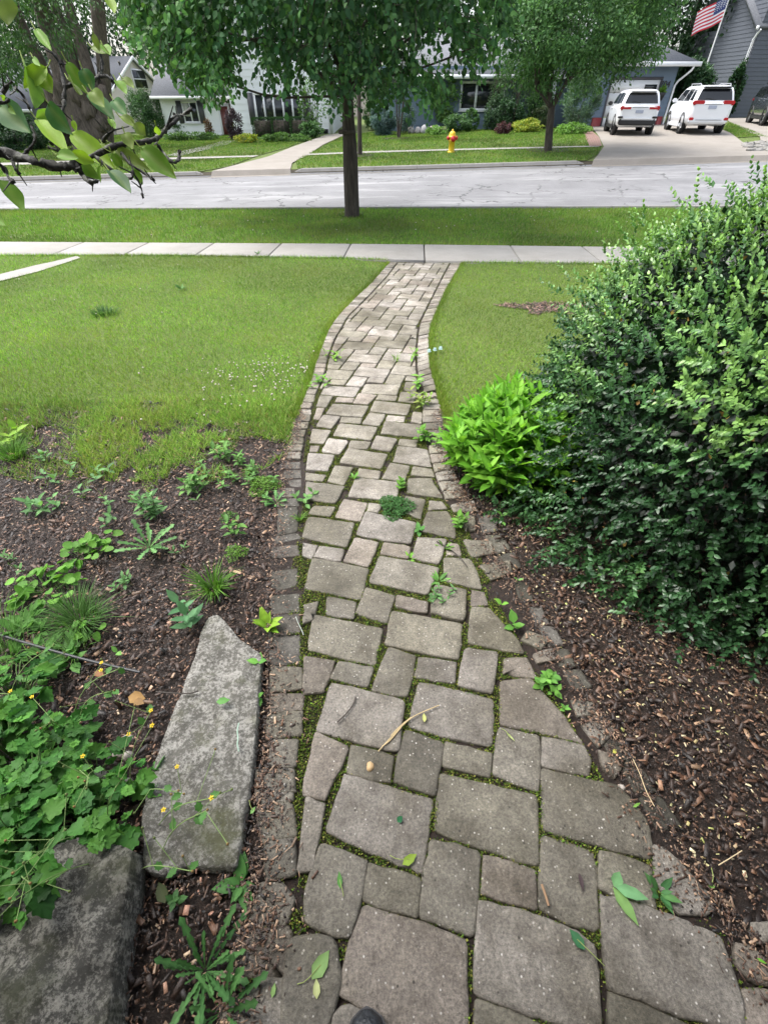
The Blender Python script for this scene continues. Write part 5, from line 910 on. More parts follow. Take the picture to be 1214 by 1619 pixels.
# the street tree in the parkway
def street_tree():
    b = G(557, 343); x, y, z = b; t_ = thing('street_tree', 'leafy shade tree with a straight dark trunk in the grass strip between pavement and road', 'tree', b); mb = MB()
    top = np.array([x+.04, y, z+5.2]); L = np.array([[x-.01, y, z-.05], [x, y, z+.05], [x+.0, y, z+.5], [x+.01, y, z+1.2], [x-.01, y, z+1.7], [x+.02, y+.03, z+2.6], [x+.03, y, z+3.8], top]); mb.tube(smoothline(L, 2), np.interp(np.linspace(0, 1, len(smoothline(L, 2))), [0, .05, .15, .4, .6, 1], [.32, .205, .160, .150, .105, .04]), 14)
    mb.lathe([(.165, -.03), (.175, .0), (.16, .03)], (x-.035, y-.03, z+1.42), n=12)
    lv = LV(); cols = [(.024,.070,.028),(.040,.105,.038),(.075,.165,.050),(.030,.086,.034)]
    pol = np.array([(195,-70),(206,40),(222,88),(255,128),(295,158),(330,178),(352,188),(366,165),(378,118),(392,92),(405,112),(425,150),(470,180),(505,182),(530,200),(560,186),(600,198),(640,204),(682,192),(715,160),(748,140),(782,125),(800,88),(792,40),(805,-70)], float)
    tw = samp(pol, .0165); keep = vnoise(tw, 46, 51)*.6+vnoise(tw, 19, 52)*.4; edge = np.minimum(np.abs(tw[:, 0]-205), np.abs(tw[:, 0]-825)); tw = tw[keep > np.interp(edge, [0, 90, 260], [.50, .44, .34])]
    extra = samp(pol[[0, 1, 2, 3, 4, 5, 6, 7, 8, 9]], .008); tw = np.vstack([tw, extra, samp(pol, .0035)])
    for px, py in tw:
        half = 3.2*math.sqrt(max(.06, 1-((px-530)/345)**2)); Y = y + rng.uniform(-.85, 1)*half*.8; p0 = PY(px, py-58, Y); k = 8 + int(5*rng.random()); h = nrm(np.array([(px-540)/240+.5*rng.normal(), (Y-y)/3+.5*rng.normal(), -.75+.35*rng.normal()])); s = np.linspace(0, .42, k)[:, None]; P = p0 + h*s + [0, 0, -.0] + np.array([[0, 0, -1.]])*s**2*.5 + .025*rng.normal(size=(k, 3)); 
        D = nrm(h*.45 + [0, 0, -.6] + .62*rng.normal(size=(k, 3))); N = nrm(np.array([.3*rng.normal(), -.5+.5*rng.normal(), .65])+.4*rng.normal(size=(k, 3))); sz = .105*(.6+.6*rng.random(k)); tint = 1+.30*rng.normal(); rimf = np.clip(abs(px-540)/300, 0, 1)**2*.7  # rimf paints leaves at the crown's rim lighter, like light shining through
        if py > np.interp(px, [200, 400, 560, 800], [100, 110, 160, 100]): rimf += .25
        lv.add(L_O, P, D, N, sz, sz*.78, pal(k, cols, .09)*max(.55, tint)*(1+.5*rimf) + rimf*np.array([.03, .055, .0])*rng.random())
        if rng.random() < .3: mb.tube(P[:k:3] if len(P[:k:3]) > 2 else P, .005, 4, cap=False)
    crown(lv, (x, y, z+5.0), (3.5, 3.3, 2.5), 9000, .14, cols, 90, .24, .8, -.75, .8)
    for px, py, r in ((470,96,.05),(395,60,.035),(300,35,.03),(640,60,.05),(720,40,.035),(515,60,.05),(590,20,.05),(240,50,.022),(345,70,.022),(780,60,.02)):
        limb(mb, [x+.01, y, z+1.9+.5*rng.random()], PY(px, py, y+rng.uniform(-1.3, 1.0)), r, .012, .15)
    for i in range(14): a = rng.uniform(0, 6.28); limb(mb, [x+.02, y, z+2.8+1.6*rng.random()], [x+2.6*math.cos(a), y+2.4*math.sin(a), z+4.2+2.2*rng.random()], .05, .012, .1)
    part_of(mb.build('trunk', M['bark'], t_, True), t_); part_of(lv.build('crown', M['leaf'], t_), t_)
    mb = tuft(160, .12, .009, .30, ((.06,.14,.02),(.09,.18,.03)), .5); c = b; l2 = LV(); mb(l2, c); l2.build('trunk_grass', M['grass'], kind='stuff')
street_tree()

def ring(px, py, r):
    c = G2(px, py); a = np.linspace(0, 6.28, 25)[:-1]; q = np.column_stack([c[0]+r*np.cos(a)*(1+.08*np.sin(3*a)), c[1]+r*np.sin(a)]); sheet('mulch_ring', q, .015, M['mulch'], 1.0, kind='structure'); chips(q, 700, BR, None, .02, .06, 'ring_chips')
def small_tree():
    ring(866, 238, .85); b = G(866, 239); x, y, z = b; t_ = thing('street_tree', 'round-headed small tree with a forked leaning trunk in a mulch ring across the road', 'tree', b); mb = MB(); f = PY(872, 168, y); L = smoothline([[x, y, z-.05], (b+f)/2+[-.02, 0, 0], f], 2); mb.tube(L, np.linspace(.17, .12, len(L)), 10); lv = LV()
    for px, py, dy, r in ((846,140,-.3,.06),(862,128,.5,.07),(874,110,0,.085),(892,134,-.5,.075),(905,122,.6,.06),(850,105,.8,.05),(898,100,-.2,.05)): e = PY(px, py, y+dy); limb(mb, f-[0, 0, .12], e, r, r*.5); [limb(mb, e, e+np.array([rng.uniform(-1.6, 1.6), rng.uniform(-1, 1), rng.uniform(.6, 2.2)]), r*.5, .012) for _ in range(4)]
    cols = [(.046,.118,.038),(.082,.19,.056),(.13,.26,.08),(.06,.145,.046)]; cc = PY(925, -20, y+.2); crown(lv, cc, (3.35, 3.2, 2.75), 28000, .13, cols, 130, .25, .3, -.95, .5); crown(lv, PY(905, 40, y-.9), (2.8, 1.8, 1.0), 9000, .115, cols, 60, .3, .3, -1, .5); crown(lv, PY(1000, 36, y), (1.5, 1.5, 1.2), 4000, .115, cols, 30, .3, .3, -1, .5)
    crown(lv, PY(845, 66, y), (1.4, 1.4, 1.2), 3600, .12, cols, 36, .3, .3, -1, .5)
    part_of(mb.build('trunk', M['bark'], t_, True), t_); part_of(lv.build('crown', M['far_leaf'], t_), t_)
small_tree()
def old_tree():
    b = G(118, 236); x, y, z = b; t_ = thing('old_tree', 'huge old multi-stemmed tree with a burled grey trunk beside the road at the left', 'tree', b); mb = MB(); lv = LV(); Y = y
    for pts, r in (([(150,238),(140,205),(118,160),(95,100),(78,50),(60,-10),(38,-90)],(1.05,.9,.62,.45,.36,.30,.22)), ([(158,234),(156,190),(146,130),(128,70),(108,10),(90,-70)],(.55,.5,.30,.25,.22,.16)), ([(170,228),(167,150),(163,90),(156,30),(150,-60)],(.34,.30,.28,.30,.2)), ([(110,230),(85,150),(60,90),(30,30),(8,-40)],(.5,.36,.26,.2,.14)), ([(128,140),(108,60),(86,5),(70,-60)],(.26,.2,.16,.1))):
        P = smoothline([PY(a, c, Y+.2*rng.normal()) for a, c in pts], 2); mb.tube(P, np.interp(np.linspace(0, 1, len(P)), np.linspace(0, 1, len(r)), r), 12)
    for i in range(34):                       # burls and bosses of bark
        c = PY(rng.uniform(90, 163), rng.uniform(140, 228), Y-.35-.4*rng.random()); r = rng.uniform(.16, .42); b_ = bmesh.new(); bmesh.ops.create_icosphere(b_, subdivisions=3, radius=1); W = np.array([v.co for v in b_.verts]); fc = np.array([[v.index for v in f.verts] for f in b_.faces]); b_.free()
        q = rvec(14); W = W*(1+(rng.uniform(-.35, .35, 14)*np.exp(9*(W @ q.T-1))).sum(1))[:, None]*(1+.10*rng.normal(size=(len(W), 1))); mb.add(c + W*r*np.array([1, .7, rng.uniform(1.0, 1.9)]), fc)
    cols = [(.04,.095,.03),(.07,.15,.04),(.05,.12,.03)]
    for px, py, dy, R, n in ((20,20,-2,(2.6,2,1.6),4200),(130,-45,1,(4.5,4,2.3),6000),(-60,60,0,(2.6,2.5,2.2),3200),(300,-75,2,(3.4,3,1.8),3600),(18,108,-3,(1.1,1.0,.7),1100),(200,18,3,(1.3,1.3,1.0),900)): crown(lv, PY(px, py, Y+dy), R, n, .15, cols, 60, .25, .8, -.9, .45)
    part_of(mb.build('trunk', M['pale_bark'], t_, True), t_); part_of(lv.build('crown', M['far_leaf'], t_), t_)
old_tree()
DKC = [(.012,.036,.016),(.022,.055,.022),(.032,.075,.028)]; MDC = [(.035,.085,.03),(.055,.12,.04),(.08,.16,.055)]; LTC = [(.07,.15,.04),(.10,.20,.055),(.05,.11,.03)]
for px, Y, R, zc, n, cols, lb in ((15,46,(5,4,6),4.5,7000,MDC,'light green tree behind the roof at the far left edge'),(118,52,(6,4,6.5),6,7000,DKC,'dark tree between the trunks of the old burled tree'),(265,60,(4,4,4.6),3.4,5000,LTC,'pale tree rising behind the beige gable'),(360,58,(5.5,4,6.5),6,5500,MDC,'tree behind the white house roof, left of the street tree trunk'),(500,60,(6,4,6.5),6,5000,MDC,'tree behind the white house chimney side, near the street tree trunk'),(640,60,(6,4,6),6,5500,MDC,'tree seen between the white house and the blue house'),(765,58,(6,4,6.5),6.5,6000,DKC,'dark tree behind the roof of the blue house'),(930,56,(6,4,7),7,7000,MDC,'tall tree behind the garage of the blue house'),(1068,50,(5.5,3.6,8),6.2,12000,DKC,'dark dense evergreen behind the garage roof, left of the flagpole'),(1140,47,(4.6,3.2,7.5),5.6,12000,DKC,'dark dense evergreen between the flagpole and the grey house'),(1235,56,(6,4,8),7,5000,DKC,'dark tree behind the grey house'),(-120,50,(7,5,7),6,5000,MDC,'tree outside the left frame edge behind the houses'),(1010,62,(6,4,7.5),7,5000,MDC,'far tree closing the gap behind the round-headed tree')):
    q = ray(px, 120); x = q[0]/q[1]*Y; tree('background_tree', lb, x, Y, 9, R, zc, n, .30, cols, .22, 70, .28, .5, -.9)

# ------------------------------------------------------------------ shrubs
def shrub(name, label, px, py, wpx, hm, cols, ls=.05, n=1800, cat='shrub', dy=.6, stems=5, mat='far_leaf', ncl=40, cr=.3, T=L_S, wd=.55, droop=.0, group=None, depth=None, dark=True):
    hm = hm*1.18; b = G(px, py); x, y, z = b; Zc = y*math.cos(TH)+(CZ-z)*math.sin(TH); rx = wpx/2/FPX*Zc; ry = depth or rx*.8; t_ = thing(name, label, cat, (x, y+ry*.8, z), group=group); lv = LV(); c = np.array([x, y+ry*.8, float(zg(x, y+ry*.8))+hm*.48]); crown(lv, c, (rx*.95, ry, hm*.50), int(n*1.8), ls*1.9, [tuple(1.3*q for q in k_) for k_ in cols], ncl, cr, droop, -.95, wd, T); mb = MB()
    for i in range(stems): a = rng.uniform(0, 6.28); limb(mb, [x+.1*rx*math.cos(a), y+ry*.8, z-.03], c+np.array([rx*.6*math.cos(a), ry*.6*math.sin(a), hm*.25]), .02, .006)
    part_of(lv.build('foliage', M[mat], t_), t_); part_of(mb.build('stems', M['bark'], t_), t_); return t_
GS = 'garden shrubs in front of the far houses'
shrub('blue_spruce', 'globe-shaped blue spruce at the corner of the drive by the white house', 604, 215, 46, 1.25, [(.045,.085,.085),(.07,.12,.12),(.10,.16,.16)], .075, 3600, wd=.22, group=GS)
shrub('shrub', 'yellowish green upright shrub behind the blue spruce', 588, 206, 26, 1.5, LTC, .06, 1200, group=GS)
shrub('shrub', 'dark twiggy spruce under the street tree crown beside the row of stones', 640, 212, 34, 1.1, [(.04,.075,.07),(.06,.10,.09)], .06, 1100, wd=.3, group=GS)
shrub('shrub', 'tall fresh green shrub left of the blue house window', 700, 206, 56, 2.3, [(.06,.13,.03),(.09,.18,.045),(.13,.22,.06)], .07, 3600, group=GS)
shrub('shrub', 'leafy mid green shrub between the row of stones and the tall fresh green shrub', 668, 205, 40, 1.5, MDC, .07, 2400, group=GS)
shrub('shrub', 'tall dark shrub against the blue wall behind the weeping tree', 848, 203, 40, 1.9, MDC, .07, 2400, group=GS)
shrub('shrub', 'round clipped green globe below the blue house window', 743, 208, 30, .85, [(.045,.11,.03),(.07,.15,.04)], .04, 2400, ncl=90, cr=.16, group=GS)
shrub('shrub', 'low dark mounded shrub at the foot of the clipped globe', 722, 210, 44, .65, MDC, .05, 1800, group=GS)
shrub('hedge', 'low green hedge under the blue house window', 745, 201, 70, 1.15, MDC, .05, 3200, group=GS, depth=.7)
shrub('shrub', 'rounded grey green shrub right of the clipped globe', 781, 207, 36, 1.35, [(.035,.07,.035),(.05,.10,.05)], .05, 2400, group=GS)
shrub('shrub', 'dark green spreading shrub below the weeping tree', 805, 208, 50, 1.2, DKC, .06, 2600, group=GS)
shrub('shrub', 'small burgundy shrub in front of the weeping tree', 796, 213, 26, .45, [(.05,.02,.025),(.08,.03,.035)], .045, 700, group=GS)
shrub('shrub', 'low yellow flowering ground shrub left of the forked tree trunk', 836, 210, 48, .45, [(.22,.27,.03),(.13,.22,.04),(.30,.30,.04)], .05, 1700, group=GS)
shrub('shrub', 'dull reddish green bush behind the forked tree trunk', 858, 205, 34, .9, [(.04,.06,.03),(.06,.08,.04)], .05, 1000, group=GS)
shrub('shrub', 'tall feathery grey green bush beside the garage of the blue house', 912, 208, 62, 2.1, [(.08,.14,.09),(.12,.19,.12),(.06,.11,.07)], .11, 4200, wd=.16, droop=-.6, group=GS)
shrub('shrub', 'low pale green edging plant under the feathery bush', 908, 213, 56, .35, [(.12,.24,.04),(.09,.19,.035)], .05, 1100, group=GS)
shrub('shrub', 'low fresh green edging plant in front of the tall fresh green shrub', 690, 214, 34, .3, [(.09,.19,.035),(.13,.24,.05)], .05, 700, group=GS)
for i, (px, w_, lb) in enumerate(((418,32,'left block of the clipped dark hedge under the big window'),(447,30,'middle block of the clipped dark hedge under the big window'),(476,30,'right block of the clipped dark hedge under the big window'))):
    b = G(px, 218); Zc = b[1]*math.cos(TH)+(CZ-b[2])*math.sin(TH); rx = w_/2/FPX*Zc*1.03; t_ = thing('hedge_block', lb, 'hedge', b, group='clipped hedge blocks under the big window'); n = 3600; q = rng.uniform(-1, 1, (n, 3)); ax = rng.integers(3, size=n); q[np.arange(n), ax] = np.sign(q[np.arange(n), ax])*(.9+.14*rng.random(n)); q = np.sign(q)*np.abs(q)**.9; P = b+[0, .5, .43]+q*[rx, .45, .44]; lv = LV(); lv.add(L_S, P, nrm(q+.8*rvec(n)), nrm(q+.5*rvec(n)), .06, .035, pal(n, [(.018,.05,.016),(.028,.075,.022)], .2)); part_of(lv.build('foliage', M['far_leaf'], t_), t_); mb = MB(); mb.box(b+[-rx*.82, .12, -.02], b+[rx*.82, .88, .74]); part_of(mb.build('branches', M['bark'], t_), t_)
shrub('shrub', 'big rounded feathery evergreen shrub at the corner of the beige house', 238, 218, 62, 2.0, [(.035,.085,.03),(.055,.12,.04),(.03,.07,.03)], .08, 4600, wd=.3, group=GS)
shrub('shrub', 'yellow green leafy shrub below the shuttered window', 313, 214, 30, .95, [(.20,.26,.04),(.12,.2,.04),(.25,.28,.06)], .06, 1300, group=GS)
shrub('shrub', 'green perennial shrub left of the yellow green one under the shuttered window', 288, 216, 34, .9, MDC, .06, 1500, group=GS)
shrub('shrub', 'purple-leaved shrub beside the red door', 372, 222, 27, 1.15, [(.035,.022,.03),(.06,.035,.045),(.05,.04,.05)], .05, 1500, group=GS)
shrub('shrub', 'copper coloured little shrub between window and red door', 333, 219, 12, .75, [(.12,.06,.035),(.08,.06,.03)], .05, 500, group=GS)
shrub('shrub', 'bright yellow flowering edging left of the clipped hedge', 388, 227, 36, .30, [(.34,.32,.03),(.13,.22,.03)], .05, 900, group=GS)
shrub('shrub', 'green edging plant along the front of the clipped hedge', 450, 225, 80, .28, [(.06,.13,.03),(.10,.18,.05)], .05, 1700, group=GS, depth=.4)
shrub('shrub', 'low green planting strip along the wall of the white house', 300, 223, 90, .32, [(.05,.11,.03),(.08,.15,.04)], .05, 1700, group=GS, depth=.4)
shrub('shrub', 'bare-stemmed tall shrub at the right corner of the white house', 497, 216, 46, 2.4, [(.07,.15,.04),(.10,.19,.05)], .08, 520, stems=14, group=GS)
shrub('shrub', 'leafy base plant under the bare-stemmed shrub', 490, 219, 36, .6, MDC, .06, 1000, group=GS)
shrub('hedge', 'dark hedge in front of the far left garage', 22, 240, 100, 1.15, DKC, .07, 3600, group=GS)
shrub('shrub', 'dark bush half hidden behind the old burled trunk', 128, 226, 60, .8, DKC, .07, 1500, group=GS)
shrub('shrub', 'dark shrub in the shade beside the garage behind the second white car', 1085, 196, 60, 2.4, DKC, .10, 3200, group=GS)
shrub('shrub', 'green shrub at the corner of the grey house', 1147, 187, 26, 2.2, DKC, .09, 1800, group=GS)
# weeping tree and the multi-stemmed ornamental tree
def weeping():
    b = G(812, 206); x, y, z = b; y += .7; t_ = thing('weeping_tree', 'small weeping tree with hanging grey green branches in front of the blue house', 'tree', (x, y, z)); mb = MB(); lv = LV(); tp = PY(826, 112, y); limb(mb, [x, y, z-.05], tp, .09, .05); limb(mb, [x+.2, y, z+1.0], PY(800, 120, y), .05, .02)
    for i in range(230):
        a = rng.uniform(0, 6.28); r = 1.75*math.sqrt(rng.random()); p = tp+np.array([r*math.cos(a)*.95, r*.8*math.sin(a), .7-.28*r**2]); k = 24; ln = .9+1.3*rng.random(); s = np.linspace(0, 1, k)[:, None]; P = p + [0, 0, -1.]*s*ln + .05*rng.normal(size=(k, 3)) + np.array([[math.cos(a), math.sin(a), 0]])*s*.15; lv.add(L_S, P, nrm(rvec(k)*.5+[0, 0, -.9]), rvec(k), .10, .035, pal(k, [(.035,.08,.03),(.055,.11,.045)], .16)); 
        if i % 3 == 0: mb.tube(P[::6], .008, 4, cap=False)
    part_of(mb.build('trunk', M['bark'], t_, True), t_); part_of(lv.build('crown', M['far_leaf'], t_), t_)
weeping()
ring(625, 219, .75); b = G(630, 218); tree('ornamental_tree', 'multi-stemmed little tree in a mulch ring beneath the street tree crown', b[0], b[1], 4, (1.5, 1.3, 1.4), 2.9, 2600, .09, MDC, .045, 40, .28, .6, -.9, None, stems=5)
ring(570, 246, .6); b = G(569, 245); tree('street_tree', 'slim young tree hidden behind the street tree trunk', b[0], b[1], 5, (1.9, 1.7, 1.8), 4.4, 2600, .10, MDC, .11, 40, .28, .5, -.9, None)
# row of boulders beside the spruce
for i, (px, s, lb) in enumerate(((650,.20,'leftmost pale stone of the row beside the blue spruce'),(660,.18,'second pale stone from the left in the row'),(671,.24,'biggest grey stone in the middle of the row'),(682,.21,'pinkish grey stone fourth in the row'),(691,.22,'tall grey stone near the right end of the row'),(701,.19,'dark reddish stone at the right end of the row'))):
    c = G(px, 211); mb = MB(); mb.lathe([(0, -.3*s), (s*.9, -.2*s), (s, .5*s), (s*.8, 1.2*s), (s*.4, 1.55*s), (0, 1.6*s)], (0, 0, 0), n=9); V = mb.V[0]; V += rng.normal(size=V.shape)*s*.07; k = [(.40,.37,.36),(.36,.34,.34),(.30,.30,.31),(.32,.27,.26),(.30,.31,.32),(.22,.15,.14)][i]
    o = mb.build('boulder', simple('garden_stone', k, .85, .25, 9, .5), smooth=True); o.location = c; o['label'] = lb; o['category'] = 'stone'; o['group'] = 'row of garden stones'

# ------------------------------------------------------------------ houses
def siding(mb, p0, p1, z0, z1, bd=.2, lip=.022, top=None):
    p0, p1 = np.asarray(p0, float), np.asarray(p1, float); d = p1-p0; L = np.linalg.norm(d); u = d/L; n = np.array([u[1], -u[0]]); z = z0
    while z < z1-1e-6:
        zt = min(z+bd, z1); rg = (lambda q: top(q)) if top else (lambda q: (0, L)); a0, a1 = rg(z); b0, b1 = rg(zt)
        if a1 > a0:
            if b1 <= b0: b0 = b1 = (a0+a1)/2
            P = lambda s, o, q: (*(p0+u*s+n*o), q); mb.quad(P(a0, lip, z), P(a1, lip, z), P(b1, .002, zt), P(b0, .002, zt)); mb.quad(P(a0, -.02, z), P(a1, -.02, z), P(a1, lip, z), P(a0, lip, z))
        z = zt
def boxpart(name, lo, hi, mat, par): mb = MB(); mb.box(np.minimum(lo, hi), np.maximum(lo, hi)); return part_of(mb.build(name, M[mat] if isinstance(mat, str) else mat), par)
def rc(px0, py0, px1, py1, Y):
    m = (py0+py1)/2; return PY(px0, m, Y)[0], PY(px1, m, Y)[0], PY((px0+px1)/2, py1, Y)[2], PY((px0+px1)/2, py0, Y)[2]
def window(par, Y, r, mull=(), fr=.07, name='window', bars=0, curt=False):
    x0, x1, z0, z1 = r; mb = MB()
    for a, b, c, d in ((x0, x1, z1-fr, z1), (x0, x1, z0, z0+fr), (x0, x0+fr, z0+fr, z1-fr), (x1-fr, x1, z0+fr, z1-fr)): mb.box((a, Y-.07, c), (b, Y-.015, d))
    for m in mull: q = x0+(x1-x0)*m; mb.box((q-fr*.6, Y-.066, z0+fr), (q+fr*.6, Y-.018, z1-fr))
    for m in range(bars): q = z0+(z1-z0)*(m+1)/(bars+1); mb.box((x0+fr, Y-.06, q-.02), (x1-fr, Y-.03, q+.02))
    mb.box((x0-.05, Y-.12, z0-.05), (x1+.05, Y-.02, z0-.003)); o = part_of(mb.build(name, M['trim']), par); g = MB(); g.box((x0+fr*.5, Y-.04, z0+fr*.5), (x1-fr*.5, Y-.025, z1-fr*.5)); pg = g.build('pane', M['glass'], o)
    if curt: c = MB(); c.box((x0+fr, Y-.046, z0+(z1-z0)*.3), (x0+(x1-x0)*.42, Y-.041, z1-fr)); c.build('curtain', M['curtain'], o)
    return o
def roofslab(mb, a, b, c, d, th=.14):        # sloped slab: a,b lower edge, c,d upper edge
    P = np.array([a, b, c, d], float); n = nrm(np.cross(P[1]-P[0], P[3]-P[0])); n = n if n[2] > 0 else -n; V = np.vstack([P, P-n*th]); mb.add(V, [(0, 1, 2, 3), (7, 6, 5, 4), (0, 4, 5, 1), (1, 5, 6, 2), (2, 6, 7, 3), (3, 7, 4, 0)])

# white house
def white_house():
    YA, YB = 38.0, 37.0; gz = -1.3; xa0 = PY(259, 185, YA)[0]; xa1 = PY(352, 185, YA)[0]; ze = PY(270, 151, YA)[2]; t_ = thing('white_house', 'white clapboard house with grey roof, shutters and a red door across the road', 'house', (xa0+5, YA, gz)); mb = MB()
    siding(mb, (xa0, YA), (xa1+.1, YA), gz, ze, .27); siding(mb, (xa0, YA+9), (xa0, YA), gz, ze, .27)
    rg = lambda q: (9*(q-ze)/2.6/2*1.0, 9-9*(q-ze)/2.6/2*1.0); siding(mb, (xa0, YA+9), (xa0, YA), ze, ze+2.6, .27, top=rg)
    xb0 = PY(367, 180, YB)[0]; xb1 = PY(525, 180, YB)[0]; zt = 4.6; siding(mb, (xb0, YB), (xb1, YB), gz, zt, .30); siding(mb, (xb1, YB), (xb1, YB+9.5), gz, zt, .30); siding(mb, (xb0, YA), (xb0, YB), gz, zt, .30)
    mid = (xb0+xb1)/2; half = (xb1-xb0)/2; siding(mb, (xb0, YB), (xb1, YB), zt, zt+2.6, .3, top=lambda q: ((q-zt)/2.6*half, 2*half-(q-zt)/2.6*half)); siding(mb, (xb0, YB+9.5), (xb0, YA), ze, zt, .3)
    part_of(mb.build('wall', M['white']), t_); mb = MB(); roofslab(mb, (xa0-.35, YA-.45, ze-.02), (xb0-.05, YA-.45, ze-.02), (xb0-.05, YA+4.5, ze+2.75), (xa0-.35, YA+4.5, ze+2.75)); roofslab(mb, (xb0-.05, YA+9.5, ze), (xa0-.35, YA+9.5, ze), (xa0-.35, YA+4.5, ze+2.75), (xb0-.05, YA+4.5, ze+2.75))
    roofslab(mb, (xb0-.4, YB-.4, zt-.2), (xb0-.4, YB+10, zt-.2), (mid, YB+10, zt+2.75), (mid, YB-.4, zt+2.75)); roofslab(mb, (xb1+.4, YB+10, zt-.2), (xb1+.4, YB-.4, zt-.2), (mid, YB-.4, zt+2.75), (mid, YB+10, zt+2.75)); part_of(mb.build('roof', M['shingle']), t_)
    boxpart('gutter', (xa0-.35, YA-.58, ze-.16), (xb0-.1, YA-.46, ze-.02), 'gutter', t_)
    window(t_, YA, rc(290, 160, 314.5, 194, YA), (.5,), name='window', curt=True)
    for a, b in ((281.5, 289.5), (315, 323.5)): x0, x1, z0, z1 = rc(a, 159.5, b, 195, YA); boxpart('shutter', (x0, YA-.07, z0), (x1, YA-.024, z1), 'shutter', t_)
    window(t_, YB, rc(404, 147, 478, 196, YB), (.2, .4, .6, .8), .09)
    for a, b in ((393.5, 402.5), (479.5, 488.5)): x0, x1, z0, z1 = rc(a, 146.5, b, 197, YB); boxpart('shutter', (x0, YB-.07, z0), (x1, YB-.024, z1), 'shutter', t_)
    x0, x1, z0, z1 = rc(351.5, 168, 365.5, 214, YA); boxpart('door_surround', (x0-.12, YA-.06, z0-.1), (x1+.02, YA-.01, z1+.14), 'trim', t_); d = boxpart('door', (x0, YA-.10, z0), (x1-.08, YA-.064, z1), 'reddoor', t_); h = MB(); h.lathe([(0, -.03), (.03, -.02), (.03, .01), (0, .02)], (x1-.16, YA-.12, (z0+z1)/2-.1), 'y', 8); o = h.build('handle', M['rim'], d)
    x0, x1, z0, z1 = rc(507, 204, 519, 211, YB); boxpart('foundation_vent', (x0, YB-.06, z0), (x1, YB-.026, z1), 'dark', t_); boxpart('corner_board', (xb1-.1, YB-.05, gz), (xb1+.03, YB-.023, zt), 'trim', t_); boxpart('downspout', (xb1-.20, YB-.10, gz+.2), (xb1-.12, YB-.053, zt), 'trim', t_); boxpart('door_step', (PY(350, 214, YA)[0], YA-1.1, gz), (PY(372, 214, YA)[0], YA-.11, PY(360, 214, YA)[2]-.02), 'kerb', t_)
white_house()
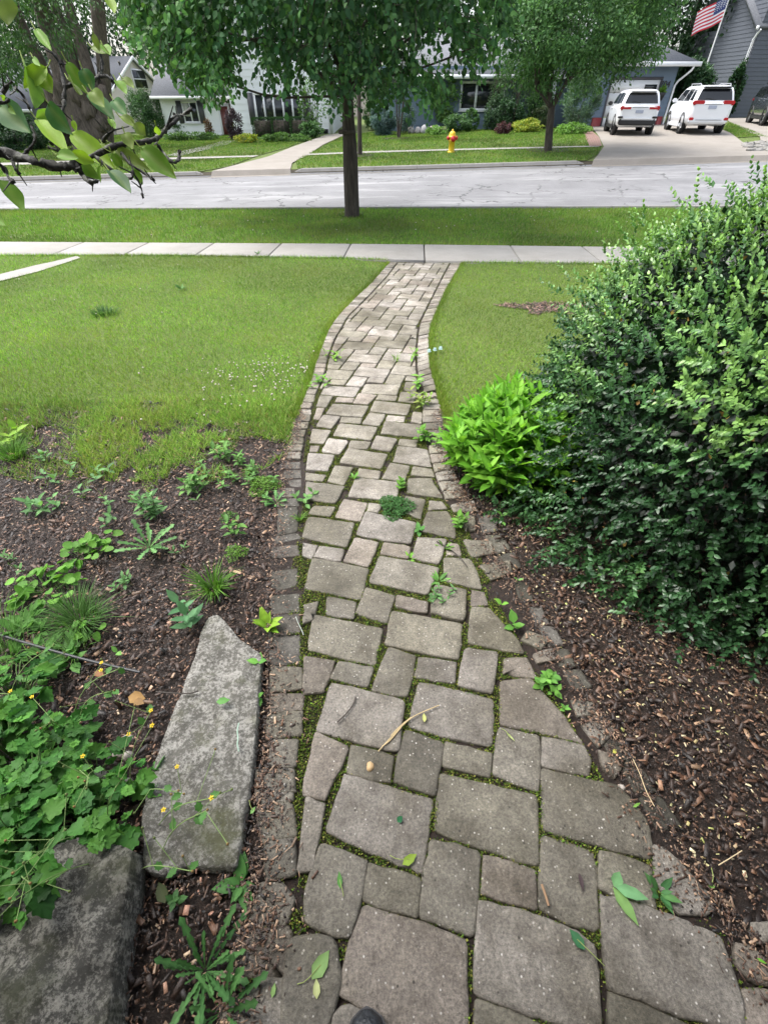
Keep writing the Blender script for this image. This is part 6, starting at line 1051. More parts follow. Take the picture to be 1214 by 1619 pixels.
def beige_house():
    X = -19.2; Ys = [X/((p-CX)/FPX) for p in (168, 258)]; f = lambda px: (lambda zc: (zc - (CZ-1.6)*math.sin(TH))/math.cos(TH))(X*FPX/(px-CX)); Y0, Y1 = f(166), f(262); Ym = (Y0+Y1)/2; ze = PY(168, 151, Y0)[2]; za = PY(213, 91, Ym)[2]; gz = -1.5; D = Y1-Y0
    t_ = thing('beige_house', 'beige sided house with a grey gable roof behind the old burled tree', 'house', (X-5, Ym, gz)); mb = MB(); siding(mb, (X, Y0), (X, Y1), gz, ze, .26); siding(mb, (X, Y0), (X, Y1), ze, za, .26, top=lambda q: ((q-ze)/(za-ze)*D/2, D-(q-ze)/(za-ze)*D/2)); siding(mb, (X-9, Y0), (X, Y0), gz, ze, .26); part_of(mb.build('wall', M['beige']), t_)
    mb = MB(); s = (za-ze)/(D/2); roofslab(mb, (X-12, Y0-.4, ze-.4*s+.06), (X+.25, Y0-.4, ze-.4*s+.06), (X+.25, Ym, za+.08), (X-12, Ym, za+.08)); roofslab(mb, (X+.25, Y1+.4, ze-.4*s+.06), (X-12, Y1+.4, ze-.4*s+.06), (X-12, Ym, za+.08), (X+.25, Ym, za+.08)); part_of(mb.build('roof', M['shingle']), t_)
    mb = MB()
    for ya, yb, sg in ((Y0-.42, Ym, 1), (Y1+.42, Ym, -1)): mb.add([(X+.27, ya, ze-.42*s-.10), (X+.27, yb, za-.08), (X+.27, yb, za+.10), (X+.27, ya, ze-.42*s+.08), (X+.22, ya, ze-.42*s-.10), (X+.22, yb, za-.08), (X+.22, yb, za+.10), (X+.22, ya, ze-.42*s+.08)], [(0, 1, 2, 3), (4, 7, 6, 5), (0, 4, 5, 1), (3, 2, 6, 7), (0, 3, 7, 4)])
    part_of(mb.build('rake_board', M['trim']), t_); mb = MB(); g = MB()
    for (pa, pb, ya, yb) in ((216, 236, 109, 141), (196, 208, 166, 186)):
        fy0, fy1 = f(pa), f(pb); z1 = PY(pa, ya, (fy0+fy1)/2)[2]; z0 = PY(pa, yb, (fy0+fy1)/2)[2]; fr = MB(); fr.box((X+.02, fy0, z0), (X+.07, fy1, z1)); w_ = part_of(fr.build('window', M['trim']), t_); gg = MB(); gg.box((X+.071, fy0+.09, z0+.08), (X+.080, fy1-.09, z1-.08)); gg.build('pane', M['glass'], w_)
        sh = MB(); sh.box((X+.081, fy0+.09, (z0+z1)/2-.03), (X+.09, fy1-.09, (z0+z1)/2+.03)); sh.build('sash_bar', M['trim'], w_)
    Yw = 37.0; xr = PY(57, 190, Yw)[0]; zw = PY(30, 172, Yw)[2]; mb = MB(); siding(mb, (xr-12, Yw), (xr, Yw), gz, zw, .26); siding(mb, (xr, Yw), (xr, Yw+7), gz, zw, .26); part_of(mb.build('garage_wall', M['greyside']), t_); mb = MB(); roofslab(mb, (xr-12.3, Yw-.5, zw), (xr+.3, Yw-.5, zw), (xr+.3, Yw+3.6, PY(58, 110, Yw+3.6)[2]), (xr-12.3, Yw+3.6, PY(58, 110, Yw+3.6)[2])); roofslab(mb, (xr+.3, Yw+7.7, zw), (xr-12.3, Yw+7.7, zw), (xr-12.3, Yw+3.6, PY(58, 110, Yw+3.6)[2]), (xr+.3, Yw+3.6, PY(58, 110, Yw+3.6)[2])); part_of(mb.build('garage_roof', M['shingle']), t_)
    boxpart('gutter', (xr-12.3, Yw-.62, zw-.15), (xr+.3, Yw-.51, zw-.01), 'gutter', t_); boxpart('garage_door', (xr-6.4, Yw-.06, gz), (xr-1.0, Yw-.026, zw-.35), 'dark', t_)
beige_house()
def blue_house():
    Y = 36.0; YL = 37.2; gz = -.6; xd0 = PY(955, 168, Y)[0]; xd1 = PY(1035, 165, Y)[0]; xr = PY(1059, 150, Y)[0]; ze = PY(1075, 99, Y)[2]; zl = PY(745, 119, YL)[2]; xl = PY(597, 160, YL)[0]; xm = PY(905, 160, Y)[0]
    t_ = thing('blue_house', 'blue grey single-storey house with a white garage door and the number 704', 'house', (xd0, Y, gz)); mb = MB(); siding(mb, (xm, Y), (xd0, Y), gz, ze, .22); siding(mb, (xd1, Y), (xr, Y), gz, ze, .22); siding(mb, (xr, Y), (xr, Y+8), gz, ze, .22); zdt = PY(990, 126, Y)[2]; siding(mb, (xd0, Y), (xd1, Y), zdt, ze, .22); siding(mb, (xl, YL), (xm+.1, YL), gz-.4, zl+.4, .22); siding(mb, (xl, YL+8), (xl, YL), gz-.4, zl+.4, .22); siding(mb, (xm, YL), (xm, Y), gz, ze, .22); part_of(mb.build('wall', M['blue']), t_)
    d = MB(); h_ = (zdt-gz)/5
    for i in range(5): d.box((xd0+.08, Y-.01, gz+i*h_+.012), (xd1-.08, Y+.04, gz+(i+1)*h_-.012))
    dd = part_of(d.build('garage_door', M['trim']), t_); g = MB(); g.box((xd1-.9, Y-.016, zdt-.42), (xd1-.2, Y-.0105, zdt-.2)); g.build('door_window', M['glass'], dd)
    mb = MB(); mb.box((xd0-.02, Y-.05, gz), (xd0+.08, Y-.024, zdt)); mb.box((xd1-.08, Y-.05, gz), (xd1+.02, Y-.024, zdt)); mb.box((xd0-.02, Y-.05, zdt+.002), (xd1+.02, Y-.024, zdt+.12)); part_of(mb.build('door_frame', M['shutter']), t_)
    xe = PY(1108, 97, Y-.5)[0]; mb = MB(); rz = ze+1.75; yb = Y+8.5; xh = xm-.6; E = [(xh, Y-.55, ze), (xe, Y-.55, ze), (xe, yb, ze), (xh, yb, ze)]; rx1 = xe-3.6; rx0 = xh+.3; ym = (Y-.55+yb)/2
    V = E+[(rx0, ym, rz), (rx1, ym, rz)]+[(a, b, c-.12) for a, b, c in E]; mb.add(V, [(0, 1, 5, 4), (2, 3, 4, 5), (9, 8, 7, 6), (0, 6, 7, 1), (1, 7, 8, 2), (2, 8, 9, 3), (3, 9, 6, 0)]); mb.add(V, [(1, 2, 5), (3, 0, 4)]); 
    El = [(xl-.5, YL-.6, zl), (xm+.3, YL-.6, zl), (xm+.3, YL+9, zl), (xl-.5, YL+9, zl)]; yl = YL+4; V = El+[(xl+3, yl, zl+2.0), (xm+.3, yl, zl+2.0)]+[(a, b, c-.12) for a, b, c in El]; mb.add(V, [(0, 1, 5, 4), (2, 3, 4, 5), (9, 8, 7, 6), (0, 6, 7, 1), (1, 7, 8, 2), (2, 8, 9, 3), (3, 9, 6, 0)]); mb.add(V, [(1, 2, 5), (3, 0, 4)]); part_of(mb.build('roof', M['shingle']), t_)
    boxpart('gutter', (xh, Y-.68, ze-.17), (xe, Y-.555, ze+.02), 'gutter', t_); boxpart('gutter', (xl-.5, YL-.73, zl-.16), (xm+.2, YL-.605, zl+.02), 'gutter', t_)
    mb = MB(); mb.tube([(xe-.35, Y-.62, ze-.14), (xe-.42, Y-.6, ze-.32), (xr+.16, Y-.1, ze-.75), (xr+.06, Y-.07, ze-.95), (xr+.06, Y-.07, gz+.1)], .055, 8); part_of(mb.build('downspout', M['trim'], None, True), t_)
    window(t_, YL, rc(727, 128, 797, 175, YL), (.36,), .11); x0, x1, z0, z1 = rc(857, 140, 871, 195, YL); boxpart('porch_post', (x0, YL-.35, gz), (x1, YL-.1, zl-.17), 'trim', t_); x0, x1, z0, z1 = rc(835, 148, 850, 196, YL); boxpart('front_door', (x0, YL-.06, z0), (x1, YL-.024, z1), 'shutter', t_)
    for a, b, c, d_ in ((934, 186, 947, 200), (1036, 184, 1043, 196)): x0, x1, z0, z1 = rc(a, b, c, d_, Y); boxpart('red_base', (x0, Y-.22, gz), (x1, Y-.028, z1), 'redpaint', t_)
    cu = bpy.data.curves.new('house_number', 'FONT'); cu.body = '704'; cu.size = .40; cu.extrude = .012; cu.align_x = 'CENTER'; tmp = bpy.data.objects.new('tmp', cu); COL.objects.link(tmp); bpy.context.view_layer.update(); me = bpy.data.meshes.new_from_object(tmp.evaluated_get(bpy.context.evaluated_depsgraph_get())); bpy.data.objects.remove(tmp); me.name = 'house_number'; me.materials.clear(); me.materials.append(M['plastic']); o = bpy.data.objects.new('house_number', me); COL.objects.link(o); q = PY(1049, 138, Y); o.location = (q[0], Y-.045, q[2]); o.rotation_euler = (math.pi/2, 0, 0); part_of(o, t_)
    for px, py, lb in ((945, 150, 'dark wall planter with green leaves left of the white garage door'), (1045, 146, 'dark wall planter with green leaves under the house number')):
        p = PY(px, py, Y); p[1] = Y-.13; r = thing('wall_planter', lb, 'planter', p, group='wall planters on the blue house'); mb = MB(); mb.lathe([(0, -.36), (.09, -.34), (.17, -.12), (.18, .0), (.15, .0), (.13, -.06), (0, -.06)], p, n=14); part_of(mb.build('pot', M['plastic'], None, True), r); lv = LV(); n = 150; u = rvec(n); u[:, 2] = np.abs(u[:, 2]); lv.add(L_S, p+u*[.16, .1, .3]*rng.random((n, 1)), nrm(u+.4*rvec(n)), rvec(n), .13, .06, pal(n, [(.12,.25,.04),(.17,.32,.05)], .15)); part_of(lv.build('plant', M['far_leaf']), r)
blue_house()
def grey_house():
    Y = 41.0; gz = -.4; x0 = PY(1166, 130, Y)[0]; x1 = x0+11; ze = PY(1195, 42, Y)[2]; t_ = thing('grey_house', 'dark grey sided house with white trim at the right frame edge', 'house', (x0+3, Y, gz)); mb = MB(); siding(mb, (x0, Y), (x1, Y), gz, ze+.2, .20); siding(mb, (x0, Y+9), (x0, Y), gz, ze+.2, .20); xg = PY(1204, 30, Y)[0]; gw = 5.2; siding(mb, (xg, Y-.25), (xg+2*gw, Y-.25), gz, ze+3.4, .20); siding(mb, (xg, Y+5), (xg, Y-.25), ze, ze+3.4, .20); siding(mb, (xg, Y-.25), (xg+2*gw, Y-.25), ze+3.4, ze+7.8, .2, top=lambda q: (max(0, (q-ze-3.4)/4.4*gw), 2*gw-(q-ze-3.4)/4.4*gw)); siding(mb, (xg, Y), (xg, Y-.25), gz, ze, .2); part_of(mb.build('wall', M['greyside']), t_)
    mb = MB(); roofslab(mb, (x0-.4, Y-.45, ze), (x1, Y-.45, ze), (x1, Y+4.5, ze+3), (x0-.4, Y+4.5, ze+3)); roofslab(mb, (x1, Y+9.4, ze), (x0-.4, Y+9.4, ze), (x0-.4, Y+4.5, ze+3), (x1, Y+4.5, ze+3)); roofslab(mb, (xg-.3, Y-.6, ze+3.2), (xg-.3, Y+5, ze+3.2), (xg+gw, Y+5, ze+7.9), (xg+gw, Y-.6, ze+7.9)); roofslab(mb, (xg+2*gw+.3, Y+5, ze+3.2), (xg+2*gw+.3, Y-.6, ze+3.2), (xg+gw, Y-.6, ze+7.9), (xg+gw, Y+5, ze+7.9)); part_of(mb.build('roof', M['shingle']), t_)
    boxpart('gutter', (x0-.4, Y-.60, ze-.16), (xg-.31, Y-.46, ze+.0), 'gutter', t_); boxpart('corner_board', (x0-.03, Y-.05, gz), (x0+.16, Y-.024, ze), 'trim', t_); mb = MB(); mb.tube([(x0-.1, Y-.5, ze-.15), (x0-.12, Y-.3, ze-.35), (x0-.10, Y-.08, ze-.55), (x0-.10, Y-.08, gz+.1)], .05, 8); part_of(mb.build('downspout', M['trim'], None, True), t_)
grey_house()

# ------------------------------------------------------------------ hydrant
def hydrant():
    b = G(713, 241); t_ = thing('fire_hydrant', 'yellow fire hydrant with red caps on the lawn across the road', 'hydrant', b); k = 1.06; mb = MB(); mb.lathe([(.0, -.05), (.15, -.05), (.15, .03), (.12, .035), (.115, .05), (.115, .34), (.135, .345), (.135, .375), (.118, .38), (.118, .46)], n=18); mb.build('barrel', M['yellow'], t_, True)
    mb = MB(); mb.lathe([(.118, .461), (.155, .465), (.155, .50), (.135, .505), (.13, .56), (.105, .62), (.06, .66), (.0, .67)], n=18); bo = mb.build('bonnet', M['yellow'], t_, True); n_ = MB(); n_.lathe([(.035, .66), (.03, .72), (0, .722)], n=5); n_.build('operating_nut', M['yellow'], bo)
    for d, r, z in (('y', .082, .43), ('x', .058, .45), ('-x', .058, .45)):
        m2 = MB(); m2.lathe([(r*.9, .09), (r*.9, .14), (r*1.15, .142), (r*1.15, .19), (r*.6, .20), (r*.35, .23), (0, .232)], n=14, axis='z'); V = m2.V[0].copy(); V = V[:, [2, 0, 1]]*[-1 if d == '-x' else 1, 1, 1] if 'x' in d else np.stack([V[:, 0], -V[:, 2], V[:, 1]], 1); m2.V[0] = V+[0, 0, z]; m2.build('nozzle_cap', M['hydred'], t_, True)
    t_.scale = (k,)*3; t_.rotation_euler = (0, 0, .15)
hydrant()

# ------------------------------------------------------------------ cars
def suv(label, loc, rz, L, W, H, paint, style):
    t_ = thing('parked_car', label, 'car', loc, rz, 'cars parked on the drives'); hw = W/2; s = H/1.64; mb = MB()
    st = [(-.5,.80,.46,.90,1.02),(-.488,.90,.40,.92,1.07),(-.45,.965,.30,.93,1.10),(-.36,.995,.27,.95,1.09),(-.1,1,.25,.96,1.06),(.15,1,.25,.96,1.04),(.27,.995,.26,.95,1.02),(.38,.975,.28,.93,.98),(.45,.93,.30,.90,.92),(.485,.84,.34,.86,.82),(.5,.70,.42,.78,.72)]; V = []
    for y, w_, zl, m, zt in st:
        w2 = w_*hw; ring_ = [(0, zl), (w2*.82, zl), (w2*.97, zl+.10), (w2, zl+.28), (w2*1.0, (zl+zt)/2+.12), (w2*.985, zt-.10), (w2*.94, zt-.015), (w2*.6, zt+.015), (0, zt+.02)]; V += [(x, y*L, z*s) for x, z in ring_] + [(-x, y*L, z*s) for x, z in ring_[-2:0:-1]]
    n = 16; F = [(i*n+k, (i+1)*n+k, (i+1)*n+(k+1) % n, i*n+(k+1) % n) for i in range(len(st)-1) for k in range(n)]; mb.add(V, F)
    for i in (0, len(st)-1): q = [V[i*n+k] for k in range(n)]; c = np.mean(q, 0); mb.add(q+[tuple(c)], [(k, (k+1) % n, n) if i == 0 else ((k+1) % n, k, n) for k in range(n)])
    lev = [(1.03, -.488, .285, .935), (1.12, -.484, .25, .93), (1.42, -.455, .165, .83), (1.55, -.432, .115, .765), (1.615, -.41, .07, .68), (1.64, -.37, .02, .5)]; R = []
    for z, y0, y1, w_ in lev:
        c, hl, hw2, r = (y0+y1)/2*L, (y1-y0)/2*L, w_*hw, .14; pts = []
        for sx, sy, a0 in ((1, 1, 0), (-1, 1, 90), (-1, -1, 180), (1, -1, 270)):
            for a in (0, 45, 90): q = R_(a0+a); pts.append((sx*(hw2-r)+r*math.cos(q), c+sy*(hl-r)+r*math.sin(q), z*s))
        R.append(pts)
    V = [p for q in R for p in q]; m = 12; mb.add(V, [(i*m+k, i*m+(k+1) % m, (i+1)*m+(k+1) % m, (i+1)*m+k) for i in range(len(R)-1) for k in range(m)]); mb.add(list(R[-1])+[(0, -.18*L, 1.655*s)], [(k, (k+1) % m, m) for k in range(m)])
    body = mb.build('body', paint, t_, True)
    lv_ = np.array(lev); I = lambda z, k: np.interp(z, lv_[:, 0], lv_[:, k])
    def glass(name, ya, yb, za, zb, side):   # side glass following the slope of the cabin
        g = MB(); P = []
        for j in range(5):
            z = za+(zb-za)*j/4; x = side*(I(z, 3)*hw+.008); y0, y1 = I(z, 1)*L+.16, I(z, 2)*L-.18
            for f in (ya, yb): P.append((x, y0+(y1-y0)*f, z*s))
        for j in range(4): q = [2*j, 2*j+1, 2*j+3, 2*j+2]; g.add([P[k] for k in (q if side > 0 else q[::-1])], [(0, 1, 2, 3)])
        return g.build(name, M['carglass'], t_, True)
    for sd in (1, -1): glass('side_window', .02, .20, 1.14, 1.50, sd); glass('side_window', .24, .56, 1.12, 1.52, sd); glass('side_window', .60, .97, 1.12, 1.50, sd)
    for nm, k, sg, za, zb in (('rear_window', 1, -1, 1.15, 1.52), ('windscreen', 2, 1, 1.06, 1.55)):
        g = MB(); P = []
        for j in range(5):
            z = za+(zb-za)*j/4; y = I(z, k)*L+sg*.012
            for x in (-1, 1): P.append((x*(I(z, 3)*hw-.12), y, z*s))
        for j in range(4): q = [2*j, 2*j+1, 2*j+3, 2*j+2]; g.add([P[k_] for k_ in (q if sg < 0 else q[::-1])], [(0, 1, 2, 3)])
        g.build(nm, M['carglass'], t_, True)
    def bx(name, lo, hi, mat, par=None, bev=.02):
        b = bmesh.new(); bmesh.ops.create_cube(b, size=1); lo, hi = np.array(lo), np.array(hi); c = (lo+hi)/2; d = hi-lo
        for v in b.verts: v.co = Vector((v.co.x*d[0]+c[0], v.co.y*d[1]+c[1], v.co.z*d[2]+c[2]))
        bmesh.ops.bevel(b, geom=b.edges[:], offset=min(bev, d.min()*.4), segments=2, affect='EDGES'); me = bpy.data.meshes.new(name); b.to_mesh(me); b.free(); me.materials.append(mat); o = bpy.data.objects.new(name, me); COL.objects.link(o); o.parent = par or t_; return o
    yr, yf = -L/2, L/2
    bx('rear_bumper', (-hw*.90, yr-.045, .36*s), (hw*.90, yr+.30, (.60 if style == 1 else .52)*s), M['plastic'] if style != 2 else paint, bev=.05)
    if style == 1: bx('bumper_trim', (-hw*.72, yr-.06, .575*s), (hw*.72, yr-.01, .635*s), paint); [bx('rear_reflector', (sd*hw*.84-.13, yr-.05, .62*s), (sd*hw*.84+.10, yr+.1, .69*s), M['plastic']) for sd in (1, -1)]
    if style == 2: bx('bumper_trim', (-hw*.62, yr-.06, .45*s), (hw*.62, yr-.01, .50*s), M['rim']); [bx('rear_reflector', (sd*hw*.80-.09, yr-.055, .47*s), (sd*hw*.80+.09, yr+.05, .57*s), M['taillight']) for sd in (1, -1)]
    bx('front_bumper', (-hw*.86, yf-.25, .30*s), (hw*.86, yf+.03, .56*s), M['plastic'], bev=.06); bx('grille', (-hw*.55, yf-.10, .58*s), (hw*.55, yf+.015, .72*s), M['plastic'])
    for sd in (1, -1):
        z0, z1 = ((.90, 1.06) if style != 2 else (.98, 1.14)); bx('tail_light', sorted_lo((sd*hw*.40, yr-.012, z0*s), (sd*hw*.955, yr+.16, z1*s)), sorted_hi((sd*hw*.40, yr-.012, z0*s), (sd*hw*.955, yr+.16, z1*s)), M['taillight'], bev=.04)
        bx('headlight', sorted_lo((sd*hw*.55, yf-.22, .72*s), (sd*hw*.86, yf-.02, .84*s)), sorted_hi((sd*hw*.55, yf-.22, .72*s), (sd*hw*.86, yf-.02, .84*s)), M['headlight'], bev=.04)
        bx('side_mirror', sorted_lo((sd*(hw*.98), .16*L, 1.05*s), (sd*(hw+.20), .16*L+.12, 1.20*s)), sorted_hi((sd*(hw*.98), .16*L, 1.05*s), (sd*(hw+.20), .16*L+.12, 1.20*s)), M['plastic'] if style == 1 else paint, bev=.04)
        for yy in (-.14, .07): bx('door_handle', sorted_lo((sd*(hw*.985), yy*L-.1, .93*s), (sd*(hw+.022), yy*L+.1, .965*s)), sorted_hi((sd*(hw*.985), yy*L-.1, .93*s), (sd*(hw+.022), yy*L+.1, .965*s)), paint if style != 3 else M['rim'])
        bx('sill_cladding', sorted_lo((sd*hw*.86, -.27*L, .20*s), (sd*(hw+.012), .27*L, .34*s)), sorted_hi((sd*hw*.86, -.27*L, .20*s), (sd*(hw+.012), .27*L, .34*s)), M['plastic'] if style != 2 else paint)
        if style != 1: r = MB(); r.tube([(sd*hw*.66, -.36*L, 1.64*s), (sd*hw*.68, -.33*L, 1.69*s), (sd*hw*.68, .0, 1.70*s), (sd*hw*.64, .04*L, 1.64*s)], .022, 6); r.build('roof_rail', M['rim'] if style == 2 else M['plastic'], t_, True)
        for yy in (-.305*L, .30*L):
            wr = .345; c = (sd*(hw-.115), yy, wr); ar = MB(); ar.lathe([(.36, .0), (.41, .0), (.41, .14), (.36, .14)], n=24, axis='x'); ar.V[0] = ar.V[0]*[sd, 1, 1]+[sd*(hw-.125), yy, wr]; ar.build('wheel_arch', M['plastic'] if style != 2 else M['dark'], t_, True)
            wl = bpy.data.objects.new('wheel', None); COL.objects.link(wl); wl.parent = t_; wl.location = c; wl.empty_display_size = .1
            ty = MB(); ty.lathe([(.235, -.10), (.32, -.115), (wr, -.09), (wr, .09), (.32, .115), (.235, .10), (.235, -.10)], n=26, axis='x'); ty.build('tyre', M['tyre'], wl, True); ri = MB(); ri.lathe([(.235, -.09), (.225, .06), (.20, .03), (.20, .0), (0, .0)], n=20, axis='x'); ri.V[0] = ri.V[0]*[sd, 1, 1]
            for k in range(5):
                a = k*1.2566; u = np.array([0, math.cos(a), math.sin(a)]); v = np.array([0, -math.sin(a), math.cos(a)]); ri.add([np.array([sd*.075, 0, 0])+u*.03+v*.035, np.array([sd*.075, 0, 0])+u*.03-v*.035, np.array([sd*.07, 0, 0])+u*.225-v*.03, np.array([sd*.07, 0, 0])+u*.225+v*.03], [(0, 1, 2, 3)])
            ri.build('rim', M['rim'], wl)
    bx('licence_plate', (-.17, yr-.016 if style != 1 else yr-.018, (.80 if style != 2 else .86)*s), (.17, yr+.02, (.91 if style != 2 else .97)*s), M['plate'], bev=.006)
    bx('spoiler', (-hw*.62, -.455*L-.10, 1.55*s), (hw*.62, -.38*L, 1.60*s), paint if style != 2 else M['plastic'], bev=.02); w_ = MB(); w_.tube([(0, -.478*L-.03, 1.17*s), (-.22, -.474*L-.035, 1.20*s), (-.42, -.47*L-.03, 1.21*s)], .010, 5); w_.build('wiper', M['plastic'], t_); bx('tailgate_strip', (-hw*.38, yr-.014, 1.0*s), (hw*.38, yr+.02, 1.035*s), M['rim'] if style != 3 else M['plastic'], bev=.008)
    return t_
sorted_lo = lambda a, b: tuple(np.minimum(a, b)); sorted_hi = lambda a, b: tuple(np.maximum(a, b))
def place(px, py, rz, L, W):                 # rear-left wheel stands at the pixel's ground point
    c = G(px, py); o = np.array([-(W/2-.11), -.305*L]); ca, sa = math.cos(rz), math.sin(rz); q = c[:2]-np.array([ca*o[0]-sa*o[1], sa*o[0]+ca*o[1]]); return (q[0], q[1], float(zg(*q))+.012)
a = R_(-13); suv('smaller white car parked nose-in before the white garage door', place(968, 213.5, a, 4.36, 1.80), a, 4.36, 1.80, 1.63, M['carwhite'], 1); suv('larger white car with roof rails parked under the flagpole', place(1073.5, 211.5, a, 4.66, 1.83), a, 4.66, 1.83, 1.69, M['carwhite'], 2)
g0, g1 = G(1203, 199), G(1171, 191.5); a3 = math.atan2(-(g0-g1)[0], (g0-g1)[1]); W3, L3 = 1.85, 4.6; o = np.array([(W3/2-.11), .30*L3]); q = g0[:2]-np.array([math.cos(a3)*o[0]-math.sin(a3)*o[1], math.sin(a3)*o[0]+math.cos(a3)*o[1]]); suv('dark grey car cut off by the right frame edge, parked by the grey house', (q[0], q[1], float(zg(*q))+.012), a3, L3, W3, 1.68, M['cargrey'], 3)

# ------------------------------------------------------------------ flagpole
def flag():
    Y = 37.5; b = PY(1108, 128, Y); x = b[0]; z = float(zg(x, Y)); top = PY(1154, -4, Y)[2]; t_ = thing('flagpole', 'white flagpole with a stars and stripes flag rising behind the larger white car', 'flagpole', (x, Y, z)); mb = MB(); mb.tube([(x, Y, z-.1), (x, Y, z+2), (x, Y, top)], [.045, .04, .03], 10); part_of(mb.build('pole', M['pole'], None, True), t_); mb = MB(); mb.lathe([(0, -.02), (.05, .0), (.06, .05), (.04, .09), (0, .1)], (x, Y, top+.02), n=12); part_of(mb.build('finial', M['rim'], None, True), t_)
    nu, nv = 40, 13; h, l = 1.02, 1.65; P = np.zeros((nu+1, nv+1, 3)); zt = PY(1151, 2, Y)[2]+.22
    for i in range(nu+1):
        for j in range(nv+1):
            u = i/nu; v = j/nv; P[i, j] = (x-.05-l*u*.86+.03*math.sin(9*u), Y-.05+.11*math.sin(8*u+1.5*v)*u**.5, zt-h*v*(1-.06*u)-.62*u**1.15+.03*math.sin(7*u+2))
    V = []; F = []; C = []
    for i in range(nu):
        for j in range(nv):
            k = len(V); V += [P[i, j], P[i+1, j], P[i+1, j+1], P[i, j+1]]; F.append((k, k+1, k+2, k+3)); c = (.035, .05, .16) if (i < nu*.40 and j < 7) else ((.50, .03, .05) if j % 2 == 0 else (.72, .70, .72)); C += [c]*4
    f = part_of(mk('flag', V, np.array(F), M['attr'], None, C), t_); mb = MB()
    for r in range(9):
        for c in range(6 if r % 2 == 0 else 5):
            u = .40*((2*c+1+(r % 2))/12); v = (r+1)*.7/13*1.0*.769+.0; i, j = u*nu, v*nv; p = P[int(round(i)), min(nv, int(round(j)))]; s5 = [(p[0]+.026*(1 if k % 2 == 0 else .42)*math.sin(k*.628), p[1]-.012, p[2]+.026*(1 if k % 2 == 0 else .42)*math.cos(k*.628)) for k in range(10)]; mb.add(s5+[(p[0], p[1]-.013, p[2])], [(k, (k+1) % 10, 10) for k in range(10)])
    st = mb.build('stars', M['trim'], f, kind='stuff')
flag()

# stones laid at the edge of the far right drive
for i in range(16):
    c = G(1182+rng.uniform(-8, 34), 231+rng.uniform(-4, 9)); mb = MB(); s = rng.uniform(.14, .24); mb.lathe([(0, -.04), (s, -.03), (s*.95, .05), (s*.6, .075), (0, .08)], n=8); mb.V[0] += rng.normal(size=mb.V[0].shape)*.018; o = mb.build('edging_stone', M['kerb'], smooth=False, label='flat grey edging stone between the two drives at the right', category='stone', group='edging stones beside the right drive'); o.location = c

# ------------------------------------------------------------------ unseen house and porch roof added behind the viewpoint to shade the near path
def shading_house():
    Y = -1.75; gz = -.4; t_ = thing('house', 'pale sided house with front door and porch roof, added unseen behind the viewpoint to shade the near path', 'house', (0, Y, 0)); mb = MB(); siding(mb, (8, Y), (-8, Y), gz, 3.0, .16); part_of(mb.build('wall', M['beige']), t_)
    mb = MB(); roofslab(mb, (-8.4, Y+.75, 2.75), (8.4, Y+.75, 2.75), (8.4, Y-4.5, 5.6), (-8.4, Y-4.5, 5.6)); roofslab(mb, (-3.0, .55, 2.45), (3.0, .55, 2.45), (3.0, Y+.9, 2.80), (-3.0, Y+.9, 2.80)); part_of(mb.build('roof', M['shingle']), t_); [boxpart('porch_post', (x-.06, .25, -.05), (x+.06, .37, 2.33), 'trim', t_) for x in (-2.85, 2.85)]; boxpart('gutter', (-8.4, Y+.76, 2.60), (8.4, Y+.88, 2.74), 'gutter', t_); boxpart('soffit', (-8.3, Y+.03, 2.58), (8.3, Y+.74, 2.61), 'trim', t_)  # porch roof shaped to reach over the viewpoint and dim the nearest paving
    boxpart('door', (-.5, Y+.03, .2), (.5, Y+.08, 2.25), 'reddoor', t_); boxpart('door_frame', (-.62, Y+.024, .2), (.62, Y+.05, 2.38), 'trim', t_); boxpart('doorstep', (-1.0, Y+.03, -.3), (1.0, -.75, .14), 'kerb', t_)
    for x in (-3.2, 3.2): o = boxpart('window', (x-.8, Y+.024, .9), (x+.8, Y+.07, 2.2), 'trim', t_); g = MB(); g.box((x-.7, Y+.071, 1.0), (x+.7, Y+.078, 2.1)); g.build('pane', M['glass'], o)
shading_house()

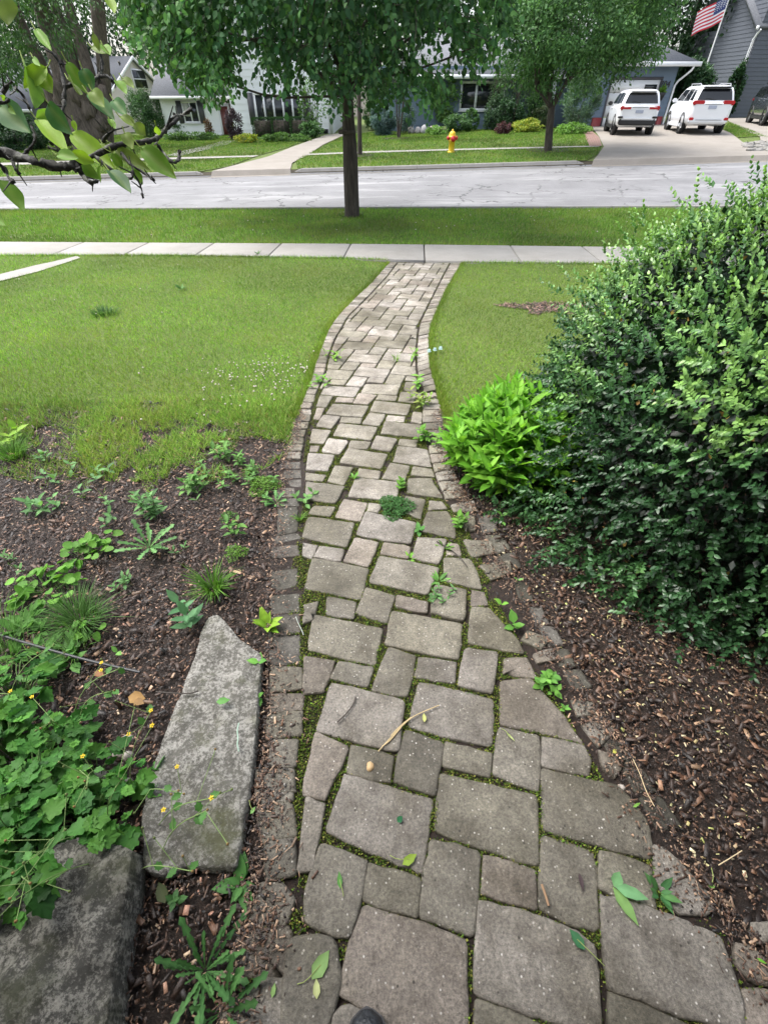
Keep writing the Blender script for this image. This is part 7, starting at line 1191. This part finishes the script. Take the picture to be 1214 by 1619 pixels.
# ------------------------------------------------------------------ near fruit tree reaching in at the upper left
def fruit_tree():
    Z0 = .86; b = np.array([-1.55, .05, float(zg(-1.55, .05))]); t_ = thing('fruit_tree', 'close lichen-spotted fruit tree branch with yellow green leaves at the upper left', 'tree', b); mb = MB(); k = lambda a, c, zc=Z0: PD(a/4.047, c/4.047, zc)
    def br(pts, r0, r1, zc=Z0, dz=.0): P = smoothline([k(a, c, zc+dz*i+.01*math.sin(a*.05)) for i, (a, c) in enumerate(pts)], 2); mb.tube(P, np.linspace(r0, r1, len(P))*(1+.25*rng.normal(size=len(P))).clip(.65, 1.5)*.78, 8); mb.V[-3] += rng.normal(size=mb.V[-3].shape)*r1*.22; [mb.tube([P[i], P[i]+rng.normal(size=3)*.012+[0, 0, .004]], [.0016, .0008], 5) for i in rng.integers(len(P), size=3)]; return P
    a0 = k(-60, 950); mb.tube(smoothline([b-[0, 0, .05], b+[.02, .03, .7], b+[.10, .15, 1.15], k(-900, 700), k(-400, 900), a0], 2), np.linspace(.05, .011, 21)[:len(smoothline([b]*6, 2))] if len(smoothline([b]*6, 2)) <= 21 else np.linspace(.05, .011, len(smoothline([b]*6, 2))), 10)
    for q in range(5): e = b+np.array([rng.uniform(-.9, -.1), rng.uniform(-.7, .5), rng.uniform(1.7, 2.5)]); limb(mb, b+[.08, .1, 1.05], e, .02, .006)
    br([(-60,950),(50,985),(150,1010),(230,1035),(310,1060),(420,1074),(510,1058)], .0105, .0075); br([(420,1072),(500,1040),(620,985),(740,930),(850,915),(950,908),(1010,885),(1060,830),(1110,785),(1160,740),(1225,700)], .007, .0035, dz=.004); br([(500,1072),(530,1120),(560,1160),(590,1170),(625,1160)], .006, .0035); br([(1000,915),(1040,970),(1080,1025),(1120,1045),(1150,1020),(1145,975)], .004, .0025); br([(1060,830),(1080,780),(1120,740),(1160,735)], .0035, .002)
    br([(150,1010),(175,965),(215,930),(235,880),(200,800)], .005, .002); br([(80,1020),(95,1070),(115,1100)], .0045, .003); br([(-20,1030),(40,1090),(50,1130),(85,1160)], .005, .002); br([(310,940),(380,965),(420,1000)], .003, .002); br([(610,1000),(700,1080),(790,1130),(850,1150),(850,1100)], .004, .0022); br([(850,1100),(900,1180),(915,1245)], .0022, .0012); br([(780,980),(840,1060),(930,1110),(980,1150)], .0035, .002)
    br([(410,640),(420,560),(400,480),(385,400),(330,330)], .0055, .002, .9); br([(420,640),(390,760),(330,920)], .003, .004, .88); br([(600,510),(640,490),(655,440),(655,380),(630,310)], .0045, .002, .9); br([(640,490),(690,485),(720,520),(745,535)], .004, .0022, .9); br([(410,560),(520,520),(600,510)], .004, .004, .9); br([(660,905),(690,860),(735,828)], .004, .002); br([(20,600),(50,545),(80,520)], .0045, .002, .82); br([(-60,640),(20,660),(60,640)], .005, .003, .82); br([(100,560),(160,620),(190,690)], .0035, .002, .85)
    for a, c in ((120,1105),(85,1160),(590,1172),(985,1150),(915,1248),(1150,975),(1225,700),(720,520),(765,405),(400,405),(850,1105),(50,545),(190,690),(1118,735)): p = k(a, c); r = .0022+.0015*rng.random(); mb.lathe([(0, -r), (r*.8, -r*.5), (r, 0), (r*.7, r*.7), (0, r)], tuple(p), n=7); mb.V[-1] += rng.normal(size=mb.V[-1].shape)*r*.35
    LF = [((155,405),(243,690),150,1),((300,430),(150,560),95,0),((455,850),(740,1080),120,0),((240,765),(440,975),105,0),((310,660),(455,860),125,2),((500,985),(640,1150),110,1),((700,1090),(840,1225),95,2),((905,945),(1128,1140),110,1),((735,945),(965,1095),75,3),((570,600),(735,760),95,2),((530,440),(600,580),85,2),((430,395),(560,600),75,1),((440,510),(520,600),85,3),((785,500),(860,560),55,3),((745,515),(812,598),60,1),((728,640),(810,735),80,2),((228,185),(330,320),55,1),((600,215),(640,330),40,3),((0,670),(185,840),150,2),((0,1150),(160,1350),110,1),((-60,-40),(60,145),190,3),((690,-20),(735,80),60,0),((-40,1340),(30,1440),70,1),((770,745),(875,810),70,3),((860,790),(935,870),70,3),((800,850),(850,950),70,3),((660,920),(735,975),70,3),((720,980),(790,1090),55,1),((955,950),(1030,1025),60,2),((470,770),(490,840),32,0),((215,370),(258,420),34,1),((1000,805),(1020,870),38,0),((855,1085),(915,1180),50,1),((370,990),(500,1010),70,1),((455,980),(610,1040),70,0),((340,690),(385,800),60,2),((590,580),(665,680),85,3),((280,480),(330,590),90,0),((0,610),(40,660),55,0),((60,680),(100,730),38,1),((590,300),(700,340),60,3),((660,290),(705,345),60,1),((330,700),(230,760),55,1),((700,760),(740,830),40,1),((645,1060),(640,1170),45,1)]
    PC = [(.22,.36,.03),(.13,.26,.03),(.055,.15,.045),(.16,.23,.05)]; lv = LV()
    for (x0, y0), (x1, y1), w_, ci in LF:
        zc = Z0+rng.uniform(-.05, .03); p = k(x0, y0, zc); q = k(x1, y1, zc+rng.uniform(-.02, .02)); Ln = np.linalg.norm(q-p); wd = w_/4.047/FPX*zc; vw = nrm(np.array([0, 0, CZ])-p); N = nrm(vw*(.8)+[0, 0, .5]+.42*rng.normal(size=3)); lv.add(L_P, p[None], (q-p)[None], N[None], Ln, wd*1.08, np.array([PC[ci]])*(1+.14*rng.normal())); cv = lv.C[-1]; cv[22:33] = cv[22:33]*.75+np.array([.30, .36, .12])*.25; cv[:11] *= .85+.3*rng.random((11, 1)); cv[44:] *= .85+.3*rng.random((11, 1)); cv[8:11] = cv[8:11]*.6+np.array([.22, .12, .03])*.4 if rng.random() < .35 else cv[8:11]; mb2 = MB(); mb2.tube([p-(q-p)*.22+[0, 0, .004], p-(q-p)*.08, p], .0011, 5, cap=False); lv.raw(mb2, (.25, .33, .08))
    part_of(mb.build('branch', M['twig'], None, True), t_); part_of(lv.build('leaves', M['leaf'], None, True), t_)
_tp = np.linspace(0, 1, 11); _wp = .5*np.sin(np.pi*_tp**.82)**.9*(1+.06*np.sin(_tp*14)); _zc = .05*np.sin(2.2*np.pi*_tp)
L_P = (np.concatenate([np.stack([-_wp, _tp, .22*_wp*2+_zc-.12*_tp**2], 1), np.stack([-_wp*.5, _tp, .10*_wp*2+_zc-.12*_tp**2], 1), np.stack([0*_tp, _tp, _zc-.04-.12*_tp**2], 1), np.stack([_wp*.5, _tp, .10*_wp*2+_zc-.12*_tp**2], 1), np.stack([_wp, _tp, .22*_wp*2+_zc-.12*_tp**2], 1)]), np.array([f for c in range(4) for i in range(10) for f in ((c*11+i, (c+1)*11+i, (c+1)*11+i+1), (c*11+i, (c+1)*11+i+1, c*11+i+1))]))
fruit_tree()
